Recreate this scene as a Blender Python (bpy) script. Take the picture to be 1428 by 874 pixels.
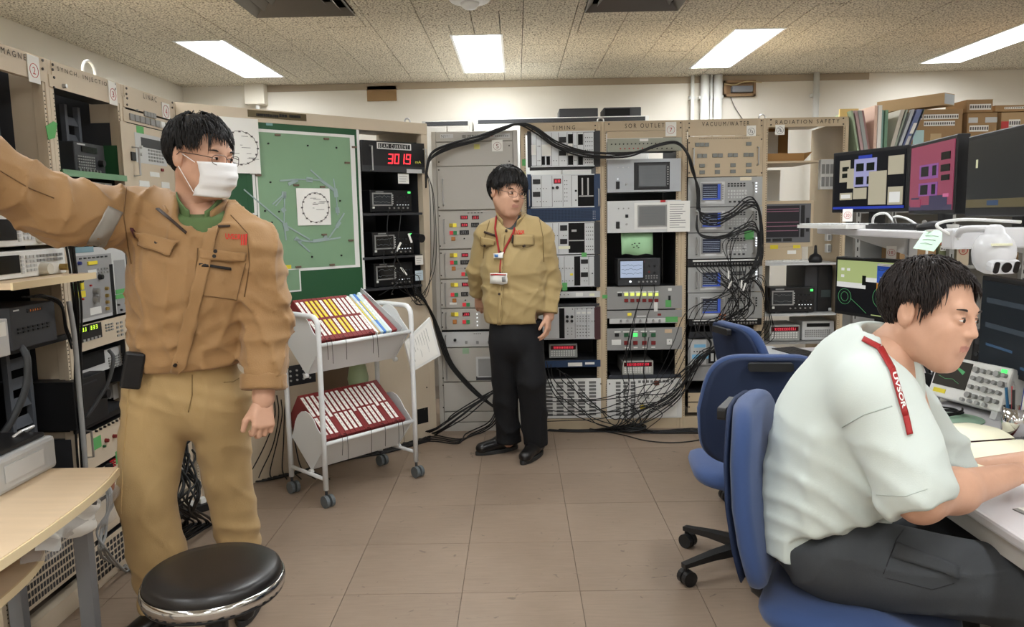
import bpy, math, random
import numpy as np
from mathutils import Matrix, Vector
S = bpy.context.scene
for o in list(bpy.data.objects): bpy.data.objects.remove(o)
COL = S.collection
rnd = random.Random(11)
# ------------------------------------------------------------------ camera
FPX, PITCH, YAW, ROLL, CH = 1067.0, math.radians(7.154), math.radians(-.479), math.radians(-1.121), 1.418
_cp, _sp, _cy, _sy = math.cos(PITCH), math.sin(PITCH), math.cos(YAW), math.sin(YAW)
FW = np.array([_sy*_cp, _cy*_cp, -_sp]); _rt = np.array([_cy, -_sy, 0.]); _up = np.cross(_rt, FW)
RT = math.cos(ROLL)*_rt + math.sin(ROLL)*_up; UP = -math.sin(ROLL)*_rt + math.cos(ROLL)*_up
CAM = np.array([0, 0, CH])
cd = bpy.data.cameras.new('camera'); co = bpy.data.objects.new('camera', cd); COL.objects.link(co)
cd.sensor_fit = 'HORIZONTAL'; cd.sensor_width = 36; cd.lens = FPX/1428*36; cd.clip_start = .02
co.matrix_world = Matrix(((RT[0], UP[0], -FW[0], 0), (RT[1], UP[1], -FW[1], 0), (RT[2], UP[2], -FW[2], CH), (0, 0, 0, 1)))
S.camera = co
def ray(x, y): return FW + RT*(x-714)/FPX - UP*(y-437)/FPX
def atz(x, y, z): d = ray(x, y); return Vector(CAM + d*(z-CH)/d[2])
def aty(x, y, Y): d = ray(x, y); return Vector(CAM + d*Y/d[1])
def atx(x, y, X): d = ray(x, y); return Vector(CAM + d*X/d[0])
# ------------------------------------------------------------------ world, exposure
w = bpy.data.worlds.new('world'); S.world = w; w.use_nodes = True
w.node_tree.nodes['Background'].inputs[0].default_value = (.9, .95, 1, 1); w.node_tree.nodes['Background'].inputs[1].default_value = .05
S.view_settings.view_transform = 'Standard'; S.view_settings.look = 'None'; S.view_settings.gamma = 1
S.view_settings.use_curve_mapping = False; S.view_settings.exposure = 0.0
LAMP_W = 26.0      # watts of each ceiling fixture
# ------------------------------------------------------------------ materials
def lin(c):
    return tuple(((v/255)/12.92 if v/255 <= .04045 else ((v/255+.055)/1.055)**2.4) for v in c)
MATS = {}
def mat(name, rgb, rough=.55, metal=0., noise=0., nscale=30., bump=0., bscale=60., spec=.4, alpha=1., trans=0., coat=0., sheen=0., stretch=None):
    if name in MATS: return MATS[name]
    m = bpy.data.materials.new(name); m.use_nodes = True; nt = m.node_tree; b = nt.nodes['Principled BSDF']
    c = lin(rgb)
    b.inputs['Base Color'].default_value = (*c, 1); b.inputs['Roughness'].default_value = rough; b.inputs['Metallic'].default_value = metal
    b.inputs['Specular IOR Level'].default_value = spec
    if alpha < 1: b.inputs['Alpha'].default_value = alpha
    if trans: b.inputs['Transmission Weight'].default_value = trans
    if coat: b.inputs['Coat Weight'].default_value = coat; b.inputs['Coat Roughness'].default_value = .15
    if sheen: b.inputs['Sheen Weight'].default_value = sheen
    if noise or bump:
        tc = nt.nodes.new('ShaderNodeTexCoord'); src = tc.outputs['Object']
        if stretch:
            mp = nt.nodes.new('ShaderNodeMapping'); mp.inputs['Scale'].default_value = stretch
            nt.links.new(src, mp.inputs[0]); src = mp.outputs[0]
    if noise:
        n = nt.nodes.new('ShaderNodeTexNoise'); n.inputs['Scale'].default_value = nscale; n.inputs['Detail'].default_value = 6
        r = nt.nodes.new('ShaderNodeMix'); r.data_type = 'RGBA'
        r.inputs['A'].default_value = (*[v*(1-noise) for v in c], 1); r.inputs['B'].default_value = (*[min(1, v*(1+noise)) for v in c], 1)
        nt.links.new(src, n.inputs['Vector']); nt.links.new(n.outputs['Fac'], r.inputs['Factor']); nt.links.new(r.outputs['Result'], b.inputs['Base Color'])
    if bump:
        n2 = nt.nodes.new('ShaderNodeTexNoise'); n2.inputs['Scale'].default_value = bscale; n2.inputs['Detail'].default_value = 4
        bp = nt.nodes.new('ShaderNodeBump'); bp.inputs['Strength'].default_value = bump; bp.inputs['Distance'].default_value = .01
        nt.links.new(src, n2.inputs['Vector']); nt.links.new(n2.outputs['Fac'], bp.inputs['Height']); nt.links.new(bp.outputs['Normal'], b.inputs['Normal'])
    MATS[name] = m; return m
def em(name, rgb, strength=1.):
    if name in MATS: return MATS[name]
    m = bpy.data.materials.new(name); m.use_nodes = True; b = m.node_tree.nodes['Principled BSDF']; b.inputs['Specular IOR Level'].default_value = .25
    b.inputs['Base Color'].default_value = (*[v*.2 for v in lin(rgb)], 1); b.inputs['Roughness'].default_value = .3
    b.inputs['Emission Color'].default_value = (*lin(rgb), 1); b.inputs['Emission Strength'].default_value = strength
    MATS[name] = m; return m
# ------------------------------------------------------------------ mesh building
def catmull(pts, n=6):
    P = [Vector(p) for p in pts]
    if len(P) < 3: return P
    P = [P[0]*2-P[1]] + P + [P[-1]*2-P[-2]]; out = []
    for i in range(1, len(P)-2):
        a, b, c, d = P[i-1:i+3]
        for k in range(n):
            t = k/n; out.append(.5*((2*b)+(c-a)*t+(2*a-5*b+4*c-d)*t*t+(3*b-a-3*c+d)*t**3))
    out.append(P[-2]); return out
TXT = {}
def text_mesh(s):
    if s in TXT: return TXT[s]
    cu = bpy.data.curves.new('t', 'FONT'); cu.body = s; cu.size = 1; cu.resolution_u = 3
    if s in ('UVSOR', 'III'): cu.offset = .03
    elif s.isascii() and s.isupper() and len(s) > 4: cu.space_character = 1.5
    ob = bpy.data.objects.new('t', cu); COL.objects.link(ob)
    dg = bpy.context.evaluated_depsgraph_get(); me = ob.evaluated_get(dg).to_mesh()
    V = [tuple(v.co) for v in me.vertices]; Fc = [tuple(p.vertices) for p in me.polygons]
    bpy.data.objects.remove(ob); bpy.data.curves.remove(cu)
    if not V: V = [(0, 0, 0)]*3; Fc = [(0, 1, 2)]
    xs = [v[0] for v in V]; ys = [v[1] for v in V]
    TXT[s] = (V, Fc, min(xs), max(xs), min(ys), max(ys)); return TXT[s]
class MB:
    def __init__(s): s.v = []; s.f = []; s.m = []
    def add(s, V, Fc, m=0):
        o = len(s.v); s.v += [tuple(p) for p in V]; s.f += [tuple(i+o for i in q) for q in Fc]; s.m += [m]*len(Fc); return s
    def box(s, x0, x1, y0, y1, z0, z1, m=0):
        V = [(x, y, z) for x in (x0, x1) for y in (y0, y1) for z in (z0, z1)]
        return s.add(V, [(0, 1, 3, 2), (4, 6, 7, 5), (0, 4, 5, 1), (2, 3, 7, 6), (0, 2, 6, 4), (1, 5, 7, 3)], m)
    def cbox(s, c, d, m=0): return s.box(c[0]-d[0]/2, c[0]+d[0]/2, c[1]-d[1]/2, c[1]+d[1]/2, c[2]-d[2]/2, c[2]+d[2]/2, m)
    def rbox(s, x0, x1, y0, y1, z0, z1, r=.01, m=0, axis='z', n=3):
        # rounded-corner prism: corners rounded about one axis
        A = {'z': (x0, x1, y0, y1, z0, z1), 'y': (x0, x1, z0, z1, y0, y1), 'x': (y0, y1, z0, z1, x0, x1)}[axis]
        a0, a1, b0, b1, h0, h1 = A; P = []
        for cx, cy, st in ((a1-r, b1-r, 0), (a0+r, b1-r, 1), (a0+r, b0+r, 2), (a1-r, b0+r, 3)):
            for k in range(n+1):
                t = (st+k/n)*math.pi/2; P.append((cx+r*math.cos(t), cy+r*math.sin(t)))
        mk = {'z': lambda a, b, h: (a, b, h), 'y': lambda a, b, h: (a, h, b), 'x': lambda a, b, h: (h, a, b)}[axis]
        return s.prism([mk(a, b, h0) for a, b in P], [mk(a, b, h1) for a, b in P], m)
    def prism(s, A, B, m=0):
        n = len(A); return s.add(list(A)+list(B), [tuple(range(n))[::-1], tuple(range(n, 2*n))]+[(i, (i+1) % n, n+(i+1) % n, n+i) for i in range(n)], m)
    def quad(s, a, b, c, d, m=0): return s.add([a, b, c, d], [(0, 1, 2, 3)], m)
    def tube(s, pts, r, n=6, m=0, cap=True, closed=False):
        P = [Vector(p) for p in pts]; L = len(P); R = r if isinstance(r, (list, tuple)) else [r]*L
        V = []; Fc = []; prev = None
        for i, p in enumerate(P):
            t = (P[(i+1) % L]-P[i-1]) if closed else (P[min(i+1, L-1)]-P[max(i-1, 0)])
            if t.length < 1e-9: t = Vector((0, 0, 1))
            t.normalize()
            if prev is None: a = t.orthogonal().normalized()
            else:
                a = prev-t*prev.dot(t)
                if a.length < 1e-6: a = t.orthogonal()
                a.normalize()
            prev = a; b = t.cross(a)
            V += [p+(a*math.cos(2*math.pi*k/n)+b*math.sin(2*math.pi*k/n))*R[i] for k in range(n)]
        for i in range(L if closed else L-1):
            j = (i+1) % L
            for k in range(n): Fc.append((i*n+k, i*n+(k+1) % n, j*n+(k+1) % n, j*n+k))
        if cap and not closed: Fc += [tuple(range(n))[::-1], tuple(range((L-1)*n, L*n))]
        return s.add(V, Fc, m)
    def cyl(s, p, q, r, r2=None, n=12, m=0): return s.tube([p, q], [r, r if r2 is None else r2], n, m)
    def lathe(s, prof, n=24, m=0, c=(0, 0, 0)):
        V = []; L = len(prof)
        for r, z in prof: V += [(c[0]+r*math.cos(2*math.pi*k/n), c[1]+r*math.sin(2*math.pi*k/n), c[2]+z) for k in range(n)]
        Fc = [(i*n+k, i*n+(k+1) % n, (i+1)*n+(k+1) % n, (i+1)*n+k) for i in range(L-1) for k in range(n)]
        return s.add(V, Fc+[tuple(range(n))[::-1], tuple(range((L-1)*n, L*n))], m)
    def text(s, t, x, z, h, y=0., m=0, wid=None, align='c', t3=None):
        V, Fc, x0, x1, y0, y1 = text_mesh(t); k = h/max(.3, (y1-y0)); kx = k if wid is None else wid/max(1e-6, (x1-x0))
        ox = {'c': (x0+x1)/2, 'l': x0}[align]
        L = [(x+(v[0]-ox)*kx, y, z+(v[1]-(y0+y1)/2)*k) for v in V]
        if t3: L = [t3(p) for p in L]
        return s.add(L, Fc, m)
    def xf(s, M):
        s.v = [tuple(M @ Vector(p)) for p in s.v]; return s
    def build(s, name, mats, parent=None, smooth=False, M=None, bev=0., sub=0, solid=0.):
        me = bpy.data.meshes.new(name); me.from_pydata(s.v, [], s.f)
        for q in (mats if isinstance(mats, (list, tuple)) else [mats]): me.materials.append(q)
        if any(s.m): me.polygons.foreach_set('material_index', s.m)
        if smooth:
            me.polygons.foreach_set('use_smooth', [True]*len(me.polygons))
        me.update()
        o = bpy.data.objects.new(name, me); COL.objects.link(o)
        if parent: o.parent = parent
        if M is not None: o.matrix_local = M
        if solid:
            q = o.modifiers.new('s', 'SOLIDIFY'); q.thickness = solid; q.offset = 0
        if bev:
            q = o.modifiers.new('b', 'BEVEL'); q.width = bev; q.segments = 2; q.limit_method = 'ANGLE'; q.angle_limit = math.radians(50); q.harden_normals = False
        if sub:
            q = o.modifiers.new('u', 'SUBSURF'); q.levels = sub; q.render_levels = sub
        return o
def tag(o, label, cat, group=None):
    o['label'] = label; o['category'] = cat
    if group: o['group'] = group
    return o
def thing(name, label, cat, M=None, group=None):
    o = bpy.data.objects.new(name, None); COL.objects.link(o); o.empty_display_size = .05
    if M is not None: o.matrix_world = M
    return tag(o, label, cat, group)
def struct(o): o['kind'] = 'structure'; return o
def T(x, y, z, rz=0.): return Matrix.Translation((x, y, z)) @ Matrix.Rotation(rz, 4, 'Z')
class Frame:
    """a vertical face: local x to the right as seen, y into the face, z up"""
    def __init__(s, o, u):
        u = Vector((u[0], u[1], 0)).normalized(); s.o = Vector(o); s.u = u; s.i = Vector((-u.y, u.x, 0))
        s.M = Matrix(((u.x, s.i.x, 0, o[0]), (u.y, s.i.y, 0, o[1]), (0, 0, 1, o[2]), (0, 0, 0, 1)))
    def px(s, x, y, d=0.):
        r = Vector(ray(x, y)); c = Vector(CAM); o = s.o+s.i*d; t = (o-c).dot(s.i)/r.dot(s.i); p = c+r*t-s.o
        return p.dot(s.u), p.z
    def rect(s, r, d=0.):
        a, b, c, e = r; mx, my = (a+c)/2, (b+e)/2
        return s.px(a, my, d)[0], s.px(c, my, d)[0], s.px(mx, e, d)[1], s.px(mx, b, d)[1]   # x0,x1,z0,z1
# ------------------------------------------------------------------ room shell
XL, XR, YB, YF, HC = -2.78, 5.2, 6.58, -2.6, 2.553
M_wall = mat('plaster_wall', (230, 224, 212), .9, noise=.04, nscale=3, bump=.05, bscale=40)
M_trim = mat('painted_trim', (172, 158, 138), .7)
M_tile = mat('vinyl_floor_tile', (150, 129, 110), .36, spec=.45)
M_grout = mat('floor_joint', (92, 76, 62), .8)
def floor_mat():
    m = M_tile; nt = m.node_tree; b = nt.nodes['Principled BSDF']; L = nt.links
    tc = nt.nodes.new('ShaderNodeTexCoord'); geo = nt.nodes.new('ShaderNodeNewGeometry')
    n1 = nt.nodes.new('ShaderNodeTexNoise'); n1.inputs['Scale'].default_value = 2.2; n1.inputs['Detail'].default_value = 8; n1.inputs['Roughness'].default_value = .7
    L.new(geo.outputs['Position'], n1.inputs['Vector'])
    mp = nt.nodes.new('ShaderNodeMapping'); mp.inputs['Scale'].default_value = (6, 60, 1); L.new(geo.outputs['Position'], mp.inputs[0])
    n2 = nt.nodes.new('ShaderNodeTexNoise'); n2.inputs['Scale'].default_value = 1.4; n2.inputs['Detail'].default_value = 5; L.new(mp.outputs[0], n2.inputs['Vector'])
    r = nt.nodes.new('ShaderNodeValToRGB'); r.color_ramp.elements[0].position = .3; r.color_ramp.elements[0].color = (*lin((124, 107, 92)), 1)
    r.color_ramp.elements[1].position = .72; r.color_ramp.elements[1].color = (*lin((148, 130, 113)), 1)
    ad = nt.nodes.new('ShaderNodeMath'); ad.operation = 'MULTIPLY_ADD'; ad.inputs[1].default_value = .35; 
    L.new(n2.outputs['Fac'], ad.inputs[0]); 
    sc = nt.nodes.new('ShaderNodeMath'); sc.operation = 'MULTIPLY'; sc.inputs[1].default_value = .65; L.new(n1.outputs['Fac'], sc.inputs[0]); L.new(sc.outputs[0], ad.inputs[2])
    oi = nt.nodes.new('ShaderNodeObjectInfo'); a2 = nt.nodes.new('ShaderNodeMath'); a2.operation = 'MULTIPLY_ADD'; a2.inputs[1].default_value = .10
    L.new(oi.outputs['Random'], a2.inputs[0]); L.new(ad.outputs[0], a2.inputs[2])
    L.new(a2.outputs[0], r.inputs['Fac'])
    # scuffs
    v = nt.nodes.new('ShaderNodeTexNoise'); v.inputs['Scale'].default_value = 9; v.inputs['Detail'].default_value = 9; v.inputs['Distortion'].default_value = 2.5; L.new(geo.outputs['Position'], v.inputs['Vector'])
    r2 = nt.nodes.new('ShaderNodeValToRGB'); r2.color_ramp.elements[0].position = .27; r2.color_ramp.elements[0].color = (.45, .45, .45, 1); r2.color_ramp.elements[1].position = .34; r2.color_ramp.elements[1].color = (1, 1, 1, 1)
    L.new(v.outputs['Fac'], r2.inputs['Fac'])
    mx = nt.nodes.new('ShaderNodeMix'); mx.data_type = 'RGBA'; mx.blend_type = 'MULTIPLY'; mx.inputs['Factor'].default_value = .8
    L.new(r.outputs['Color'], mx.inputs['A']); L.new(r2.outputs['Color'], mx.inputs['B']); L.new(mx.outputs['Result'], b.inputs['Base Color'])
    rr = nt.nodes.new('ShaderNodeMapRange'); rr.inputs['To Min'].default_value = .3; rr.inputs['To Max'].default_value = .55; L.new(n1.outputs['Fac'], rr.inputs['Value']); L.new(rr.outputs['Result'], b.inputs['Roughness'])
    # large flatness error of sheet tiles
    n3 = nt.nodes.new('ShaderNodeTexNoise'); n3.inputs['Scale'].default_value = 7; L.new(geo.outputs['Position'], n3.inputs['Vector'])
    bp = nt.nodes.new('ShaderNodeBump'); bp.inputs['Strength'].default_value = .08; bp.inputs['Distance'].default_value = .02; L.new(n3.outputs['Fac'], bp.inputs['Height']); L.new(bp.outputs['Normal'], b.inputs['Normal'])
floor_mat()
M_ceil = mat('rockwool_ceiling', (184, 174, 156), .95)
def ceil_mat():
    m = M_ceil; nt = m.node_tree; b = nt.nodes['Principled BSDF']; L = nt.links
    geo = nt.nodes.new('ShaderNodeNewGeometry')
    n = nt.nodes.new('ShaderNodeTexNoise'); n.inputs['Scale'].default_value = 105; n.inputs['Detail'].default_value = 3; n.inputs['Distortion'].default_value = .6; L.new(geo.outputs['Position'], n.inputs['Vector'])
    r = nt.nodes.new('ShaderNodeValToRGB'); e = r.color_ramp.elements; e[0].position = .40; e[0].color = (*lin((112, 102, 86)), 1); e[1].position = .50; e[1].color = (*lin((228, 220, 202)), 1)
    L.new(n.outputs['Fac'], r.inputs['Fac']); L.new(r.outputs['Color'], b.inputs['Base Color'])
    bp = nt.nodes.new('ShaderNodeBump'); bp.inputs['Strength'].default_value = .5; bp.inputs['Distance'].default_value = .004; L.new(n.outputs['Fac'], bp.inputs['Height']); L.new(bp.outputs['Normal'], b.inputs['Normal'])
ceil_mat()
fl = struct(MB().box(XL-.1, XR+.1, YF-.1, YB+.1, -.12, -.006).build('floor', M_grout))
G0X, G0Y, TW = -.2346, 2.7635, .45
tile = MB().box(.0012, TW-.0012, .0012, TW-.0012, -.006, 0)
tme = None
x = G0X-6*TW
while x < XR:
    y = G0Y-12*TW
    while y < YB:
        X0, X1, Y0, Y1 = max(x, XL), min(x+TW, XR), max(y, YF), min(y+TW, YB)
        vis = Y0 > .8 and X0 < 3.8
        if X1-X0 > .02 and Y1-Y0 > .02:
            if vis:
                full = X1-X0 > TW-1e-6 and Y1-Y0 > TW-1e-6
                if full and tme:
                    o = bpy.data.objects.new('floor_tile', tme); COL.objects.link(o); o.parent = fl; o.location = (x, y, rnd.uniform(0, .0006))
                else:
                    o = MB().box(.001, X1-X0-.001, .001, Y1-Y0-.001, -.006, 0).build('floor_tile', M_tile, fl, M=T(X0, Y0, 0))
                    if full: tme = o.data
            else: tile_rest = globals().setdefault('tile_rest', MB()); tile_rest.box(X0+.001, X1-.001, Y0+.001, Y1-.001, -.006, 0)
        y += TW
    x += TW
o = tile_rest.build('floor_tiling', M_tile, fl); o['kind'] = 'stuff'
struct(MB().box(XL-.1, XR+.1, YB, YB+.1, 0, HC+.2).build('wall_back', M_wall))
struct(MB().box(XL-.1, XL, YF, YB, 0, HC+.2).build('wall_left', M_wall))
struct(MB().box(XR, XR+.1, YF, YB, 0, HC+.2).build('wall_right', M_wall))
struct(MB().box(XL-.1, XR+.1, YF-.1, YF, 0, HC+.2).build('wall_front', M_wall))
struct(MB().box(-2.2, 2.95, YB-.012, YB, HC-.055, HC-.002).build('trim_1', M_trim))
# ceiling: slab with staggered tiles, cut round fixtures
M_slab = mat('ceiling_joint', (70, 62, 52), .9)
ce = struct(MB().box(XL-.1, XR+.1, YF-.1, YB+.1, HC+.10, HC+.2).build('ceiling', M_slab))
FIXW, FIXL = .305, 1.24
FIX = [(x, y) for y in (4.955, 2.45, -.05, -2.5) for x in (-2.12, -.383, 1.385, 3.18)]
VENTS = [(-1.42, 3.86, .55, .54), (.40, 3.90, .52, .54)]
holes = [(x, x+FIXW, y, y+FIXL) for x, y in FIX]+[(x, x+a, y, y+b) for x, y, a, b in VENTS]
def cut(rs, h):
    out = []
    for a, b, c, d in rs:
        if h[0] >= b or h[1] <= a or h[2] >= d or h[3] <= c: out.append((a, b, c, d)); continue
        if a < h[0]: out.append((a, h[0], c, d))
        if h[1] < b: out.append((h[1], b, c, d))
        m0, m1 = max(a, h[0]), min(b, h[1])
        if c < h[2]: out.append((m0, m1, c, h[2]))
        if h[3] < d: out.append((m0, m1, h[3], d))
    return out
rest = MB(); meshes = {}
CW, CL = .2965, .58
for i in range(-10, 18):
    x0 = .058+i*CW; y0 = 4.70-(CL/2 if i % 2 else 0)
    for j in range(-14, 5):
        a, b, c, d = max(x0, XL), min(x0+CW, XR), max(y0+j*CL, YF), min(y0+(j+1)*CL, YB)
        if b-a < .01 or d-c < .01: continue
        rs = [(a, b, c, d)]
        for h in holes: rs = cut(rs, h)
        for a, b, c, d in rs:
            g = .0022
            if d > 3.3 and a < 4.4:
                k = (round(b-a, 4), round(d-c, 4))
                if k in meshes:
                    o = bpy.data.objects.new('ceiling_tile', meshes[k]); COL.objects.link(o); o.parent = ce; o.location = (a, c, HC+rnd.uniform(-.001, .001))
                else:
                    o = MB().box(g, b-a-g, g, d-c-g, 0, .015).build('ceiling_tile', M_ceil, ce, M=T(a, c, HC)); meshes[k] = o.data
            else: rest.box(a+g, b-g, c+g, d-g, HC, HC+.015)
o = rest.build('ceiling_tiling', M_ceil, ce); o['kind'] = 'stuff'
# ------------------------------------------------------------------ ceiling lights
M_fix = mat('white_enamel', (240, 242, 242), .35, spec=.5)
M_tubeem = em('fluorescent_tube', (245, 250, 255), 14)
M_cap = mat('tube_socket', (225, 225, 222), .5)
FL = []
pos = ['above the masked man', 'above the grey control cabinet', 'above the outlet and vacuum racks', 'above the cardboard boxes on the right']
for k, (x, y) in enumerate(FIX):
    lb = ('recessed fluorescent ceiling light ' + pos[k]) if k < 4 else 'recessed fluorescent ceiling light of the rows behind the camera'
    r = thing('ceiling_light', lb, 'light', T(x, y, HC), 'ceiling lights')
    W, Ln, D = FIXW, FIXL, .085
    h = MB(); t = .004
    h.box(0, t, 0, Ln, 0, D); h.box(W-t, W, 0, Ln, 0, D); h.box(t, W-t, 0, t, 0, D); h.box(t, W-t, Ln-t, Ln, 0, D); h.box(0, W, 0, Ln, D, D+t)
    h.box(W/2-.035, W/2+.035, .02, Ln-.02, D-.03, D)
    h.build('housing', M_fix, r)
    fr = MB(); e = .012
    fr.box(-e, t, -e, Ln+e, -.004, 0); fr.box(W-t, W+e, -e, Ln+e, -.004, 0); fr.box(t, W-t, -e, t, -.004, 0); fr.box(t, W-t, Ln-t, Ln+e, -.004, 0)
    fr.build('frame', M_fix, r)
    for sx in (.075, W-.075):
        MB().cyl((sx, .06, .045), (sx, Ln-.06, .045), .0145, n=10).build('tube', M_tubeem, r, smooth=True)
        for ya in (.035, Ln-.06): MB().box(sx-.018, sx+.018, ya, ya+.025, .02, D).build('lamp_holder', M_cap, r)
    ld = bpy.data.lights.new('ceiling_light_lamp', 'AREA'); ld.shape = 'RECTANGLE'; ld.size = W-.03; ld.size_y = Ln-.05; ld.energy = LAMP_W; ld.color = (.97, .99, 1.)
    lo = bpy.data.objects.new('lamp', ld); COL.objects.link(lo); lo.parent = r; lo.location = (W/2, Ln/2, .047)
# ------------------------------------------------------------------ ceiling vents, detector
M_vent = mat('anodised_vent', (112, 108, 103), .45, metal=.5)
M_dark = mat('dark_void', (14, 13, 13), .9)
for k, (x, y, a, b) in enumerate(VENTS):
    r = thing('ceiling_vent', ('square grey ceiling air diffuser, the one nearer the left man', 'square grey ceiling air diffuser right of the smoke detector')[k], 'vent', T(x+a/2, y+b/2, HC), 'ceiling air diffusers')
    MB().box(-a/2+.003, a/2-.003, -b/2+.003, b/2-.003, .06, .09).build('duct', M_dark, r)
    for q in range(4):
        s0 = 1-.24*q; z = -.012+.014*q; ix, iy = a/2*s0, b/2*s0; jx, jy = ix-.038, iy-.038
        m = MB(); O = [(-ix, -iy, z), (ix, -iy, z), (ix, iy, z), (-ix, iy, z)]; I = [(-jx, -jy, z+.035), (jx, -jy, z+.035), (jx, jy, z+.035), (-jx, jy, z+.035)]
        for e in range(4): m.quad(O[e], O[(e+1) % 4], I[(e+1) % 4], I[e])
        m.build('louvre', M_vent, r, solid=.003)
    MB().box(-.03, .03, -.03, .03, .028, .05).build('centre_plate', M_vent, r)
p = atz(655, -1, HC)
r = thing('smoke_detector', 'round white smoke detector on the ceiling between the vents', 'detector', T(p.x, p.y, HC))
MB().lathe([(.0, -.02), (.06, -.02), (.1, -.012), (.11, 0), (.0, 0)], 28).build('base', M_fix, r, smooth=True)
MB().lathe([(.0, -.05), (.03, -.048), (.045, -.035), (.05, -.02), (0, -.02)], 24).build('sensor_head', M_fix, r, smooth=True)
# ------------------------------------------------------------------ things on the back wall
Fw = Frame((0, YB, 0), (1, 0))
M_cream = mat('cream_box', (222, 215, 200), .6)
M_pipe = mat('pale_pipe', (222, 222, 218), .4)
M_card = mat('cardboard', (156, 126, 90), .85, noise=.08, nscale=14)
x0, x1, z0, z1 = Fw.rect((340, 116, 368, 145), -.1)
r = thing('junction_box', 'cream junction box under the ceiling above the masked man', 'junction box', T((x0+x1)/2, YB-.05, z0))
MB().box(x0-(x0+x1)/2, x1-(x0+x1)/2, -.05, .05, 0, z1-z0).build('case', M_cream, r, bev=.006)
MB().cyl((.01, 0, 0), (.01, 0, -.75), .017).build('conduit', M_pipe, r, smooth=True)
x0, x1, z0, z1 = Fw.rect((512, 120, 553, 141))
tag(MB().box(x0, x1, YB-.012, YB, z0, z1).build('cover_board', M_card), 'brown hardboard plate covering an opening high on the back wall', 'board')
for k, (a, b, lb) in enumerate(((963, 968, 'leftmost thin white pipe of the group on the back wall'), (976.5, 989, 'thick white pipe, second of the group on the back wall'), (990, 993.5, 'thin white pipe squeezed between two thick pipes on the back wall'), (995, 1007, 'thick white pipe, rightmost of the group on the back wall'), (1134, 1142, 'single white conduit on the back wall above the radiation rack'))):
    x0 = Fw.px(a, 130, -.06)[0]; x1 = Fw.px(b, 130, -.06)[0]; rr = (x1-x0)/2; cx = (x0+x1)/2
    r = thing('wall_pipe', lb, 'pipe', T(cx, YB-.065, 0), 'pipes on the back wall')
    MB().cyl((0, 0, 0), (0, 0, HC), rr, n=16).build('pipe', M_pipe, r, smooth=True)
    for z in (.6, 2.36): MB().box(-rr-.008, rr+.008, -.005, .06, z, z+.025).build('bracket', M_pipe, r)
x0, x1, z0, z1 = Fw.rect((1008, 113, 1052, 135))
r = thing('wall_recess', 'small wooden-framed recess high on the back wall with wiring', 'recess', T(x0, YB, z0))
Wd, Hd = x1-x0, z1-z0
MB().box(0, Wd, -.015, .0, 0, Hd).build('backing', mat('recess_brown', (140, 112, 82), .8), r)
m = MB()
for q in ((0, Wd, 0, .02), (0, Wd, Hd-.02, Hd), (0, .02, 0, Hd), (Wd-.02, Wd, 0, Hd)): m.box(q[0], q[1], -.04, -.0, q[2], q[3])
m.build('frame', mat('recess_frame', (150, 122, 92), .8), r)
MB().box(.06, Wd-.03, -.07, -.015, .03, Hd*.62).build('transformer', mat('grey_device', (120, 122, 128), .5), r, bev=.005)
MB().tube(catmull([(-.0, -.04, Hd*.8), (.08, -.05, Hd*.7), (.18, -.05, Hd*.9), (Wd+.05, -.03, Hd*.85)]), .004).build('wire', mat('yellow_wire', (205, 186, 140), .5), r)
MB().tube(catmull([(.05, -.03, .02), (.09, -.03, -.08), (.17, -.03, -.2)]), .003).build('lead', mat('grey_wire', (110, 108, 104), .5), r)
# ------------------------------------------------------------------ racks: materials and kit
M_beige = mat('rack_beige', (190, 172, 144), .5, noise=.03, nscale=8)
M_beigeL = mat('rack_cream', (203, 188, 165), .5, noise=.03, nscale=8)
M_grey = mat('cabinet_grey', (178, 174, 166), .5)
M_lgrey = mat('panel_light_grey', (196, 197, 196), .45)
M_mgrey = mat('panel_mid_grey', (146, 146, 144), .5)
M_alu = mat('aluminium_panel', (200, 203, 205), .35, metal=.35)
M_steel = mat('steel', (175, 175, 175), .3, metal=.8)
M_black = mat('black_plastic', (24, 24, 26), .45)
M_char = mat('charcoal_case', (52, 53, 56), .5)
M_navy = mat('navy_steel', (38, 60, 92), .45)
M_white = mat('white_paint', (226, 226, 222), .5)
M_paper = mat('white_paper', (235, 234, 228), .85)
M_green = mat('green_paper', (166, 208, 164), .85)
M_gtape = mat('green_tape', (96, 168, 98), .7)
M_ink = mat('black_ink', (26, 24, 24), .7)
M_red = mat('red_ink', (178, 34, 40), .6)
M_rbtn = em('red_button', (226, 62, 70), .55); M_gbtn = em('green_button', (72, 150, 96), .35)
M_ybtn = em('yellow_button', (226, 206, 70), .75); M_yobtn = mat('olive_button', (170, 150, 50), .5); M_obtn = mat('orange_button', (176, 112, 54), .5)
M_drbtn = mat('dark_red_button', (122, 34, 34), .45); M_ylit = em('lit_yellow', (226, 236, 120), 1.0); M_glit = em('lit_green', (90, 240, 120), 1.2); M_gdark = mat('dark_green_button', (44, 96, 64), .45)
M_scr = mat('dark_screen', (46, 50, 54), .2, spec=.5); M_scrb = mat('black_glass', (20, 21, 24), .15, spec=.5)
M_redled = em('red_led', (255, 70, 90), 1.1); M_grnled = em('green_led', (60, 230, 120), 3); M_yled = em('yellow_green_led', (190, 240, 60), 2.2); M_wled = em('white_led', (235, 240, 245), 1.6)
M_maroon = mat('display_window', (70, 16, 24), .25)
M_yel = mat('yellow_tape', (226, 208, 60), .7); M_blueb = mat('blue_screen_panel', (60, 80, 150), .4); M_scrlit = em('lit_screen', (190, 200, 216), .8); M_trace = em('trace_white', (200, 210, 225), .8)
M_brown = mat('brown_paper', (150, 112, 66), .85)
M_rubber = mat('cable_black', (20, 20, 21), .5); M_gcable = mat('cable_grey', (150, 150, 148), .5); M_wcable = mat('cable_white', (222, 222, 220), .5)
EL = {}
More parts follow.
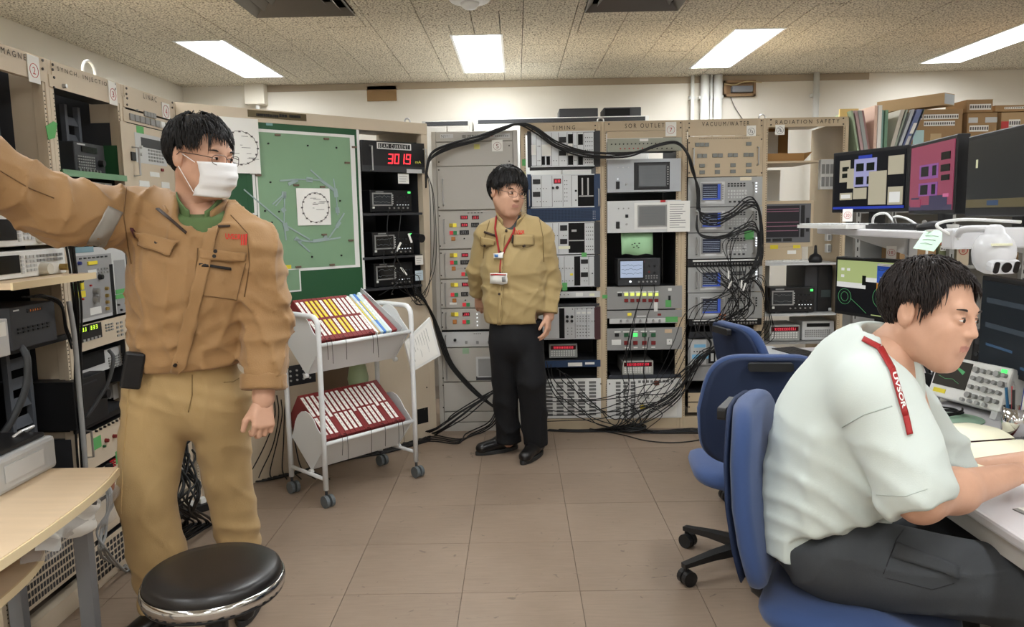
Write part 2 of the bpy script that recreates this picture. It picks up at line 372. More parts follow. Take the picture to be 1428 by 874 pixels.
def elements(F, r, els, y):
    """r root in frame F (identity to the frame); els list of tuples in photo pixels on the face y"""
    for ei, e in enumerate(els):
        k = e[0]; ty = .0012+.0001*ei
        if k == 'scr':          # rect, material, frame material, frame border px
            x0, x1, z0, z1 = F.rect(e[1], y); bm = e[3] if len(e) > 3 else None; b = .008
            if bm:
                m = MB(); m.box(x0-b, x1+b, y-.006, y, z1, z1+b); m.box(x0-b, x1+b, y-.006, y, z0-b, z0); m.box(x0-b, x0, y-.006, y, z0, z1); m.box(x1, x1+b, y-.006, y, z0, z1); m.build('bezel', bm, r)
            s = MB(); s.box(x0, x1, y-.003-ty, y, z0, z1); o = s.build('screen', e[2], r)
            if len(e) > 5 and e[5]:
                for q in e[5](x0, x1, z0, z1, y-.0034-ty): q[0].build(q[1], q[2], o)
        elif k == 'k':
            x, z = F.px(e[1], e[2], y); rr = e[3]*.0047; MB().cyl((x, y, z), (x, y-rr*1.1-.004, z), rr, rr*.85, 14).build('knob', e[4] if len(e) > 4 else M_black, r)
        elif k == 'b':
            x0, x1, z0, z1 = F.rect(e[1], y); MB().box(x0, x1, y-.007, y, z0, z1).build('button', e[2], r, bev=.0015)
        elif k == 'g':          # grid rect nx ny fill material
            x0, x1, z0, z1 = F.rect(e[1], y); nx, ny = e[2], e[3]; fx = e[5] if len(e) > 5 else .6; dx, dz = (x1-x0)/nx, (z1-z0)/ny; m = MB()
            for i in range(nx):
                for j in range(ny): m.box(x0+dx*(i+.5-fx/2), x0+dx*(i+.5+fx/2), y-.004, y, z0+dz*(j+.5-fx/2), z0+dz*(j+.5+fx/2))
            o = m.build('button_field', e[4], r); o['kind'] = 'stuff'
        elif k == 'j':
            x0, x1, z0, z1 = F.rect(e[1], y); nx, ny = e[2], e[3]; dx, dz = (x1-x0)/nx, (z1-z0)/ny; m = MB(); q = e[5] if len(e) > 5 else .0045
            for i in range(nx):
                for j in range(ny): m.cyl((x0+dx*(i+.5), y, z0+dz*(j+.5)), (x0+dx*(i+.5), y-.008, z0+dz*(j+.5)), q, n=8)
            o = m.build('socket_field', e[4] if len(e) > 4 else M_ink, r); o['kind'] = 'stuff'
        elif k == 'h':
            x, z1 = F.px(e[1], e[2], y); _, z0 = F.px(e[1], e[3], y); pr = .028
            MB().tube([(x, y, z0), (x, y-pr, z0+.003), (x, y-pr, z1-.003), (x, y, z1)], .0045, 8).build('handle', e[4] if len(e) > 4 else M_steel, r)
        elif k == 'l':
            x0, x1, z0, z1 = F.rect(e[1], y); MB().box(x0, x1, y-ty, y, z0, z1).build(e[3] if len(e) > 3 else 'label_strip', e[2], r)
        elif k == 'o':
            x0, x1, z0, z1 = F.rect(e[1], y); MB().box(x0, x1, y-ty, y, z0, z1).build('slot', e[2] if len(e) > 2 else M_dark, r)
        elif k == 'v':          # vent columns
            x0, x1, z0, z1 = F.rect(e[1], y); nx, ny = e[2], e[3]; dx, dz = (x1-x0)/nx, (z1-z0)/ny; m = MB()
            for i in range(nx):
                for j in range(ny): m.box(x0+dx*(i+.18), x0+dx*(i+.82), y-ty, y, z0+dz*(j+.12), z0+dz*(j+.8))
            o = m.build('vent_slots', e[4] if len(e) > 4 else mat('vent_shadow', (112, 112, 110), .7), r); o['kind'] = 'stuff'
        elif k == 'd':          # numeric display
            x0, x1, z0, z1 = F.rect(e[1], y); o = MB().box(x0, x1, y-.003, y, z0, z1).build('display', e[2], r)
            m = MB(); h = (z1-z0)*.55; n = e[4]; dx = (x1-x0)*.8/n; s = h*.12
            for i in range(n):
                xx = x0+(x1-x0)*.1+dx*(i+.5); zz = (z0+z1)/2; wd = min(dx*.6, h*.6)/2
                if rnd.random() < .85:
                    m.box(xx-wd, xx+wd, y-.004, y-.003, zz+h/2-s, zz+h/2); m.box(xx-wd, xx+wd, y-.004, y-.003, zz-s/2, zz+s/2)
                m.box(xx+wd-s, xx+wd, y-.004, y-.003, zz-h/2, zz+h/2); m.box(xx-wd, xx+wd, y-.004, y-.003, zz-h/2, zz-h/2+s)
            d = m.build('digits', e[3], o); d['kind'] = 'stuff'
        elif k == 't':          # text: string, centre px, cap height px, width px, material
            x, z = F.px(e[2], e[3], y); x0 = F.px(e[2]-e[5]/2, e[3], y)[0]; x1 = F.px(e[2]+e[5]/2, e[3], y)[0]; h = abs(F.px(e[2], e[3]-e[4]/2, y)[1]-F.px(e[2], e[3]+e[4]/2, y)[1])
            MB().text(e[1], x, z, h, y-.0012, 0, wid=x1-x0).build('lettering', e[6] if len(e) > 6 else M_ink, r)
        elif k == 'n':          # numbered paper tag, circle and number
            x0, x1, z0, z1 = F.rect(e[1], y); o = MB().box(x0, x1, y-.003, y-.001, z0, z1).build('number_tag', M_paper, r)
            cx, cz = (x0+x1)/2, z0+(z1-z0)*.45; R = (x1-x0)*.36; m = MB()
            m.tube([(cx+R*math.cos(a*math.pi/12), y-.0032, cz+R*math.sin(a*math.pi/12)) for a in range(24)], .0012, 4, 0, closed=True)
            m.text(e[2], cx, cz, R*1.05, y-.0036, wid=R*(.7 if len(e[2]) == 1 else 1.1)); m.build('number', e[3] if len(e) > 3 else M_red, o)
        elif k == 's':          # screws at pixels
            m = MB()
            for (a, b) in e[1]:
                x, z = F.px(a, b, y); m.cyl((x, y, z), (x, y-.003, z), .005, n=8)
            o = m.build('screws', mat('screw_dark', (70, 64, 58), .4, metal=.6), r); o['kind'] = 'stuff'
def inst(F, name, label, cat, rect, face, els=(), depth=.36, proud=.004, body=None, group=None, inset=.02, bev=.0):
    x0, x1, z0, z1 = F.rect(rect, -proud)
    r = thing(name, label, cat, F.M, group)
    MB().box(x0, x1, -proud, max(0., .003-proud), z0, z1).build('front_panel', face, r, bev=bev)
    if depth: MB().box(x0+inset, x1-inset, max(0., .003-proud), depth, z0+.004, z1-.004).build('chassis', body or M_char, r)
    elements(F, r, els, -proud); return r
def rack(F, x0, label, els, top=None, zb=.0, ztop=2.013, header=.062, W=.5164, m=None, plinth=.075, depth=.62, back=None, blanks=(), name='equipment_rack', sides=(1, 1), side=None):
    m = m or M_beige; r = thing(name, label, 'rack', F.M, 'equipment racks'); pw = .0215
    for s, a in ((0, x0), (1, x0+W-pw)):
        MB().box(a+.0004, a+pw-.0004, 0, .05, zb, ztop-.001).build('post', m, r, bev=.002)
        b = (a+pw) if s == 0 else a-.012
        q = MB(); q.box(b+.0003, b+.0117, .004, .02, zb+plinth, ztop-header)
        q.build('rail', m, r)
        q = MB()
        for i in range(int((ztop-header-plinth-zb)/.0445)):
            for dz in (.006, .022, .038): q.box(b+.0035, b+.0085, .003, .0041, zb+plinth+i*.0445+dz, zb+plinth+i*.0445+dz+.004)
        o = q.build('rail_holes', M_ink, r); o['kind'] = 'stuff'
        if sides[s]:
            sm = side or m
            MB().box(a+(.0006 if s == 0 else pw-.004), a+(.004 if s == 0 else pw-.0006), .0502, .14 if side else depth, zb+.02, ztop-.02).build('side_panel', m, r)
            if side: MB().box(a+(.0006 if s == 0 else pw-.004), a+(.004 if s == 0 else pw-.0006), .1402, depth, zb+.02, ztop-.02).build('side_panel', side, r)  # charcoal rear part paints the shade deep inside the rack
    MB().box(x0+pw, x0+W-pw, -.002, .02, ztop-header, ztop-.001).build('header_panel', m, r)
    MB().box(x0+.0006, x0+W-.0006, .0204, depth, ztop-.012, ztop-.0012).build('top_cover', m, r) if 0 else MB().box(x0+pw+.0002, x0+W-pw-.0002, .0204, depth, ztop-.012, ztop-.0012).build('top_cover', m, r)
    MB().box(x0+pw, x0+W-pw, -.002, .05, zb+.0, zb+plinth).build('plinth', m, r)
    for b in back or (): MB().box(x0+.005, x0+W-.005, depth-.004, depth, b[0], b[1]).build('back_panel', M_char, r)  # charcoal sheet added so the gaps between units read dark
    for rc, bm in blanks:
        a0, a1, c0, c1 = F.rect(rc, -.003); MB().box(a0, a1, -.003, .0, c0, c1).build('blank_panel', bm, r)
    elements(F, r, els, -.0032); return r
FB = Frame((.0326, 4.992, 0), (1, 0)); P = .5164
FLt = Frame((-1.67, 3.85, 0), (0, 1))
BU = Vector((1.115, 1.07, 0)).normalized(); FD = Frame((-1.67, 3.85, 0), BU)
# ------------------------------------------------------------------ back row: TIMING, SOR OUTLET, VACUUM/WATER, RADIATION SAFETY
rack(FB, 0, 'beige equipment rack headed TIMING behind the standing man in khaki shirt', [('t', 'TIMING', 786, 178, 5.5, 32), ('s', [(830, 175), (830, 181), (742, 181)]), ('l', (728, 222, 733, 231), M_gtape, 'tape_tag'), ('l', (729, 240, 733, 247), mat('khaki_tape', (196, 190, 130), .8), 'tape_tag')], back=[(.1, 1.62)], side=M_char)
rack(FB, P, 'beige equipment rack headed SOR OUTLET with number tag 7', [('t', 'SOR OUTLET', 899, 175, 6, 55), ('n', (928, 170, 943, 190), '7'), ('s', [(849, 173), (949, 171), (949, 178)]), ('l', (840, 411, 847, 416), M_gtape, 'tape_tag')], blanks=[((846.5, 182.5, 950.5, 192), M_beige)], back=[(.1, 1.78)], side=M_char)
rack(FB, 2*P, 'beige equipment rack headed VACUUM/WATER with number tag 7a', [('t', 'VACUUM/WATER', 1012, 172.5, 6, 66), ('n', (1041, 175, 1054, 190), '7a', M_ink), ('s', [(961, 172), (961, 178), (1062, 168), (1062, 175)])], blanks=[((959.5, 179, 1063, 189), M_beige)], back=[(.1, 1.95)])
rack(FB, 3*P, 'open beige rack headed RADIATION SAFETY with number tag 7b', [('t', 'RADIATION SAFETY', 1126, 169.5, 5.5, 89), ('n', (1081, 174, 1094, 188), '7b', M_ink), ('s', [(1075, 167), (1075, 174), (1176, 165), (1176, 173)])], W=.545, header=.058)
NM_ = lambda x0, y0, x1, y1, m=None: ('l', (x0, y0, x1, y1), m or M_alu, 'module')
def nim(label, rect, flange, mods, els, fw=5, group='plug-in crates of the timing rack'):
    a, b, c, d = rect
    e = [('o', (a+fw, b+1.2, c-fw-3, d-1.2))]+[NM_(m[0]+.25, b+1.5, m[1]-.25, d-1.5) for m in mods]+[('l', (a, b, a+fw, d), flange, 'flange'), ('l', (c-fw-3.5, b, c, d), flange, 'flange'), ('l', (a+fw, b, c-fw-3, b+1.6), M_alu, 'crate_rail'), ('l', (a+fw, d-1.6, c-fw-3, d), M_alu, 'crate_rail')]+els
    return inst(FB, 'module_crate', label, 'crate', rect, M_char, e, depth=.4, group=group)
g = lambda x0, y0, x1, y1, nx, ny, m=None: ('j', (x0, y0, x1, y1), nx, ny, m or M_ink, .003)
dsp = lambda x0, y0, x1, y1: ('b', (x0, y0, x1, y1), M_black)
nim('plug-in crate directly under the TIMING header, with navy flanges', (735.5, 183, 837, 232.5), M_char, [(741, 748), (748, 755), (755, 769), (769, 779), (779, 791), (791, 799), (799, 805), (805, 814), (814, 828)],
    [dsp(779.5, 191, 789.5, 199), dsp(779.5, 210, 789.5, 217), ('o', (792, 187, 799, 200)), ('o', (792, 217, 799, 230)), ('o', (806, 187, 813, 202)), ('o', (806, 217, 813, 230)), ('o', (755.5, 218, 760, 230)), ('o', (762, 218, 767, 230)), ('l', (755.5, 201.5, 768.5, 217), M_paper), ('l', (741, 202, 747.5, 216), M_paper), ('l', (792, 201, 798.5, 216), M_paper), g(815, 189, 827, 212, 4, 4), g(815, 216, 827, 229, 4, 3), g(749, 202, 754, 206, 2, 1), g(749, 222, 754, 226, 2, 1), g(770, 202, 778, 206, 2, 1), g(770, 222, 778, 226, 2, 1), g(782, 222, 789, 226, 2, 1), g(800, 201, 804, 206, 2, 1), g(800, 221, 804, 226, 2, 1)])
nim('plug-in crate with blue flanges and a red display in the timing rack', (735.5, 243, 837, 289.5), M_navy, [(741.5, 755), (755, 770), (770, 785), (785, 797), (797, 806)],
    [dsp(743, 250, 753.5, 256.5), dsp(743, 267.5, 753.5, 274.5), ('d', (772, 249, 782.5, 256), M_maroon, M_redled, 4), ('k', 771, 262, 1.8), ('k', 777, 261.5, 2.4), ('k', 803, 266, 1.6), ('k', 803, 279, 1.0), g(747, 261, 764, 265, 4, 1), g(747, 279, 764, 283, 4, 1), g(772, 279, 784, 282, 4, 1), g(786, 249, 792, 283, 2, 6), ('o', (807, 247, 827.5, 271)), ('l', (811, 248, 813, 272), M_steel), ('l', (819, 248, 821, 272), M_steel), ('l', (807, 272.5, 827.5, 274), M_steel), ('o', (811, 275, 814, 285)), ('o', (817, 275, 821, 285)), ('h', 738, 265, 287, M_steel), ('h', 834.5, 263, 287, M_steel)])
inst(FB, 'fan_panel', 'blue-grey perforated fan panel between two plug-in crates', 'panel', (735.5, 290, 837, 308.5), M_navy, [('v', (741, 292, 826, 307), 42, 7, mat('fan_hole', (22, 36, 56), .6)), ('g', (826, 293, 831, 306), 2, 5, M_white, .3)], depth=.3)
nim('plug-in crate with dense socket column, beside the khaki shoulder', (735.5, 309.5, 837, 354.5), M_char, [(745, 758), (758, 771), (771, 779), (779, 793), (815, 829)],
    [dsp(781, 314, 791, 321.5), dsp(781, 333, 791, 340), ('o', (793, 311, 814.5, 334)), ('l', (797, 320, 804, 323), M_steel), ('o', (798, 336, 802, 349)), ('o', (805, 336, 809, 349)), ('l', (793, 334.5, 814.5, 336), M_steel), g(816, 314, 828, 336, 4, 4), g(816, 341, 828, 350, 4, 2), g(772, 327, 779, 330, 2, 1), g(784, 327, 791, 330, 2, 1), ('l', (779, 343, 795, 347), mat('pale_tag', (226, 226, 200), .8))])
nim('lowest tall plug-in crate with green tags on a diagonal black wire', (735.5, 356, 837, 400), M_char, [(745, 762), (762, 779), (779, 787), (787, 801), (809, 821), (821, 829)],
    [dsp(810, 361.5, 820, 367.5), dsp(810, 379.5, 820, 386), ('o', (801.5, 357.5, 808.5, 398)), g(773, 372, 801, 376, 6, 1), g(773, 390, 801, 393, 6, 1), g(813, 372, 820, 376, 2, 1), g(813, 390, 820, 393, 2, 1), ('l', (795, 381, 799, 384), M_yel), ('k', 826, 381, 1), ('l', (811, 352, 818, 358), M_gtape, 'tape_tag'), ('l', (784, 394, 791, 405), M_gtape, 'tape_tag')])
inst(FB, 'connector_unit', 'narrow pale panel with green end tags in the timing rack', 'panel', (737, 406.5, 837, 415), M_lgrey, [g(740, 409, 795, 413, 10, 1), ('l', (803, 408, 813, 413), M_white), ('l', (822, 409, 829, 413), mat('pale_tag', (226, 226, 200), .8))], depth=.2)
inst(FB, 'shelf_tray', 'thin dark rack shelf with black connectors in the timing rack', 'shelf', (737, 423.5, 836, 427), M_char, [], depth=.4)
nim('bottom plug-in crate with four black knobs in the timing rack', (735.5, 428, 837.5, 473), mat('maroon_flange', (70, 40, 44), .5), [(741, 780), (787, 802), (802, 818), (818, 829)],
    [('o', (780.5, 429.5, 787, 471.5)), ('k', 791, 441.5, 2.2), ('k', 797.5, 441.5, 2.2), ('k', 791, 447.5, 2.2), ('k', 797.5, 447.5, 2.2), ('g', (803, 434, 825, 438), 3, 1, M_white, .7), g(789, 455, 800, 468, 2, 3), g(803, 439, 823, 449, 5, 3), g(803, 452, 823, 470, 5, 4), g(824, 446, 830, 449, 2, 1), g(795, 429.5, 835, 431.5, 6, 1)])
MTR = lambda rc, n: [('d', (rc[0]+2, rc[1]+2, rc[2]-2, rc[1]+(rc[3]-rc[1])*.4), M_maroon, M_redled, n), ('g', (rc[0]+2, rc[1]+(rc[3]-rc[1])*.45, rc[2]-3, rc[3]-2), 10, 3, M_white, .62)]
inst(FB, 'bench_meter', 'grey bench multimeter with red digits on the timing rack shelf', 'meter', (766, 479.5, 805, 498.5), mat('meter_grey', (158, 160, 156), .5), MTR((766, 479.5, 805, 498.5), 12), proud=-.05, depth=.3, inset=.002, body=M_mgrey)
inst(FB, 'rack_shelf', 'blue rack shelf with white label strip under the red-digit meter', 'shelf', (735.5, 502.5, 837.5, 512), M_navy, [('l', (792, 505.5, 812, 510.5), M_paper), ('l', (816, 505, 829, 508), M_paper)], depth=.36)
inst(FB, 'wiring_mass', 'mass of dark wiring behind the bottom of the timing rack', 'wiring', (737, 513, 836, 527), M_dark, [], proud=-.12, depth=.3, inset=.0)
inst(FB, 'vent_panel', 'white vent panel with six slotted columns at the foot of the timing rack', 'panel', (735.5, 528, 838, 583), M_white, [('v', (743, 531, 834, 580), 6, 10), ('s', [(838, 535), (736, 535)])], depth=.2)
# ---- SOR OUTLET
inst(FB, 'indicator_panel', 'grey-green indicator panel with two rows of small lamps under SOR OUTLET', 'panel', (846.5, 192.5, 950.5, 211), mat('sage_grey', (158, 160, 146), .5), [('j', (850, 198, 928, 203), 14, 1, M_ink, .004), ('j', (862, 205, 905, 209), 7, 1, M_red, .004), ('j', (906, 205, 940, 209), 5, 1, M_ink, .004), ('l', (892, 193.5, 904, 197), M_paper)], depth=.2)
def tscreen(lit):
    def f(x0, x1, z0, z1, y):
        m = MB()
        for k in range(5): m.box(x0+(x1-x0)*.1, x0+(x1-x0)*rnd.uniform(.5, .9), y-.0004, y, z0+(z1-z0)*(.15+.16*k), z0+(z1-z0)*(.16+.16*k))
        o = (m, 'print', lit); return [o]
    return f
M_faint = mat('faint_print', (90, 96, 100), .3)
inst(FB, 'touch_panel_unit', 'grey touch panel unit with black bezel, upper of two in the SOR rack', 'control unit', (847, 221.5, 949.5, 267.5), mat('unit_grey', (176, 180, 184), .4), [('o', (884, 226, 934, 264.5), M_black), ('scr', (891, 230.5, 928.5, 259.5), mat('lcd_grey', (100, 104, 108), .2, spec=.5), M_char, 0, tscreen(M_faint)), ('g', (929, 231, 933, 258), 1, 8, M_mgrey, .6), ('b', (859, 253, 864, 263.5), M_black), ('k', 873.5, 257, 1.6, M_steel), ('j', (858, 231, 880, 236), 3, 1, M_lgrey, .004), ('k', 861.5, 249.5, .8, M_wled)], depth=.4, proud=.03, body=M_lgrey)
inst(FB, 'touch_panel_unit', 'white touch panel unit with white bezel, lower of two in the SOR rack', 'control unit', (847, 279.5, 950, 324), mat('unit_white', (205, 207, 206), .4), [('o', (884.5, 282.5, 930.5, 319.5), M_white), ('scr', (891, 287.5, 928, 314.5), mat('lcd_dim', (112, 114, 114), .2, spec=.5), M_mgrey, 0, tscreen(M_faint)), ('b', (859, 309, 864, 318.5), M_black), ('b', (872, 299, 876, 303.5), M_black), ('k', 874, 312.5, 1.6, M_steel), ('j', (859, 288, 880, 293), 3, 1, M_mgrey, .004), ('l', (921, 279, 928, 282), M_red)], depth=.4, proud=.03, body=M_lgrey)
x0, x1, z0, z1 = FB.rect((930.5, 280, 962, 323), -.034)
r = thing('instruction_sheet', 'white printed instruction sheet hanging beside the lower touch panel', 'paper', FB.M)
MB().box(x0, x1, -.0355, -.0345, z0, z1).build('sheet', M_paper, r)
m = MB()
for k in range(11): m.box(x0+.015, x0+.015+rnd.uniform(.05, .11), -.0362, -.0356, z1-.025-k*.0145, z1-.021-k*.0145)
m.build('print', mat('grey_print', (120, 120, 122), .8), r)['kind'] = 'stuff'
x0, x1, z0, z1 = FB.rect((866, 324.5, 910, 354.5), .02)
r = thing('green_note', 'pale green handwritten note hanging above the rack oscilloscope', 'note', FB.M)
m = MB(); n = 8
for i in range(n+1):
    xx = x0+(x1-x0)*i/n; dp = .012*math.sin(i*.9); m.v += [(xx, .02, z1), (xx, .0+dp, (z0+z1)/2), (xx, -.01+dp*1.5, z0+.006*math.sin(i*1.3))]
for i in range(n):
    for j in range(2): m.f.append((i*3+j, i*3+j+1, i*3+j+4, i*3+j+3)); m.m.append(0)
m.build('paper', M_green, r, smooth=True, solid=.0006)
m = MB(); m.text('UVSOR', (x0+x1)/2, z0+(z1-z0)*.5, .02, -.0025, wid=.06) if 0 else None
for k, (a, b) in enumerate(((.3, .45), (.38, .5), (.45, .38), (.52, .5), (.35, .32), (.5, .3))): m.box(x0+(x1-x0)*a, x0+(x1-x0)*a+.01, -.024, -.0225, z0+(z1-z0)*b, z0+(z1-z0)*b+.006)
m.build('scribble', M_ink, r)['kind'] = 'stuff'
def scope_traces(col, n=3):
    def f(x0, x1, z0, z1, y):
        m = MB()
        for k in range(n):
            zz = z0+(z1-z0)*(.25+.5*k/max(1, n-1)); pts = []
            for i in range(13): pts.append((x0+(x1-x0)*(.05+.9*i/12), zz+rnd.uniform(-.006, .006)))
            for a, b in zip(pts, pts[1:]): m.quad((a[0], y, a[1]-.001), (b[0], y, b[1]-.001), (b[0], y, b[1]+.001), (a[0], y, a[1]+.001))
        return [(m, 'trace', col)]
    return f
inst(FB, 'oscilloscope', 'dark digital oscilloscope with lit pale screen in the SOR rack', 'oscilloscope', (861.5, 360, 921, 398), M_char, [('scr', (865, 364, 896.5, 387), em('scope_lit', (176, 190, 214), .75), M_black, 0, scope_traces(M_ink, 3)), ('k', 879, 392.5, 1.6, M_wled), ('k', 905, 371, 1.4), ('k', 913, 371, 1.4), ('k', 905, 379, 1.4, M_drbtn), ('k', 913, 380, 1.2), ('g', (899, 383, 918, 389), 5, 2, M_mgrey, .5), ('l', (893, 363.2, 898.5, 366), mat('pink_corner', (226, 120, 150), .6)), ('j', (888, 390, 917, 395), 5, 1, M_steel, .006)], proud=.02, depth=.16, inset=.001, bev=.004)
r2_ = [('g', (860, 406, 919, 408), 7, 1, M_white, .8), ('b', (861.5, 408.5, 867, 413), M_black)]
for k in range(6): r2_ += [('b', (870.5+8.4*k, 408, 876+8.4*k, 412.5), M_ylit), ('b', (870.5+8.4*k, 416.5, 876+8.4*k, 421), M_drbtn)]
inst(FB, 'button_panel', 'grey panel with a row of lit yellow buttons over dark red ones', 'control panel', (846.5, 399, 951, 430.8), M_mgrey, r2_+[('b', (931.5, 401.5, 936.5, 405.5), M_white), ('b', (932, 412, 935, 418), M_black), ('l', (928, 418, 936, 428), M_gtape, 'tape_tag'), ('o', (912, 419, 917, 434), M_white)], depth=.25)
inst(FB, 'blank_strip', 'thin grey panel with one amber lamp in the SOR rack', 'panel', (846.5, 432.5, 951, 443), M_mgrey, [('b', (875, 436, 880.5, 440), M_ybtn), ('l', (888, 440, 901, 441.5), M_white), ('l', (917, 437, 922, 440), M_drbtn)], depth=.25)
inst(FB, 'connector_strip', 'strip of round connectors with a green tag across the SOR rack', 'panel', (850, 443.5, 945, 450.5), M_lgrey, [('k', 866+9*k, 447, 1.8, M_steel) for k in range(7)]+[('l', (928, 441.5, 945, 449), M_gtape, 'tape_tag')], depth=.2, proud=.01)
r2_ = [('b', (857.5, 464.5, 863, 469), M_black), ('g', (855, 461, 916, 463.3), 5, 1, M_white, .7), ('l', (853, 473.5, 866, 481), M_white), ('b', (929.5, 472.5, 937, 480.5), M_white), ('k', 933.2, 475.3, .8), ('g', (868, 482.5, 917, 486), 4, 1, M_white, .45), ('l', (927, 459, 937, 464), mat('tan_tag', (206, 180, 150), .8))]
for k in range(4): r2_ += [('b', (870.2+12.6*k, 464, 876.4+12.6*k, 469.4), M_glit if k == 1 else M_gdark), ('b', (870.2+12.6*k, 475, 876.4+12.6*k, 480.5), M_drbtn)]
inst(FB, 'button_panel', 'grey panel with one lit green button over dark red buttons', 'control panel', (846.5, 457, 951, 487.5), M_mgrey, r2_, depth=.25)
inst(FB, 'rack_tray', 'deep dark rack tray carrying the lower red-digit meter', 'tray', (849, 522.5, 950, 527), mat('tray_slate', (58, 62, 70), .5), [], depth=.42, proud=.006)
inst(FB, 'bench_meter', 'pale bench multimeter with red digits in the SOR rack tray', 'meter', (868, 503, 911, 522), mat('meter_pale', (178, 178, 170), .5), MTR((868, 503, 911, 522), 14), proud=-.02, depth=.3, inset=.002, body=M_mgrey)
r = inst(FB, 'vent_panel', 'white vent panel behind the handwritten maintenance sign', 'panel', (846.5, 528, 951, 583), M_white, [('v', (857, 531, 888, 580), 3, 10), ('v', (889, 529, 940, 534), 9, 1), ('s', [(850, 535), (948, 535)])], depth=.2)
x0, x1, z0, z1 = FB.rect((888, 535.5, 944, 581), -.006)
r = thing('maintenance_sign', 'white paper sign with black Japanese writing and a yellow dot', 'sign', FB.M)
MB().box(x0, x1, -.0075, -.006, z0, z1).build('sheet', M_paper, r)
elements(FB, r, [('t', '停電・メンテ時', 916, 551.5, 8.5, 46), ('t', 'Type', 922.5, 563.5, 6, 12), ('t', '電', 934.5, 563.5, 7, 7)], -.0077)
x, z = FB.px(896, 568, -.008); MB().lathe([(0, 0), (.018, 0), (.018, .004), (.008, .006), (0, .006)], 16).xf(Matrix.Translation((x, -.008, z)) @ Matrix.Rotation(math.pi/2, 4, 'X')).build('yellow_dot', mat('yellow_plastic', (206, 180, 40), .4), r)
x, z = FB.px(915.5, 533.5, -.008); MB().box(x-.017, x+.017, -.016, -.0078, z-.014, z+.014).build('brown_magnet', mat('rust_brown', (110, 62, 48), .6), r)
# ---- VACUUM/WATER
e = [('j', (974, 192, 1046, 194), 30, 1, M_ink, .0016), ('h', 966.5, 207, 231), ('h', 1056.5, 205, 230), ('s', [(961, 190), (961, 199), (1062, 194), (1062, 241), (961, 241)])]
for q in ((969, 199, 989, 204.5, 3), (1040, 198, 1048, 203, 1), (972, 214.5, 986, 220, 2), (993, 214, 1008, 219.5, 2), (1014.5, 213.5, 1029, 219, 2), (1036.5, 213, 1051, 218.5, 2), (975, 228.5, 983, 233.5, 1), (996.5, 228, 1004, 233.5, 1), (1018, 227.5, 1026, 233, 1), (1040, 227, 1048, 232.5, 1), (975, 237.5, 983, 242.5, 1), (996.5, 237, 1004, 242.5, 1), (1018, 236.5, 1026, 241.5, 1), (1040, 236, 1048, 241, 1)):
    w = (q[2]-q[0])/q[4]
    for k in range(q[4]): e += [('b', (q[0]+w*k+.3, q[1], q[0]+w*(k+1)-.3, q[3]), mat('indicator_grey', (124, 126, 122), .4)), ('l', (q[0]+w*k+1.6, q[1]+1.6, q[0]+w*(k+1)-1.6, q[3]-1.6), M_lgrey)]
inst(FB, 'valve_panel', 'beige valve panel with grey indicator blocks under VACUUM/WATER', 'control panel', (959.5, 189.5, 1063.5, 246), M_beige, e, depth=.2)
inst
def analyser(label, y0, y1, blue=True, white=True, tape=None):
    h = y1-y0; sy = y0+h*.24; sb = y0+h*.78
    def tr(x0, x1, z0, z1, y):
        a = MB(); b = MB()
        for k in range(6): a.box(x0+.004, x0+(x1-x0)*(.8 if blue else .95), y-.0004, y, z0+(z1-z0)*(.15+.13*k), z0+(z1-z0)*(.165+.13*k))
        b.box(x0+(x1-x0)*.84, x1, y-.0004, y, z0, z1); b.box(x0, x1, y-.0004, y, z0, z0+(z1-z0)*.1)
        return [(a, 'trace', M_trace)]+([(b, 'soft_keys', em('blue_softkeys', (70, 96, 190), .6))] if blue else [])
    els = [('o', (976.5, y0+h*.16, 1010.5, y0+h*.92), M_lgrey), ('scr', (979.5, sy, 1004.5, sb), em('analyser_glass', (44, 48, 66), .5), M_mgrey, 0, tr), ('g', (1006, sy, 1009.5, sb), 1, 7, M_mgrey, .6), ('h', 971.5, y0+h*.2, y0+h*.85), ('h', 1050, y0+h*.18, y0+h*.82), ('g', (1014, y0+h*.18, 1040, y0+h*.34), 6, 2, M_char, .62), ('g', (1014, y0+h*.42, 1042, y0+h*.74), 7, 3, M_lgrey, .6), ('g', (1015, y0+h*.78, 1040, y0+h*.9), 4, 1, M_char, .5), ('k', 1038, y0+h*.55, 2.0, M_lgrey), ('j', (1052.5, y0+h*.15, 1056.5, y0+h*.55), 1, 4, M_wled if white else M_ink, .005), ('l', (983, sb+1.2, 999, sb+3), em('white_caption', (230, 230, 230), .6))]
    if tape: els.append(tape)
    return inst(FB, 'spectrum_analyser', label, 'analyser', (959.5, y0, 1063, y1), mat('analyser_grey', (164, 165, 163), .5), els, depth=.4, proud=.012, group='grey analysers of the vacuum rack')
analyser('topmost grey analyser with blue-edged screen and pale tape in the vacuum rack', 247, 287.5, tape=('l', (1032, 247, 1048, 251.5), mat('cream_tape', (222, 214, 190), .8), 'tape_tag'))
analyser('second grey analyser with blue-edged screen from the top of the vacuum rack', 288.5, 323.5, white=False)
analyser('grey analyser with black peaked-trace screen and green tape in the vacuum rack', 324.5, 360, blue=False, tape=('l', (1038, 320, 1051, 334), M_gtape, 'tape_tag'))
inst(FB, 'patch_panel', 'black and white coaxial patch panel under three grey analysers', 'patch panel', (959, 361.5, 1063, 371), M_black, [('l', (966, 361.8, 1057, 364), M_white), ('j', (967, 365, 1055, 370), 22, 1, M_steel, .006)], depth=.08, proud=.02)
analyser('fourth grey analyser, just under the upper coaxial patch panel', 371.5, 407, white=True)
analyser('lowest grey analyser with lit screen, behind hanging black coax', 408, 444, white=False)
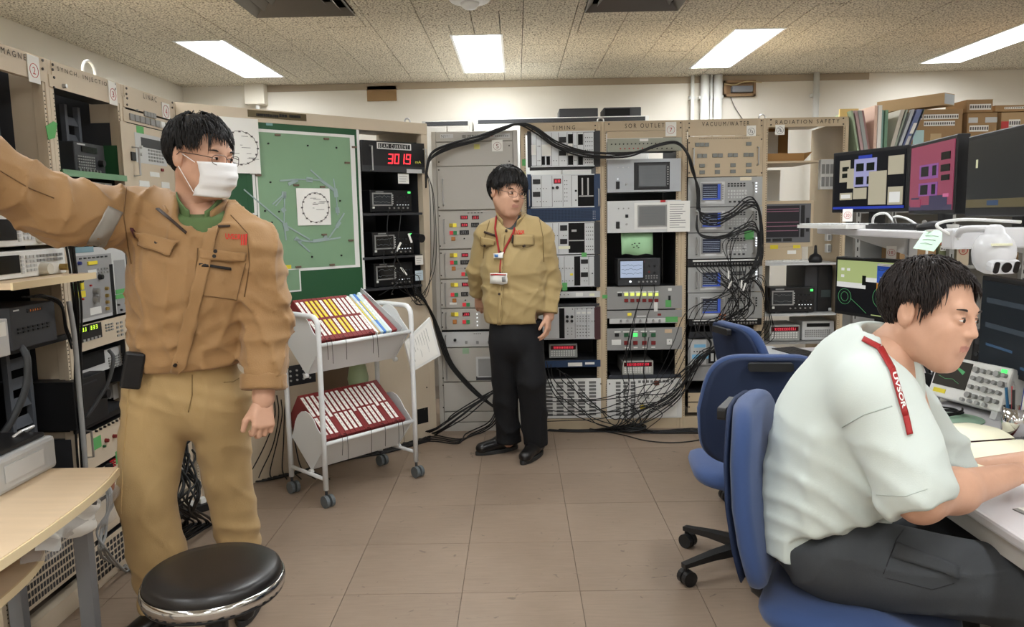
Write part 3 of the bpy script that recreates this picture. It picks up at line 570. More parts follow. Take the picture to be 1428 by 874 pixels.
inst(FB, 'patch_panel', 'coaxial patch panel with orange connectors below the lowest analyser', 'patch panel', (961, 445, 1062, 453.5), M_black, [('l', (966, 445.2, 1056, 447), M_white), ('j', (966, 447.5, 1056, 453), 22, 1, M_steel, .006), ('g', (1001, 436, 1013, 464), 2, 5, mat('orange_copper', (186, 112, 76), .5), .55)], depth=.08, proud=.02)
inst(FB, 'rack_tray', 'dark tray of wiring below the lower patch panel', 'tray', (961, 462, 1062, 470), M_char, [], depth=.36, proud=.0)
inst(FB, 'module_crate', 'grey crate with light blue tapes at the foot of the vacuum rack', 'crate', (959.5, 472, 1063, 509), M_mgrey, [('l', (963, 474, 985, 508), M_lgrey, 'module'), ('l', (968, 480, 984, 484.5), mat('sky_tape', (128, 190, 226), .7), 'tape_tag'), ('l', (965, 494, 990, 500), mat('sky_tape', (128, 190, 226), .7), 'tape_tag'), ('o', (988, 488, 1022, 506)), ('v', (990, 489, 1022, 505), 5, 1, M_lgrey), ('g', (966, 488, 982, 492), 4, 1, M_ink, .4)], depth=.36)
inst(FB, 'louvre_panel', 'grey louvred panel under the crate with light blue tapes', 'panel', (959.5, 510, 1063, 530), M_mgrey, [('v', (978, 512, 1060, 528), 1, 6, M_char)], depth=.3)
for k, (a, b) in enumerate(((547, 559), (560.5, 574))):
    inst(FB, 'drawer_unit', ('upper beige drawer front at the foot of the vacuum rack', 'lower beige drawer front at the foot of the vacuum rack')[k], 'drawer', (959.5, a, 1063, b), M_beige, [('s', [(961, (a+b)/2)])], depth=.3)
# ------------------------------------------------------------------ grey control cabinet (number 5)
x0, x1, z0, z1 = FB.rect((600, 182, 721, 599), 0); zt = FB.px(660, 182)[1]
r = thing('control_cabinet', 'grey steel control cabinet with number tag 5 behind the khaki shirt', 'cabinet', FB.M)
a0, a1 = -.572, -.018; pw = .03
MB().box(a0, a0+pw, .012, .6, .0, zt).build('left_side', M_grey, r, bev=.003); MB().box(a1-pw, a1, .012, .6, .0, zt).build('right_side', M_grey, r, bev=.003)
MB().box(a0+pw, a1-pw, .03, .6, .05, zt).build('carcass', M_grey, r); MB().box(a0+pw, a1-pw, .012, .03, 0, .06).build('plinth', M_grey, r)
fx = lambda y0, y1: (608.6, y0, 714.5, y1)
def door(nm, y0, y1, els, mm=None, root=r):
    q0, q1, c0, c1 = FB.rect(fx(y0, y1), .008); o = MB().box(a0+pw+.002, a1-pw-.002, .008, .03, c0+.0012, c1-.0012).build(nm, mm or M_grey, root, bev=.0015); elements(FB, o, els, .008); return o
door('header_plate', 183, 197, [('l', (614, 187, 632, 192.5), M_lgrey), ('t', 'NYU', 621, 190, 4, 11, M_ink), ('t', '電源制御盤', 661, 190, 4.5, 34, M_ink), ('l', (683, 186, 711, 192.5), M_lgrey)])
x, z = FB.px(686.5, 189.5, .006); m = MB(); s = .007
for a in (90, 210, 330):
    d = Vector((math.cos(math.radians(a)), 0, math.sin(math.radians(a)))); t = Vector((-d.z, 0, d.x)); c = Vector((x, .0062, z)); q = [c, c+d*s*.5+t*s*.28, c+d*s, c+d*s*.5-t*s*.28]; m.quad(*q)
m.build('maker_mark', M_red, r)
elements(FB, r, [('g', (690, 188, 709, 191), 7, 1, M_mgrey, .7)], .0062)
door('blank_door', 197.5, 231, [('l', (661, 201, 669, 208), mat('pale_yellow', (214, 210, 130), .8), 'tape_tag'), ('n', (686, 195, 701, 211), '5', mat('brown_ink', (120, 56, 44), .7)), ('s', [(612, 226), (710, 225), (710, 203)])])
door('blank_door', 231.5, 292, [('h', 617.5, 250, 286), ('s', [(612, 237), (612, 289)])])
SP = lambda x0, y, b=True: [('b', (x0, y-2.6, x0+5, y+2.6), M_yobtn), ('b', (x0+5.2, y-2.6, x0+10.2, y+2.6), M_ybtn)]
RG = lambda x0, y: [('b', (x0, y-2.6, x0+5, y+2.6), M_rbtn), ('b', (x0+5.2, y-2.6, x0+10.2, y+2.6), M_gbtn)]
D5 = lambda x0, x1, y: [('d', (x0, y-2.6, x1, y+2.6), M_maroon, M_redled, 3)]
K5 = lambda x0, x1, y: [('d', (x0, y-3, x1, y+3), M_black, M_mgrey, 4)]
door('control_drawer', 293.5, 346.5, SP(626.5, 314)+RG(627, 324.5)+[('b', (629.5, 330, 635, 335.5), M_obtn), ('h', 619, 306, 339), ('k', 647.5, 332.5, 1.1), ('s', [(613, 301), (614, 343)])]+D5(642, 652.5, 303)+D5(658, 668, 303)+D5(642.5, 652.5, 313.5)+K5(641, 654, 324)+K5(657, 668, 313.5)+[('g', (651, 296, 674, 297.5), 5, 1, M_ink, .6)])
door('control_drawer', 347.5, 388, SP(627.5, 355.7)+RG(627.8, 366)+[('b', (630, 371.5, 635.5, 377), M_obtn), ('h', 620.5, 354, 385), ('k', 648.5, 374, 1.1), ('s', [(615, 353), (615.5, 384)])]+RG(643.5, 382)+D5(643.5, 653, 355.5)+K5(642, 655, 365.5))
door('control_drawer', 389, 429, SP(628.6, 397)+RG(628.6, 410.7)+[('b', (631, 416, 636.5, 421.5), M_obtn), ('l', (627, 421.5, 637, 424.5), M_paper), ('h', 620.8, 395, 426), ('k', 649, 418.5, 1.1), ('s', [(616, 394.5), (616.5, 425)])]+RG(645, 424.5)+D5(644, 655, 396.5)+K5(643, 653, 410))
door('control_drawer', 430, 459.5, SP(629, 438)+[('b', (631.5, 445.5, 637, 451.5), M_obtn), ('h', 621.8, 436, 457), ('j', (664, 435, 667, 456), 1, 4, M_wled, .004), ('s', [(617, 436), (617, 456)])]+RG(645, 448.5)+D5(645, 655, 438))
MB().box(a0+pw+.002, a1-pw-.002, .006, .03, FB.px(660, 462)[1]-.001, FB.px(660, 459.7)[1]).build('slot', M_dark, r)
door('control_drawer', 462, 483.5, [('k', 634.5, 474, 2.2), ('b', (648.5, 475, 652, 479), M_mgrey), ('b', (664, 475, 667.5, 479), M_mgrey), ('b', (680, 475, 683.5, 479), M_mgrey), ('h', 621.5, 468, 481), ('g', (660, 464.5, 671, 465.6), 4, 1, M_ink, .6)], M_lgrey)
door('recess_panel', 484.5, 531.5, [('o', (664, 497, 694, 530), M_lgrey), ('scr', (667, 500, 692, 524), M_mgrey, M_lgrey), ('o', (664, 524.5, 694, 530), M_char), ('h', 622.5, 491, 528), ('l', (645, 485, 654, 493), mat('sage_tape', (150, 178, 146), .8), 'tape_tag'), ('s', [(618, 527), (618, 490)])])
door('lower_door', 532.5, 573, [('s', [(618, 537), (618.5, 568)])])
door('kick_panel', 574, 588, [])
# ------------------------------------------------------------------ contents of the radiation rack
def shelf_in(F, label, y, m, x0=None, x1=None, depth=.5, front=.02, th=.012, name='rack_shelf'):
    z = F.px(1120, y, front)[1]; return tag(MB().box(x0, x1, front, depth, z-th, z).build(name, m, None, M=F.M), label, 'shelf'), z
ra, rb = 3*P+.024, 3*P+.52
_, zA = shelf_in(FB, 'beige shelf under the brown envelope in the radiation rack', 224, M_beige, ra, ra+.34)
_, zB = shelf_in(FB, 'grey shelf carrying the small white keyboard in the radiation rack', 367, M_lgrey, ra, rb)
_, zC = shelf_in(FB, 'grey shelf under the dark oscilloscope in the radiation rack', 437.5, M_lgrey, ra, rb)
_, zD = shelf_in(FB, 'lowest grey shelf of the radiation rack under the meters', 477, M_mgrey, ra, rb)
tag(MB().box(ra, ra+.32, .53, .56, zA+.02, zA+.30).build('backing_board', M_brown, None, M=FB.M), 'brown board standing at the back of the radiation rack top', 'board')
tag(MB().box(ra+.003, ra+.24, .50, .51, zA+.012, zA+.235).build('white_document', M_paper, None, M=FB.M), 'white document leaning behind the brown envelope', 'paper')
e0 = thing('envelope', 'thick brown envelope lying on the top shelf of the radiation rack', 'envelope', FB.M)
MB().prism([(ra+.002, .03, zA), (ra+.25, .03, zA), (ra+.30, .1, zA+.03), (ra+.30, .35, zA+.03), (ra+.002, .35, zA)], [(ra+.002, .03, zA+.05), (ra+.25, .03, zA+.05), (ra+.33, .1, zA+.062), (ra+.30, .35, zA+.05), (ra+.002, .35, zA+.06)]).build('body', M_brown, e0)
x0, x1, z0, z1 = FB.rect((1073, 284, 1130, 338), .1)
mo = thing('panel_monitor', 'beige-framed monitor with dark plotted traces in the radiation rack', 'monitor', FB.M)
zB2 = zB
MB().box(ra+.003, x1+.02, .1, .14, z0-.03, z1+.02).build('case', M_beige, mo, bev=.004)
s = MB().box(ra+.006, x1, .096, .1, z0, z1).build('screen', em('plot_screen', (104, 104, 106), .5), mo)
m = MB(); m.box(ra+.01, x1-.075, .0945, .096, z0+.035, z1-.012); m.build('plot_area', em('plot_dark', (46, 44, 48), .5), s)
m = MB()
for k, zz in enumerate((.86, .8, .52, .42, .3)): m.box(ra+.014, x1-.08, .094, .0945, z0+(z1-z0)*zz, z0+(z1-z0)*zz+.004)
m.build('trace', em('plot_trace', (150, 104, 120), .6), s)
m = MB()
for k in range(3): m.box(ra+.012+k*.07, ra+.07+k*.07, .0945, .096, z0+.008, z0+.028)
m.box(x1-.065, x1-.04, .0945, .096, z0+.035, z1-.012); m.box(x1-.03, x1-.01, .0945, .096, z0+.07, z0+.16); m.build('plot_buttons', M_black, s)
MB().box(ra+.03, ra+.28, .1, .28, zB, z0-.03).build('base', M_beige, mo)
elements(FB, mo, [('l', (1074, 341.5, 1085, 347), M_yel), ('l', (1106, 341.5, 1116, 346), M_yel), ('l', (1098, 349, 1110, 354), M_white)], .1)
kb = thing('keyboard', 'small white keyboard on the radiation rack shelf', 'keyboard', FB.M)
MB().box(ra+.002, ra+.30, -.02+.045, .13, zB, zB+.015).build('case', M_lgrey, kb, bev=.004)
m = MB()
for i in range(14):
    for j in range(4): m.box(ra+.01+i*.0205, ra+.027+i*.0205, .032+j*.023, .05+j*.023, zB+.015, zB+.021)
m.build('keys', M_white, kb)['kind'] = 'stuff'
st = thing('desk_stand', 'small black ball-shaped holder at the end of the keyboard shelf', 'holder', T(*(FB.M @ Vector((rb-.13, .09, zB)))))
MB().lathe([(0, 0), (.04, 0), (.045, .02), (.035, .045), (.012, .06), (.008, .11), (0, .115)], 16).build('base', M_black, st, smooth=True)
pc = thing('computer_tower', 'black computer tower standing in the radiation rack below the keyboard', 'computer', FB.M)
x0, x1, _, _ = FB.rect((1122, 372, 1162, 435), .12)
MB().box(x0, min(x1, rb-.005), .12, .48, zC, zB-.022).build('case', M_char, pc, bev=.004); MB().box(x0+.085, min(x1, rb-.006), .112, .12, zC+.003, zB-.026).build('front_cover', M_black, pc)
elements(FB, pc, [('l', (1145, 404, 1158, 414), mat('pc_badge', (60, 70, 70), .4)), ('b', (1155, 429, 1159, 433), M_lgrey)], .112)
def scope(F, label, rc, y, zb, scr, grn=True, case=None, lit=None, d=.13, scrm=None, group=None):
    x0, x1, z0, z1 = F.rect(rc, y); z0 = zb if zb is not None else z0
    r = thing('oscilloscope', label, 'oscilloscope', F.M, group)
    MB().box(x0, x1, y, y+d, z0+.006, z1).build('case', case or M_black, r, bev=.005)
    for q in (.1, .85): MB().box(x0+(x1-x0)*q, x0+(x1-x0)*q+.015, y+.02, y+.06, z0, z0+.0065).build('foot', M_black, r)
    w, h = rc[2]-rc[0], rc[3]-rc[1]; a, b = rc[0], rc[1]
    els = [('scr', (a+w*.07, b+h*.2, a+w*.5, b+h*.72), scrm or M_scr, M_mgrey, 0, scope_traces(mat('dim_trace', (110, 116, 120), .4), 2))]
    els += [('g', (a+w*.52, b+h*.2, a+w*.56, b+h*.72), 1, 5, M_lgrey, .55)]
    for i in range(4):
        for j in range(2): els.append(('k', a+w*(.64+.085*i), b+h*(.33+.25*j), h*.034, M_char))
    if grn: els.append(('b', (a+w*.9, b+h*.07, a+w*.96, b+h*.17), M_glit))
    els += [('g', (a+w*.62, b+h*.7, a+w*.95, b+h*.78), 5, 1, M_wled, .3), ('j', (a+w*.4, b+h*.82, a+w*.95, b+h*.96), 5, 1, M_steel, .0055), ('b', (a+w*.05, b+h*.82, a+w*.1, b+h*.92), M_white), ('l', (a+w*.13, b+h*.06, a+w*.32, b+h*.11), M_mgrey)]
    elements(F, r, els, y); return r
scope(FB, 'dark oscilloscope with green power light in the radiation rack', (1073.5, 400.5, 1136, 433), .06, zC, None)
def bench(F, name, label, cat, rc, y, zb, face, els, d=.25):
    x0, x1, z0, z1 = F.rect(rc, y); r = thing(name, label, cat, F.M)
    MB().box(x0, x1, y, y+d, zb+.004, z1).build('case', face, r, bev=.003)
    for q in (.1, .85): MB().box(x0+(x1-x0)*q, x0+(x1-x0)*q+.014, y+.02, y+.05, zb, zb+.0045).build('foot', M_black, r)
    elements(F, r, els, y); return r
bench(FB, 'bench_meter', 'grey bench multimeter with red digits at the foot of the radiation rack', 'meter', (1073.5, 453.5, 1115.5, 474), .06, zD, mat('meter_grey', (158, 160, 156), .5), MTR((1073.5, 453.5, 1115.5, 474), 12))
bench(FB, 'power_supply', 'pale grey instrument with dark slot beside the radiation rack meter', 'instrument', (1118.5, 447.5, 1163, 472), .08, zD, M_lgrey, [('o', (1125, 450.5, 1157, 455.5)), ('g', (1122, 459, 1158, 470), 12, 4, M_mgrey, .6)])
c0 = FB.M @ Vector((ra+.06, .55, 1.35)); 
tag(MB().box(ra+.003, ra+.26, .5, .51, zB+.36, zA-.03).build('white_board', M_paper, None, M=FB.M), 'white sheet hung at the back of the radiation rack between shelves', 'paper')
tag(MB().box(ra+.003, ra+.2, .5, .51, zC+.02, zB-.03).build('white_board', M_paper, None, M=FB.M), 'white sheet at the back of the radiation rack under the keyboard shelf', 'paper')
# switch plates on the inner side of the rack
for k, (yy, lb) in enumerate((((222, 264), 'white switch box with dark windows beside the leftmost upper monitor'), ((326, 336), 'small pale switch box below the upper desk shelf'), ((340, 352), 'lower pale switch box above the desk monitor'))):
    F2 = FB; x0, x1, z0, z1 = F2.rect((1144 if k == 0 else 1153, yy[0], 1163 if k == 0 else 1168, yy[1]), .2)
    q = thing('switch_box', lb, 'switch box', FB.M); xx = rb+.0
    MB().box(x0, rb+.0175, .2, .24, z0, z1).build('case', M_white, q, bev=.004)
    m = MB()
    for i in range(3 if k == 0 else 2):
        for j in range(2 if k == 0 else 1): m.box(x0+.008+i*(x1-x0)/3.2, x0+.008+(i+.75)*(x1-x0)/3.2, .197, .2, z0+.02+j*(z1-z0)*.42 if k == 0 else z0+.008, z0+.02+(j+.75)*(z1-z0)*.42 if k == 0 else z1-.008)
    m.build('windows', M_mgrey, q)['kind'] = 'stuff'
# ------------------------------------------------------------------ white cupboards and black boxes behind the racks
def cupboard(label, px0, px1, py, Y, gmat, d=.4):
    a, b = aty(px0, py, Y), aty(px1, py, Y); r = thing('steel_cupboard', label, 'cupboard', T((a.x+b.x)/2, Y, 0)); w = (b.x-a.x)/2; h = a.z
    MB().box(-w, w, 0, d, .0, h).build('body', gmat, r, bev=.004)
    for s in (-1, 1): q = MB().box(min(.004*s, s*(w-.02)), max(.004*s, s*(w-.02)), -.012, 0, .1, h-.04).build('door', gmat, r, bev=.003); MB().box(s*.04-.008, s*.04+.008, -.03, -.012, h*.5, h*.5+.12).build('handle', M_steel, q)
    MB().box(-w+.03, w-.03, -.013, -.0, h-.036, h-.008).build('vent_slit', M_char, r)
    return r, h
cupboard('grey steel cupboard behind the left half of the grey control cabinet', 588, 658, 169, 5.95, M_grey)
rC, hC = cupboard('long white steel cupboard top behind the timing and outlet racks', 661, 905, 166, 5.95, M_white)
for k, (a, b, yt, lb) in enumerate(((780, 834, 151.5, 'dark grey box, left of two on the white cupboard'), (842, 894, 150, 'black open-ended box, right of two on the white cupboard'))):
    A, B = aty(a, 165, 6.0), aty(b, 165, 6.0); h = aty(a, yt, 6.0).z-hC
    q = thing('storage_box', lb, 'box', T(A.x, 6.0, hC))
    MB().box(0, B.x-A.x, 0, .25, .0, h).build('case', M_char, q, bev=.004)
    MB().box(.01, (B.x-A.x)*(.97 if k == 0 else .7), -.004, 0, .01, h-.01).build('front_cover', M_char if k == 0 else M_dark, q)
# ------------------------------------------------------------------ left row: MAGNET, SYNCH. INJECTION, LINAC
rack(FLt, -.516, 'cream equipment rack headed LINAC with number tag 4', [('t', 'LINAC', 209, 136.5, 7, 18), ('n', (225.5, 144, 236, 165), '4'), ('s', [(176, 123), (176, 131), (240, 143), (240, 150)]), ('l', (190, 176, 200, 187), M_gtape, 'tape_tag')], W=.516, m=M_beigeL, side=M_char, back=[(.1, 1.95)])
rack(FLt, -1.032, 'cream equipment rack headed SYNCH INJECTION with number tag 3', [('t', 'SYNCH. INJECTION', 119, 109, 7.5, 72), ('n', (151, 114, 162, 146), '3'), ('s', [(73, 90), (73, 97), (160, 117), (160, 124)])], W=.516, m=M_beigeL, side=M_char, header=.085, back=[(.1, 1.95)])
rack(FLt, -1.548, 'cream equipment rack headed MAGNET with number tag 2', [('t', 'MAGNET', 22, 76, 8.5, 40), ('n', (38, 78, 54, 115), '2'), ('s', [(59, 84), (59, 96)])], W=.516, m=M_beigeL, side=M_char, header=.085, back=[(.1, 1.95)])
tp_ = [(*FLt.px(a, b, -.006), ) for a, b in ((64, 176), (68, 195), (77, 192), (80, 172), (75, 169))]
tag(MB().prism([(a, -.006, b) for a, b in tp_], [(a, -.004, b) for a, b in tp_]).build('tape_patch', M_gtape, None, M=FLt.M), 'green tape patch stuck on the post left of the SYNCH opening', 'tape')
# LINAC panels
e = [('b', (200+4.2*k, 155+1.1*k, 203.6+4.2*k, 162+1.1*k), M_mgrey) for k in range(4)]+[('k', 190, 154, 1.1, M_steel), ('s', [(177, 137), (177, 146)])]
inst(FLt, 'lamp_panel', 'cream panel with four small grey windows under LINAC', 'panel', (173, 145, 241, 158), M_beigeL, e, depth=.2)
e = [('b', (180+7.2*k, 158.5+1.9*k, 185.5+7.2*k, 167.5+1.9*k), M_white if k == 6 else M_mgrey) for k in range(8)]
inst(FLt, 'lamp_panel', 'cream panel with a row of eight square windows in the LINAC rack', 'panel', (173, 160.5, 241, 177), M_beigeL, e, depth=.2)
e = [('o', (189, 189, 231, 229), M_lgrey), ('o', (196.5, 194.5, 228, 207.5), M_char), ('g', (206, 209, 228, 227), 6, 4, M_mgrey, .6), ('k', 195, 205, 1.6, M_lgrey), ('k', 195, 215, 1.6, M_lgrey), ('b', (182, 212, 188, 224), M_black), ('l', (209, 240, 222, 246.5), M_white), ('l', (194, 252, 208, 260), M_white), ('l', (225, 254, 236, 262), M_white), ('b', (224, 235, 227, 239), M_drbtn), ('h', 184, 205, 245)]
inst(FLt, 'instrument_panel', 'cream panel with built-in instrument and white labels beside the masked man', 'instrument', (173, 178.5, 243, 300), M_beigeL, e, depth=.3)
for k, (a, b) in enumerate(((302, 380), (382, 450), (452, 520))):
    inst(FLt, 'control_unit', ('upper', 'middle', 'lower')[k]+' cream control panel of the LINAC rack hidden behind the jacket', 'panel', (176, a, 250, b), M_beigeL, [('g', (185, a+15, 240, b-20), 6, 3, M_mgrey, .4)], depth=.25)
inst(FLt, 'vent_panel', 'cream louvred panel at the foot of the LINAC rack behind the trouser legs', 'panel', (205, 545, 268, 700), M_beigeL, [('v', (220, 580, 262, 680), 1, 9, M_mgrey)], depth=.2)
# SYNCH rack
inst(FLt, 'blank_panel_unit', 'cream blank panel with a small knob under SYNCH INJECTION', 'panel', (70, 118, 164, 133.5), M_beigeL, [('k', 88, 120, 1.8, M_steel), ('s', [(75, 108), (75, 122)])], depth=.1)
def ladder(label, x0, x1, y, z0, z1):
    r = thing('louvre_column', label, 'panel', FLt.M); m = mat('slate_grey', (88, 92, 98), .5)
    MB().box(x0, x0+.018, y, y+.02, z0, z1).build('upright', m, r); MB().box(x1-.018, x1, y, y+.02, z0, z1).build('upright', m, r)
    n = int((z1-z0)/.07)
    for i in range(n): MB().prism([(x0+.018, y+.003, z0+.02+i*.07), (x1-.018, y+.003, z0+.02+i*.07), (x1-.018, y+.018, z0+.055+i*.07), (x0+.018, y+.018, z0+.055+i*.07)], [(x0+.018, y+.001, z0+.022+i*.07), (x1-.018, y+.001, z0+.022+i*.07), (x1-.018, y+.016, z0+.057+i*.07), (x0+.018, y+.016, z0+.057+i*.07)]).build('slat', m, r)
ladder('grey louvred column in the dark opening under SYNCH INJECTION', -.74, -.63, .12, 1.66, 1.90)
ladder('grey louvred column in the dark opening under MAGNET', -1.29, -1.14, .12, 1.62, 1.90)
ladder('grey louvred column low in the MAGNET rack above the printer', -1.26, -1.13, .1, .55, 1.0)
g1 = thing('scope_tray', 'dark green steel tray holding an instrument in the SYNCH rack', 'tray', FLt.M); M_dgreen = mat('tray_green', (40, 84, 52), .5)
zt = FLt.px(124, 244)[1]; zu = FLt.px(157, 200)[1]
MB().box(-1.005, -.541, -.004, .4, zt, zt+.01).build('floor_plate', M_dgreen, g1); MB().box(-1.005, -.541, -.008, -.004, zt-.012, zt+.012).build('lip', mat('lip_green', (112, 150, 116), .5), g1)
MB().box(-.545, -.541, 0, .4, zt+.01, zu).build('side_plate', M_dgreen, g1); MB().box(-.66, -.545, .3, .304, zt+.01, zu).build('rear_plate', M_dgreen, g1)
r = thing('signal_analyser', 'dark grey key-covered instrument on the green tray', 'instrument', FLt.M)
x0, x1, z0, z1 = FLt.rect((104.5, 200, 146, 238), .05); z0 = zt+.01
MB().box(x0, x1, .05, .38, z0+.006, z1).build('case', M_char, r, bev=.004)
for q in (x0+.03, x1-.05): MB().box(q, q+.02, .07, .1, z0, z0+.0065).build('foot', M_black, r)
elements(FLt, r, [('scr', (113, 205, 134, 213), M_scrb), ('g', (108, 217, 132, 236), 8, 5, M_mgrey, .55), ('k', 139, 228, 3.2, M_black), ('l', (107, 200, 118, 202), M_lgrey), ('j', (108, 236.5, 140, 239.5), 7, 1, M_steel, .005)], .05)
bench(FLt, 'frequency_counter', 'pale instrument with dark window just above the outstretched sleeve', 'instrument', (118, 254, 157, 272), .03, FLt.px(137, 276, .03)[1], M_lgrey, [('o', (123, 256, 146, 268), M_scrb)])
inst(FLt, 'rack_shelf', 'thin shelf behind the outstretched sleeve in the SYNCH rack', 'shelf', (80, 276, 170, 280), M_char, [], depth=.36)
inst(FLt, 'instrument_panel', 'grey instrument panel hidden behind the outstretched sleeve', 'panel', (88, 283, 172, 342), M_mgrey, [('g', (100, 295, 165, 330), 8, 3, M_char, .5)], depth=.3)
e = [('l', (104, 355, 158, 441), mat('crate_grey', (150, 150, 150), .4), 'module'), ('l', (161, 362, 176, 436), mat('crate_grey', (150, 150, 150), .4), 'module'), ('o', (154.5, 368, 159.5, 440)), ('o', (105, 344, 130, 352), mat('teal_glass', (120, 150, 160), .3)), ('b', (121, 364, 134, 369), M_yel), ('l', (102.5, 394, 115, 405), M_gtape, 'tape_tag'), ('b', (111, 393, 115, 404), M_yel), ('l', (103, 406, 119, 415), M_yel, 'tape_tag'), ('l', (122, 376, 134, 381), M_white), ('l', (125, 428, 141, 438), M_white), ('k', 131, 406, 3, M_steel), ('k', 131.5, 417.5, 3.2, M_steel), ('k', 138, 386, 2.4), ('k', 108, 390, 3, M_black), ('k', 147, 402, 1.6, mat('brass', (176, 150, 90), .35, metal=.8)), ('k', 147.5, 412, 1.6, mat('brass', (176, 150, 90), .35, metal=.8)), ('k', 148, 421, 1.6, mat('brass', (176, 150, 90), .35, metal=.8)), ('k', 148, 430, 1.6, mat('brass', (176, 150, 90), .35, metal=.8)), ('k', 125, 398, .9, M_red), ('k', 114, 417, .9, M_red), ('k', 164, 425, 1), ('k', 168, 432, 1), ('l', (161, 403, 174, 409), M_gtape), ('l', (161, 410, 174, 416), M_gtape), ('k', 109, 367, 1.6, mat('blue_cap', (50, 60, 130), .4)), ('g', (108, 357, 150, 361), 7, 1, M_char, .5), ('g', (135, 372, 152, 382), 4, 2, M_steel, .5)]
inst(FLt, 'module_crate', 'grey module crate with yellow tape and steel connectors beside the masked man', 'crate', (99, 344, 178, 444), M_lgrey, e, depth=.36)
inst(FLt, 'power_supply', 'cream power supply with yellow-green digits below the grey crate', 'power supply', (103, 447, 181, 482), M_beigeL, [('o', (106, 453, 142, 475), M_black), ('d', (108, 455, 121, 465), M_black, M_yled, 3), ('d', (122.5, 451, 137, 461), M_black, M_yled, 3), ('g', (108, 470, 141, 476), 6, 1, M_mgrey, .6), ('g', (146, 450, 158, 462), 3, 3, M_mgrey, .6), ('g', (161, 447, 172, 470), 2, 4, M_mgrey, .5)], depth=.36)
inst(FLt, 'rack_shelf', 'black shelf lip under the black amplifier in the SYNCH rack', 'shelf', (104, 577, 196, 584), M_black, [], depth=.4, proud=.01)
zs = FLt.px(150, 577)[1]
bench(FLt, 'amplifier', 'black amplifier box with round connector on the SYNCH rack shelf', 'amplifier', (103, 524, 149, 562), -.03, zs, M_black, [('k', 143, 549, 4, M_black), ('l', (110, 533, 135, 535), M_char)], d=.3)
bench(FLt, 'panel_gauge', 'pale boxed gauge with white face behind the amplifier', 'gauge', (152, 527, 190, 556), .12, zs, M_mgrey, [('l', (157, 531, 184, 552), M_white)], d=.2)
inst(FLt, 'silver_unit', 'silver instrument above the black amplifier in the SYNCH rack', 'instrument', (102, 488, 190, 516), M_lgrey, [('o', (104, 492, 146, 513)), ('g', (150, 492, 186, 510), 8, 5, M_mgrey, .6)], depth=.34, proud=-.03)
e = [('j', (129, 590, 176, 592), 8, 1, M_ink, .005), ('k', 147, 614, 1.8, M_drbtn), ('k', 158, 608, 1.8, M_drbtn), ('k', 170, 602, 1.8, M_drbtn), ('l', (128, 609, 141, 626), M_gtape, 'tape_tag'), ('h', 117, 600, 640), ('k', 144, 622, 1.2, M_gdark)]
inst(FLt, 'switch_unit', 'cream panel with red switches and a row of holes in the SYNCH rack', 'panel', (106, 590, 198, 640), M_beigeL, e, depth=.3)
inst(FLt, 'switch_unit', 'cream panel with black knob and red dots above the wooden desk', 'panel', (110, 645, 201, 684), M_beigeL, [('k', 149, 650, 3), ('l', (161, 626, 174, 644), M_gtape, 'tape_tag'), ('j', (152, 640, 160, 652), 3, 3, M_red, .004)], depth=.3)
inst(FLt, 'lower_panel', 'cream lowest panel of the SYNCH rack with a brown label', 'panel', (112, 688, 205, 735), M_beigeL, [('l', (147, 672, 160, 686), mat('rust_label', (150, 100, 74), .7)), ('o', (166, 655, 172, 676))], depth=.3)
inst(FLt, 'vent_panel', 'grey mesh vent at the foot of the SYNCH rack', 'panel', (120, 738, 210, 790), M_beigeL, [('v', (126, 742, 205, 786), 16, 5, M_char)], depth=.2)
inst(FLt, 'vent_panel', 'grey mesh vent of the MAGNET rack foot below the wooden desk', 'panel', (8, 745, 116, 835), M_beigeL, [('v', (14, 750, 112, 830), 22, 7, M_char)], depth=.2)
# MAGNET rack
z0 = 1.66
tag(MB().box(-1.33, -1.055, .06, .064, 1.545, 1.66).build('blanking_plate', mat('taupe_plate', (150, 136, 116), .6), None, M=FLt.M), 'taupe plate filling the lower MAGNET opening above the sleeve', 'plate')
def gen(label, zb, zt, tagc=None):
    r = thing('signal_generator', label, 'instrument', FLt.M, 'white signal generators'); y = -.02; x0, x1 = -1.525, -1.062
    MB().box(x0, x1, y, .36, zb, zt).build('case', M_white, r, bev=.004)
    h = zt-zb; s = MB().box(x0+.05, x0+.2, y-.003, y, zb+h*.2, zt-h*.15).build('screen', M_scrb, r)
    m = MB()
    for i in range(5): m.box(x0+.207, x0+.22, y-.004, y, zb+h*(.15+.14*i), zb+h*(.25+.14*i))
    m.build('soft_keys', M_lgrey, r)['kind'] = 'stuff'
    for i in range(11):
        for j in range(4):
            if j < 2 and i > 2: continue
            MB().box(x0+.235+i*.019, x0+.249+i*.019, y-.005, y, zb+h*(.2+.17*j), zb+h*(.3+.17*j)).build('key', M_lgrey if i < 3 else M_mgrey, r)
    xk = x0+.32; zk = zb+h*.25
    MB().cyl((xk, y, zk), (xk, y-.03, zk), .022, .019, 18).build('rotary_knob', mat('ivory_knob', (206, 202, 188), .45), r, smooth=False)
    MB().box(xk+.03, xk+.1, y-.002, y, zk-.016, zk+.016).build('label_strip', M_paper, r)
    MB().cyl((xk+.105, y, zk), (xk+.105, y-.03, zk), .012, n=12).build('connector', mat('brass', (176, 150, 90), .35, metal=.8), r)
    return r
gen('upper white signal generator with round ivory knob under the outstretched arm', 1.355, 1.46)
gen('lower white signal generator standing over the pale wooden shelf', 1.262, 1.335) if 0 else gen('lower white signal generator standing over the pale wooden shelf', 1.25, 1.34)
M_wood = mat('pale_wood', (214, 190, 158), .45, noise=.10, nscale=3, stretch=(1, 14, 14)); M_wedge = mat('maple_edge', (226, 206, 166), .5)
ws = thing('wooden_shelf', 'pale wooden shelf board projecting from the MAGNET rack', 'shelf', FLt.M)
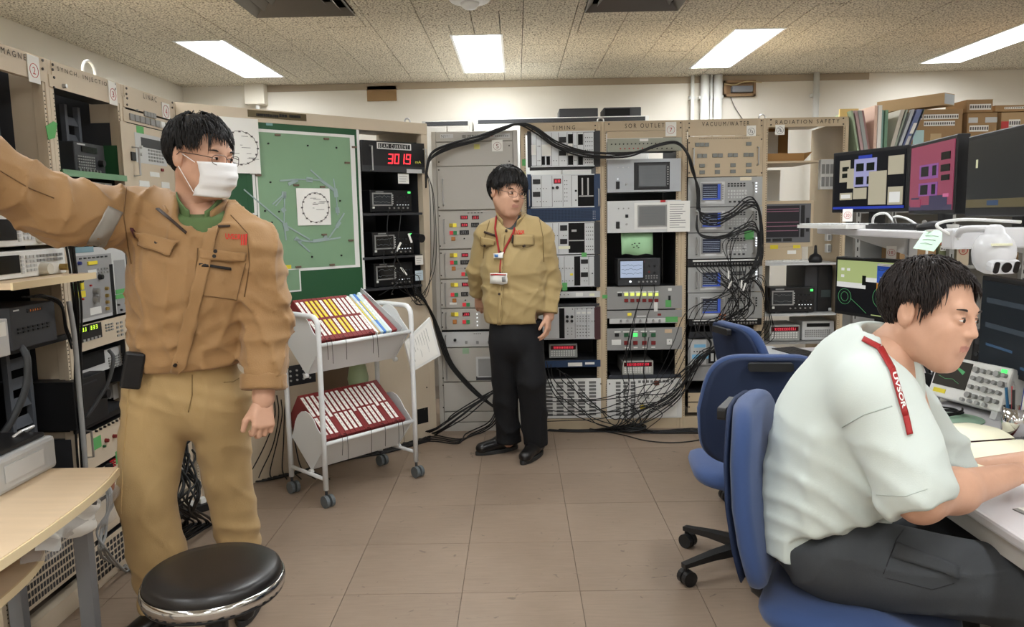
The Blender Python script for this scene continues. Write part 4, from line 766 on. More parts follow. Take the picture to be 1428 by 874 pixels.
MB().box(-1.53, -1.065, -.12, .3, 1.228, 1.248).build('board', M_wood, ws); MB().box(-1.53, -1.062, -.128, -.12, 1.226, 1.249).build('edge_strip', M_wedge, ws)
scz = FLt.px(45, 478)[1]
inst(FLt, 'rack_shelf', 'black shelf under the dark instrument with orange digits', 'shelf', (10, 476, 100, 484), M_black, [], depth=.4, proud=.02)
r = bench(FLt, 'power_meter', 'dark instrument with dim orange digits left of the SYNCH rack', 'instrument', (14, 424, 78, 470), -.06, scz, M_char, [('d', (37, 429, 58, 434), M_black, em('amber_led', (200, 110, 50), .6), 5), ('l', (18, 432, 26, 434), M_lgrey), ('g', (22, 452, 70, 462), 7, 2, M_black, .5)], d=.3)
bench(FLt, 'small_gauge', 'small white-faced gauge at the far left beside the dark instrument', 'gauge', (-14, 446, 12, 478), -.1, scz, M_lgrey, [('l', (-10, 450, 8, 470), M_paper)], d=.04)
# ------------------------------------------------------------------ synoptic board cabinet at 45 degrees
r = thing('synoptic_cabinet', 'cream cabinet carrying the dark green synoptic board and beam current rack', 'cabinet', FD.M)
BW = 1.545; zt = 2.013; xo0, xo1 = 1.047, 1.497
MB().box(0.001, BW, -.004, .02, 1.945, zt).build('header_panel', M_beigeL, r, bev=.002)
MB().box(0.001, .03, 0, .05, 0, 1.945).build('post', M_beigeL, r); MB().box(xo1, BW, -.002, .05, 0, 1.945).build('post', M_beigeL, r, bev=.002); MB().box(1.03, xo0, -.001, .05, .93, 1.945).build('post', M_white, r)
M_bdark = mat('board_dark_green', (38, 84, 52), .5, noise=.06, nscale=5); M_blight = mat('board_pale_green', (126, 158, 126), .55, noise=.06, nscale=4)
MB().box(.03, 1.03, .0, .03, .96, 1.945).build('board_panel', M_bdark, r)
MB().box(.03, 1.03, -.002, .03, .06, .96).build('lower_panel', M_beigeL, r)
MB().box(1.0302, xo1, -.002, .03, .06, .93).build('lower_panel', M_beigeL, r)
MB().box(.03, BW, -.002, .03, 0, .06).build('plinth', M_beigeL, r)
MB().box(xo0-.008, xo1+.008, .55, .56, .06, 1.945).build('back_panel', M_char, r); MB().box(xo1+.004, xo1+.01, .05, .55, .06, 1.9).build('side_panel', M_char, r); MB().box(xo0-.01, xo0-.004, .05, .55, .06, 1.9).build('side_panel', M_char, r)  # charcoal sides hold the shade of the rack interior in their colour
MB().box(.03, BW, .02, .56, 1.99, zt-.002).build('top_cover', M_beigeL, r)
MB().box(BW-.004, BW, .05, .56, 0, 1.99).build('end_panel', M_beigeL, r)
elements(FD, r, [('s', [(595, 500), (595, 540), (512, 560), (592, 570), (340, 560), (440, 560)]), ('o', (582, 569, 597, 590)), ('o', (395, 508, 440, 536), M_char), ('o', (445, 512, 500, 545), mat('panel_brown', (104, 84, 64), .6)), ('j', (400, 512, 436, 532), 4, 3, M_lgrey, .006)], -.002)
q = elements(FD, r, [('l', (345.5, 156, 427, 166), mat('bronze_plate', (96, 84, 60), .4, metal=.5), 'name_plate'), ('g', (357, 158.5, 388, 163.5), 12, 1, M_ink, .75), ('g', (389, 159, 400, 164), 3, 1, M_ink, .8), ('g', (403, 160, 419, 165), 6, 1, M_ink, .75)], -.004)
lt = elements(FD, r, [('l', (358.5, 184, 498, 377), M_white, 'white_border'), ('l', (361, 188, 491.5, 373.5), M_blight, 'pale_field'), ('l', (350.5, 241, 357, 300), M_white, 'white_border'), ('l', (345, 243, 353, 297), M_bdark, 'dark_field'), ('l', (384, 378, 419.5, 407.5), M_white, 'white_border'), ('l', (380, 376.5, 417.5, 405.5), M_blight, 'pale_field'), ('l', (391, 369.5, 406, 375), M_yel, 'yellow_tag'), ('l', (371, 171.5, 380, 175), mat('teal_tag', (120, 160, 160), .6), 'label_strip')], 0)
# beam line symbols on the pale field
M_sym = mat('symbol_grey', (150, 168, 166), .5)
def sym(p, q, wd): # pixel ends, width px
    (xa, za), (xb, zb) = FD.px(*p, -.003), FD.px(*q, -.003); d = Vector((xb-xa, 0, zb-za)); L = d.length; d /= L; n = Vector((-d.z, 0, d.x))*wd*.0022
    a, b = Vector((xa, -.0024, za)), Vector((xb, -.0024, zb)); A = [a-n, b-n, b+n, a+n]; MB().prism(A, [v+Vector((0, -.002, 0)) for v in A]).build('beamline_symbol', M_sym, r)
for p_, q_, w_ in (((390, 252), (416, 250), 2), ((402, 257), (415, 251), 4), ((416, 250), (450, 251), 1.5), ((427, 250), (436, 251), 6), ((433, 237), (450, 252), 2), ((447, 251), (466, 265), 4), ((465, 249), (468, 268), 1.5), ((467, 263), (469, 275), 6), ((469, 275), (471, 300), 1.5), ((470, 289), (471, 297), 6), ((480, 297), (469, 315), 2), ((474, 309), (469, 317), 5), ((469, 317), (459, 331), 2), ((475, 331), (458, 334), 2), ((436, 336), (459, 333), 4), ((455, 328), (452, 333), 4), ((410, 334), (436, 337), 2), ((412, 331), (420, 338), 4), ((416, 337), (432, 351), 2), ((432, 334), (400, 315), 2), ((397, 311), (400, 322), 6), ((397, 320), (399, 335), 2), ((396, 312), (397, 268), 1.5), ((394, 290), (397, 295), 6), ((396, 267), (396, 276), 6), ((380, 285), (394, 272), 1.5), ((384, 287), (396, 273), 1.5), ((359, 280), (396, 311), 1.8), ((340, 264), (360, 281), 1.5)): sym(p_, q_, w_)
m = MB()
for a, b in ((374, 200), (429, 203), (469, 206), (377, 254), (369.5, 294), (379, 310), (474, 280), (381, 362), (435, 358), (476, 356), (389, 295)):
    x, z = FD.px(a, b, -.003); m.cyl((x, -.002, z), (x, -.008, z), .005, n=8)
m.build('pins', M_ink, r)['kind'] = 'stuff'
m = MB()
for a, b in ((387, 188), (455, 193.5), (360, 244), (484, 227), (489, 335), (416, 372), (463, 369), (413, 258), (449.5, 260.5), (452, 327), (494, 205)):
    x, z = FD.px(a, b, -.003); m.box(x-.016, x+.016, -.009, -.002, z-.005, z+.005)
m.build('clips', mat('clip_brown', (110, 92, 78), .5), r)['kind'] = 'stuff'
def ring_sheet(label, rc, y, ell, tilt=0, ext=False):
    x0, x1, z0, z1 = FD.rect(rc, y); s = thing('ring_drawing', label, 'paper', FD.M)
    MB().box(x0, x1, y-.0012, y, z0, z1).build('sheet', M_paper, s); cx, cz = x0+(x1-x0)*ell[0], z0+(z1-z0)*ell[1]; rx, rz = (x1-x0)*ell[2], (z1-z0)*ell[3]; m = MB()
    pts = [(cx+rx*math.cos(t*math.pi/24)*(1+.03*math.sin(t*2.9)), y-.002, cz+rz*math.sin(t*math.pi/24)*(1+.03*math.cos(t*2.3))) for t in range(48)]
    m.tube(pts, .0016, 4, closed=True)
    for t in range(0, 48, 3): c = pts[t]; m.box(c[0]-.006, c[0]+.006, y-.0024, y-.0012, c[2]-.004, c[2]+.004)
    for k in range(10): a = rnd.uniform(-.7, .7); b = rnd.uniform(-.7, .7); m.box(cx+rx*a, cx+rx*a+rnd.uniform(.01, .05), y-.0018, y-.0012, cz+rz*b, cz+rz*b+.0022)
    m.build('drawing', mat('pencil_grey', (96, 92, 90), .8), s)['kind'] = 'stuff'
ring_sheet('aged paper with a ring drawing in the middle of the green board', (414, 262.5, 460.5, 314), -.006, (.55, .48, .4, .4))
ring_sheet('large white sheet with ring drawing taped at the left of the green board', (275, 163, 361.5, 241), -.012, (.68, .46, .29, .3))
# beam current display and scopes in its rack
r = inst(FD, 'beam_current_display', 'black beam current display reading 301.9 mA in red digits', 'display', (505, 197.5, 592, 239), M_black, [('l', (505, 231.5, 592, 240), M_char), ('l', (525.5, 199.5, 573, 208.5), M_white, 'name_plate'), ('l', (527, 200.7, 571.5, 207.3), M_black), ('h', 515, 203, 238, M_steel), ('h', 590, 208, 242, M_steel), ('l', (567, 236, 588, 241.5), M_lgrey)], depth=.3, proud=.02)
elements(FD, r, [('t', 'BEAM CURRENT', 549, 204.2, 5.2, 41, M_white), ('t', 'mA', 583, 226, 4, 8, em('ma_yellow', (200, 196, 80), .8))], -.0226)
def seg7(ch, x, z, w, h, y, m):
    s = w*.2; on = {'3': 'abcdg', '0': 'abcdef', '1': 'bc', '9': 'abcdfg'}[ch]
    R = {'a': (0, w, h-s, h), 'd': (0, w, 0, s), 'g': (0, w, h/2-s/2, h/2+s/2), 'b': (w-s, w, h/2, h), 'c': (w-s, w, 0, h/2), 'e': (0, s, 0, h/2), 'f': (0, s, h/2, h)}
    for k in on: a, b, c, d = R[k]; sk = .12; m.add([(x+p+(q)*sk, y, z+q) for p, q in ((a, c), (b, c), (b, d), (a, d))], [(0, 1, 2, 3)])
m = MB()
for ch, px0 in (('3', 541), ('0', 549.5), ('1', 557), ('9', 565.5)):
    x, z = FD.px(px0, 228.2+(px0-541)*.03, -.0205); x2, z2 = FD.px(px0+6.2, 214.3+(px0-541)*.03, -.0205); seg7(ch, x, z, x2-x, z2-z, -.0208, m)
x, z = FD.px(564.3, 228, -.0205); m.box(x-.0035, x+.0035, -.0208, -.0205, z, z+.007)
m.build('digits', em('beam_digits', (255, 52, 62), 2.2), r)['kind'] = 'stuff'
for k, (rc, lb, zz) in enumerate((((516, 265, 574, 293), 'upper dark oscilloscope with green light under the beam current display', 297), ((519.5, 323, 577, 354.5), 'middle dark oscilloscope with white tags under the beam current display', 357), ((522, 366, 576, 397), 'lowest dark oscilloscope behind hanging leads beside the green board', 400))):
    zb = FD.px(546, zz, .05)[1]; scope(FD, lb, rc, .05, zb, None, grn=k < 2, scrm=(M_scr, M_scrb, M_scrb)[k])
    inst(FD, 'rack_shelf', ('shelf under the upper oscilloscope of the beam current rack', 'shelf under the middle oscilloscope of the beam current rack', 'shelf under the lowest oscilloscope of the beam current rack')[k], 'shelf', (506, zz-.3, 589, zz+3), M_char, [], depth=.4, proud=.004)
elements(FD, r, [], 0)
for k, (rc, mm, lb) in enumerate((((555, 242, 570, 256), M_paper, 'small white note under the beam current display'), ((579, 356, 590, 369), M_paper, 'white handwritten note on the right post of the beam current rack'), ((579, 377, 590, 391), mat('pale_blue_paper', (196, 212, 222), .8), 'pale blue note on the right post of the beam current rack'))):
    x0, x1, z0, z1 = FD.rect(rc, -.005); q = thing('note', lb, 'note', FD.M); MB().box(x0, x1, -.0062, -.005, z0, z1).build('sheet', mm, q)
    m = MB()
    for j in range(3): m.box(x0+.008, x1-.012-.006*j, -.0068, -.0063, z1-.02-j*.014, z1-.017-j*.014)
    m.build('writing', M_mgrey, q)['kind'] = 'stuff'
x, z = FD.px(580, 330, .0); q = tag(MB().cyl((x-.02, -.002, z), (x-.02, -.09, z-.01), .026, n=14).build('lens_barrel', M_black, None, M=FD.M), 'short black barrel clamped beside the middle oscilloscope', 'lens')

for q, (F_, x, z, lb) in enumerate(((FLt, -.70, 2.013, 'white cord handle loop on top of the SYNCH INJECTION rack'), (FD, 1.42, 2.013, 'steel lifting eye on top of the beam current rack'), (FB, P, 2.013, 'steel lifting eye between the TIMING and SOR OUTLET racks'), (FB, 3*P, 2.013, 'steel lifting eye between the VACUUM and RADIATION racks'))):
    R_ = .045 if q == 0 else .02; tag(MB().tube([(x+R_*math.cos(t*math.pi/10), .03, z-.001+R_*.3+R_*math.sin(t*math.pi/10)) for t in range(-2, 13)], .006 if q == 0 else .005, 6).build('lifting_eye', M_white if q == 0 else M_steel, None, smooth=True, M=F_.M), lb, 'lifting eye')
# ------------------------------------------------------------------ book cart with binders
FC = Frame((-.976, 3.677, 0), (.394, .43)); CWd, CDp = .583, .32
M_cart = mat('cart_white', (224, 226, 226), .35, spec=.5); M_mar = mat('maroon_binder', (122, 40, 40), .55, noise=.06, nscale=20); M_cast = mat('caster_grey', (96, 102, 104), .5)
cart = thing('book_cart', 'white tubular two-tier book cart on grey casters', 'cart', FC.M)
for x in (0, CWd):
    zt = .955; rr = .05; pts = [(x, 0, .085)]+[(x, 0, .4), (x, 0, zt-rr)]+[(x, rr-rr*math.cos(a*math.pi/8), zt-rr+rr*math.sin(a*math.pi/8)) for a in range(1, 5)]+[(x, CDp-rr+rr*math.sin(a*math.pi/8), zt-rr+rr*math.cos(a*math.pi/8)) for a in range(0, 4)]+[(x, CDp, zt-rr), (x, CDp, .4), (x, CDp, .085)]
    MB().tube(pts, .0135, 10).build('end_frame', M_cart, cart, smooth=True)
    MB().cyl((x, .013, .14), (x, CDp-.013, .14), .010, n=10).build('cross_bar', M_cart, cart, smooth=True)
    for y in (0, CDp):
        c = MB().cyl((x, y, .045), (x, y, .09), .007, n=8).build('caster_stem', M_char, cart)
        for s in (-1, 1): MB().cyl((x+.0 + s*.006, y-.012, .031), (x+s*.024, y-.012, .031), .031, n=18).build('wheel', M_cast, c)
TB = Vector((0, .02, .0)); 
def trough(z):
    B = (.008, z); V = (.14, z-.158); A = (.305, z-.02)
    t = MB()
    for (p, q) in ((B, V), (V, A)): t.prism([(.016, p[0], p[1]), (CWd-.016, p[0], p[1]), (CWd-.016, q[0], q[1]), (.016, q[0], q[1])], [(.016, p[0]+.003, p[1]-.004), (CWd-.016, p[0]+.003, p[1]-.004), (CWd-.016, q[0]+.003, q[1]-.004), (.016, q[0]+.003, q[1]-.004)])
    t.build('trough', M_cart, cart)
    MB().cyl((.0, 0, z), (CWd, 0, z), .0105, n=10).build('front_rail', M_cart, cart, smooth=True); MB().cyl((0, CDp, z-.02), (CWd, CDp, z-.02), .0105, n=10).build('rear_rail', M_cart, cart, smooth=True)
    for x in (.012, CWd-.016):
        P_ = [(.0, z), (.14, z-.168), (.315, z-.02)]+[(.175+.125*math.cos(a*math.pi/10), z-.03+.17*math.sin(a*math.pi/10)) for a in range(1, 9)]+[(.03, z+.03)]
        MB().prism([(x, a, b) for a, b in P_], [(x+.004, a, b) for a, b in P_]).build('end_plate', M_cart, cart)
    for x in (.008, CWd-.008): MB().cyl((x-.01, .14, z-.168), (x+.01, .14, z-.168), .012, n=12).build('pivot_bolt', M_cart, cart)
Z1, Z2 = .815, .318
trough(Z1); trough(Z2)
ABd = Vector((0, .804, .595)); DN = Vector((0, .595, -.804))
ORD = 'first second third fourth fifth sixth seventh eighth ninth tenth eleventh twelfth thirteenth fourteenth fifteenth sixteenth seventeenth eighteenth nineteenth twentieth'.split()
def binder(x, w, z, L, dp, m, label, strips, group, cord=False, lean=0., name='binder', cat='binder'):
    B = Vector((x, .006, z+.022)); r = thing(name, label, cat, FC.M @ Matrix.Translation(B), group); w -= .0012
    sh = Vector((lean, 0, 0)); P0 = [Vector((0, 0, 0)), ABd*L, ABd*L+DN*dp, DN*dp]
    up = lambda p: p+sh*(p.dot(ABd)/L)
    A = [up(p) for p in P0]; MB().prism(A, [p+Vector((w, 0, 0)) for p in A]).build('cover', m, r, bev=.002)
    N = -DN*.0008
    for (a, b, sm) in strips:
        q = [up(ABd*L*a), up(ABd*L*b)]; e = w*.2; ex, ew = Vector((e, 0, 0)), Vector((w-e, 0, 0))
        MB().prism([q[0]+ex, q[0]+ew, q[1]+ew, q[1]+ex], [v+N for v in (q[0]+ex, q[0]+ew, q[1]+ew, q[1]+ex)]).build('spine_label', sm, r)
        m2 = MB(); 
        for k in range(4):
            c = up(ABd*L*(a+(b-a)*(.2+.2*k)))+N*1.5; m2.quad(c+Vector((w*.42, 0, 0)), c+Vector((w*.58, 0, 0)), c+Vector((w*.58, 0, 0))+ABd*.012, c+Vector((w*.42, 0, 0))+ABd*.012)
        m2.build('spine_print', mat('pale_print', (176, 172, 168), .8), r)['kind'] = 'stuff'
    if cord:
        h = rnd.uniform(.06, .11); MB().tube(catmull([(w/2, .01, .004), (w/2, -.019, .006), (w/2, -.028, -.03), (w/2+rnd.uniform(-.006, .006), -.026, -.03-h)], 4), .0014, 5).build('ribbon', M_ink, r)
    return r
x = .022; n = 12; wR = .0275
for k in range(n):
    y2 = 2 <= k <= 7 and k != 5; st = [(.52, .93, M_yel if y2 else M_paper), (.1, .46, M_yel if (y2 and k > 2) else M_paper)]
    binder(x, wR, Z1, .31, .19, M_mar, ORD[k]+' maroon binder from the left on the upper cart tier', st, 'maroon binders on the upper cart tier', cord=k in (0, 1, 4, 10, 11)); x += wR
for k, (w, m, lb, L) in enumerate(((.018, M_paper, 'white binder right next to the last maroon one on the upper tier', .30), (.014, mat('tan_book', (180, 160, 120), .6), 'thin tan booklet among white binders on the upper cart tier', .29), (.02, mat('pale_blue_binder', (186, 206, 216), .6), 'pale blue binder on the upper cart tier', .31), (.018, mat('blue_binder', (70, 120, 190), .55), 'bright blue binder with yellow label on the upper cart tier', .31), (.02, mat('mint_binder', (200, 216, 206), .6), 'pale mint binder on the upper cart tier', .30), (.018, mat('ice_binder', (210, 222, 228), .6), 'ice white binder at the right end of the upright row', .32))):
    binder(x, w, Z1, L, .19, m, lb, [(.3, .8, M_yel if k in (1, 3) else M_paper)], 'assorted binders on the upper cart tier', lean=-.012); x += w
binder(x+.004, .03, Z1, .30, .17, M_mar, 'separate maroon binder leaning at the right end of the upper tier', [], 'maroon binders on the upper cart tier', lean=-.03)
cf = thing('clear_file', 'clear plastic file standing up at the right end of the upper cart tier', 'file', FC.M)
q = [Vector((.535, .02, Z1+.03)), Vector((.535, .02, Z1+.03))+ABd*.34+Vector((-.06, 0, 0)), Vector((.535, .02, Z1+.03))+ABd*.34+DN*.2+Vector((-.02, 0, 0)), Vector((.54, .02, Z1+.03))+DN*.19]
M_clear = mat('clear_plastic', (225, 228, 230), .12, alpha=.35, spec=.6)
MB().prism(q, [v+Vector((.004, 0, 0)) for v in q]).build('sleeve', M_clear, cf); q2 = [v.lerp(q[2], .12)+Vector((.001, 0, 0)) for v in q]; MB().prism([q2[0], q2[1].lerp(q2[0], .15), q2[2], q2[3]], [v+Vector((.002, 0, 0)) for v in (q2[0], q2[1].lerp(q2[0], .15), q2[2], q2[3])]).build('paper', M_paper, cf)
x = .022
for k in range(17):
    st = [(.5, .94, M_paper), (.08, .46, M_paper)] if k % 5 != 3 else [(.42, .9, M_paper)]
    if k == 16: st = []
    binder(x, .0298, Z2, .31, .19, M_mar, ORD[k]+' maroon binder from the left on the lower cart tier', st, 'maroon binders on the lower cart tier', cord=k in (2, 3, 8, 11, 14, 15)); x += .0298
hb = thing('document_holder', 'white printed document holder hanging off the right end of the cart', 'document', FC.M @ T(CWd+.02, .03, .76))
P_ = [(0, 0, 0), (.02, .0, -.19), (.17, .1, -.16), (.16, .1, .02)]
P_ = [(-.06, -.02, .0), (-.015, -.02, -.17), (.16, -.06, -.10), (.10, -.05, .12)]
MB().prism(P_, [(a, b+.012, c) for a, b, c in P_]).build('holder', M_white, hb)
I = [Vector(p) for p in P_]; c = sum(I, Vector())/4; I = [c+(v-c)*.85+Vector((0, -.001, 0)) for v in I]
MB().prism(I, [v+Vector((0, -.001, 0)) for v in I]).build('sheet', M_paper, hb)
m = MB(); a, b, cc, d = I
for k in range(8):
    t = .1+.1*k; s_ = a.lerp(d, t)+Vector((0, -.0016, 0)); e_ = b.lerp(cc, t)+Vector((0, -.0016, 0)); u = s_.lerp(e_, .08); v = s_.lerp(e_, .5 if k % 3 else .8); m.tube([u, v], .0012, 4)
m.build('print', M_mgrey, hb)['kind'] = 'stuff'
gb = thing('plastic_bag', 'pale green plastic bag hanging behind the cart between its tiers', 'bag', FC.M @ T(.47, CDp+.03, .45))
MB().lathe([(0, 0), (.05, .01), (.06, .08), (.045, .16), (.02, .22), (.012, .24), (0, .24)], 12).build('bag', mat('bag_green', (170, 190, 150), .4, alpha=.8), gb, smooth=True)
# ------------------------------------------------------------------ round stool
st = thing('round_stool', 'round black vinyl stool with a chrome rim in the foreground', 'stool', T(-.835, 1.955, 0))
M_vinyl = mat('black_vinyl', (24, 21, 20), .36, spec=.5, bump=.03, bscale=400); M_chrome = mat('chrome', (205, 205, 205), .12, metal=1.)
MB().lathe([(0, .452), (.170, .452), (.176, .46), (.178, .475), (.174, .49), (.162, .499), (.12, .504), (.06, .506), (0, .5065)], 48).build('seat_cushion', M_vinyl, st, smooth=True)
MB().lathe([(.176, .438), (.183, .439), (.186, .455), (.183, .471), (.178, .472), (.178, .438)], 48).build('chrome_rim', M_chrome, st, smooth=True)
MB().lathe([(0, .425), (.150, .425), (.178, .43), (.183, .438), (0, .438)], 40).build('under_seat', M_black, st, smooth=True)
MB().cyl((0, 0, .2), (0, 0, .425), .03, n=16).build('sleeve', M_black, st); MB().cyl((0, 0, .09), (0, 0, .2), .02, n=14).build('column', M_chrome, st)
for k in range(5):
    a = k*2*math.pi/5+.3; d = Vector((math.cos(a), math.sin(a), 0)); lg = MB().tube([d*.02+Vector((0, 0, .1)), d*.13+Vector((0, 0, .085)), d*.24+Vector((0, 0, .065))], [.02, .017, .012], 8).build('leg', M_black, st)
    MB().cyl(d*.24+Vector((-d.y, d.x, 0))*-.012+Vector((0, 0, .028)), d*.24+Vector((-d.y, d.x, 0))*.012+Vector((0, 0, .028)), .028, n=14).build('caster', M_black, lg)
# ------------------------------------------------------------------ wooden computer desk at the lower left, printer
dk = thing('computer_desk', 'pale wooden two-tier computer desk with grey legs at the lower left', 'desk', None)
zT = .66
def curved(pts): return catmull([Vector(p) for p in pts], 5)
edge = curved([(-1.275, 2.33, 0), (-1.235, 2.15, 0), (-1.212, 1.9, 0), (-1.207, 1.6, 0), (-1.215, 1.3, 0)])
def slab(name, ed, xb, z0, z1, m):
    poly = [(v.x, v.y) for v in ed]+[(xb, ed[-1].y), (xb, ed[0].y)]
    return MB().prism([(a, b, z0) for a, b in poly][::-1], [(a, b, z1) for a, b in poly][::-1]).build(name, m, dk)
slab('table_top', edge, -1.63, zT-.028, zT, M_wood)
MB().prism([(v.x+.0, v.y, zT-.026) for v in edge]+[(v.x+.006, v.y, zT-.026) for v in edge[::-1]], [(v.x, v.y, zT-.002) for v in edge]+[(v.x+.006, v.y, zT-.002) for v in edge[::-1]]).build('edge_strip', M_wedge, dk)
ed2 = curved([(-1.42, 2.15, 0), (-1.34, 2.02, 0), (-1.30, 1.85, 0), (-1.285, 1.6, 0), (-1.285, 1.3, 0)])
slab('lower_shelf', ed2, -1.63, .49, .51, M_wood)
MB().prism([(v.x, v.y, .489) for v in ed2]+[(v.x+.006, v.y, .489) for v in ed2[::-1]], [(v.x, v.y, .511) for v in ed2]+[(v.x+.006, v.y, .511) for v in ed2[::-1]]).build('edge_strip', M_wedge, dk)
M_leg = mat('grey_leg', (128, 130, 134), .45, metal=.3)
for x, y in ((-1.335, 2.215), (-1.60, 2.28), (-1.30, 1.36), (-1.60, 1.36)): MB().box(x-.022, x+.022, y-.016, y+.016, 0, zT-.028).build('leg', M_leg, dk)
pr = thing('printer', 'silver and black printer standing at the left edge behind the wooden desk', 'printer', T(-1.655, 2.40, 0)); 
MB().box(-.28, .18, -.42, -.05, zT+.001, zT+.105).build('body', M_alu, pr, bev=.012); MB().box(-.27, .16, -.41, -.07, zT+.105, zT+.12).build('lid', M_black, pr, bev=.005)
MB().box(.181, .183, -.3, -.12, zT+.03, zT+.08).build('front_cover', M_lgrey, pr); MB().tube([(.1, -.07, zT+.12), (.12, -.06, zT+.135), (.12, -.12, zT+.135), (.1, -.13, zT+.12)], .005, 6).build('lid_handle', M_steel, pr)
bg = thing('plastic_bag', 'clear plastic bag with papers hanging from under the wooden desk top', 'bag', None)
m = MB(); nu, nv = 10, 8
for i in range(nu+1):
    for j in range(nv+1):
        u, v = i/nu, j/nv; yy = 2.27-.42*u; xx = -1.255+.02*math.sin(u*7+v*3)+.012*math.sin(v*9+u*5)-.03*v; zz = zT-.03-.13*v*(1-.4*u)-.012*math.sin(u*11); m.v.append((xx, yy, zz))
for i in range(nu):
    for j in range(nv): a = i*(nv+1)+j; m.f.append((a, a+1, a+nv+2, a+nv+1)); m.m.append(0)
m.build('film', mat('bag_clear', (206, 208, 212), .08, alpha=.3, spec=.8), bg, smooth=True)
m2 = MB(); m2.v = [(a-.012, b*.6+.82, c*.85+.085) for a, b, c in m.v]; m2.f = m.f; m2.m = m.m; m2.build('papers', M_paper, bg, smooth=True)
# ------------------------------------------------------------------ right side: desk, shelf, bookcase
M_desk = mat('desk_white', (214, 212, 214), .4, spec=.5); M_desku = mat('desk_edge', (186, 182, 176), .5)
DZ = .70; DX0, DX1 = 1.09, 1.95
dk2 = thing('long_desk', 'long white desk along the right side under the monitors', 'desk', None)
MB().box(DX0, DX1, .75, 4.04, DZ-.03, DZ).build('desk_top', M_desk, dk2, bev=.008); MB().box(DX0+.012, DX0+.05, .78, 4.0, DZ-.075, DZ-.0305).build('front_beam', M_desku, dk2)
for y in (.8, 2.42, 3.98): MB().box(DX0+.08, DX1-.05, y-.02, y+.02, 0, DZ-.031).build('leg_panel', M_lgrey, dk2)
MB().box(DX1-.05, DX1-.03, .82, 3.95, .1, DZ-.031).build('modesty_panel', M_lgrey, dk2)
SZ = 1.338; SX0, SX1 = 1.5, 1.95
sh = thing('desk_shelf', 'white raised shelf over the desk carrying the upper monitors', 'shelf', None)
MB().box(SX0, SX1, 2.52, 3.86, SZ-.03, SZ).build('board', M_desk, sh, bev=.006)
for y in (2.6, 3.75): MB().box(SX1-.05, SX1-.01, y-.02, y+.02, DZ, SZ-.03).build('support', M_lgrey, sh); MB().prism([(SX1-.05, y-.008, SZ-.03), (SX0+.08, y-.008, SZ-.03), (SX1-.05, y-.008, SZ-.14)], [(SX1-.05, y+.008, SZ-.03), (SX0+.08, y+.008, SZ-.03), (SX1-.05, y+.008, SZ-.14)]).build('bracket', M_lgrey, sh)
sh2 = thing('desk_shelf', 'nearer white shelf section at the right edge with a grey end bracket', 'shelf', None)
MB().box(SX0, SX1, 1.2, 2.34, SZ-.03, SZ).build('board', M_desk, sh2, bev=.006); MB().box(SX1-.05, SX1-.01, 2.2, 2.24, DZ, SZ-.03).build('support', M_lgrey, sh2); MB().box(SX1-.05, SX1-.01, 1.3, 1.34, DZ, SZ-.03).build('support', M_lgrey, sh2)
MB().prism([(SX0+.02, 2.342, SZ), (SX1, 2.342, SZ), (SX1, 2.342, SZ+.16), (SX0+.30, 2.342, SZ+.16)], [(SX0+.02, 2.352, SZ), (SX1, 2.352, SZ), (SX1, 2.352, SZ+.16), (SX0+.30, 2.352, SZ+.16)]).build('end_bracket', M_mgrey, sh2)
# monitors: defined by the two lower corners in plan, height range
def monitor(label, L, R, z0, z1, zbase, scr, els=None, case=None, bez=.016, th=.045, name='monitor', bottom=.0):
    L, R = Vector((*L, 0)), Vector((*R, 0)); u = (R-L).normalized(); F = Frame((L.x, L.y, 0), (u.x, u.y)); W = (R-L).length; r = thing(name, label, 'monitor', F.M)
    c = case or M_black
    MB().box(0, W, 0, th, z0, z1).build('case', c, r, bev=.004)
    b2 = max(bez, bottom); s = MB().box(bez, W-bez, -.003, 0, z0+b2, z1-bez).build('screen', scr, r)
    if els: els(F, s, bez, W-bez, z0+b2, z1-bez)
    MB().box(W/2-.035, W/2+.035, th, th+.03, zbase+.01, z0+(z1-z0)*.5).build('neck', c, r); MB().rbox(W/2-.11, W/2+.11, -.02, .15, zbase, zbase+.012, .03).build('stand_base', c, r)
    return r, F
def wins(spec):
    def f(F, s, x0, x1, z0, z1):
        for (a, b, c, d, m, nm) in spec: MB().box(x0+(x1-x0)*a, x0+(x1-x0)*c, -.0036-.0002*spec.index((a, b, c, d, m, nm)), -.003, z1-(z1-z0)*d, z1-(z1-z0)*b).build(nm, m, s)
    return f
Wt = em('win_tan', (196, 188, 164), .55); Wl = em('win_lilac', (170, 170, 214), .6); Wd = em('win_dark', (22, 30, 26), .3); Wb = em('win_blue', (50, 70, 180), .6); Wk = em('desk_dark', (20, 22, 28), .5); Wp = em('desk_pink', (158, 74, 98), .62); Wp2 = em('win_purple', (150, 90, 160), .6); Wn = em('win_slate', (70, 66, 96), .5); Wg = em('desk_green', (176, 190, 128), .7); Ww = em('win_white', (226, 226, 222), .7); Wgr = em('trace_green', (90, 170, 110), .6); Wo = em('note_orange', (226, 158, 60), .5); Wbl = em('note_blue', (50, 96, 200), .6)
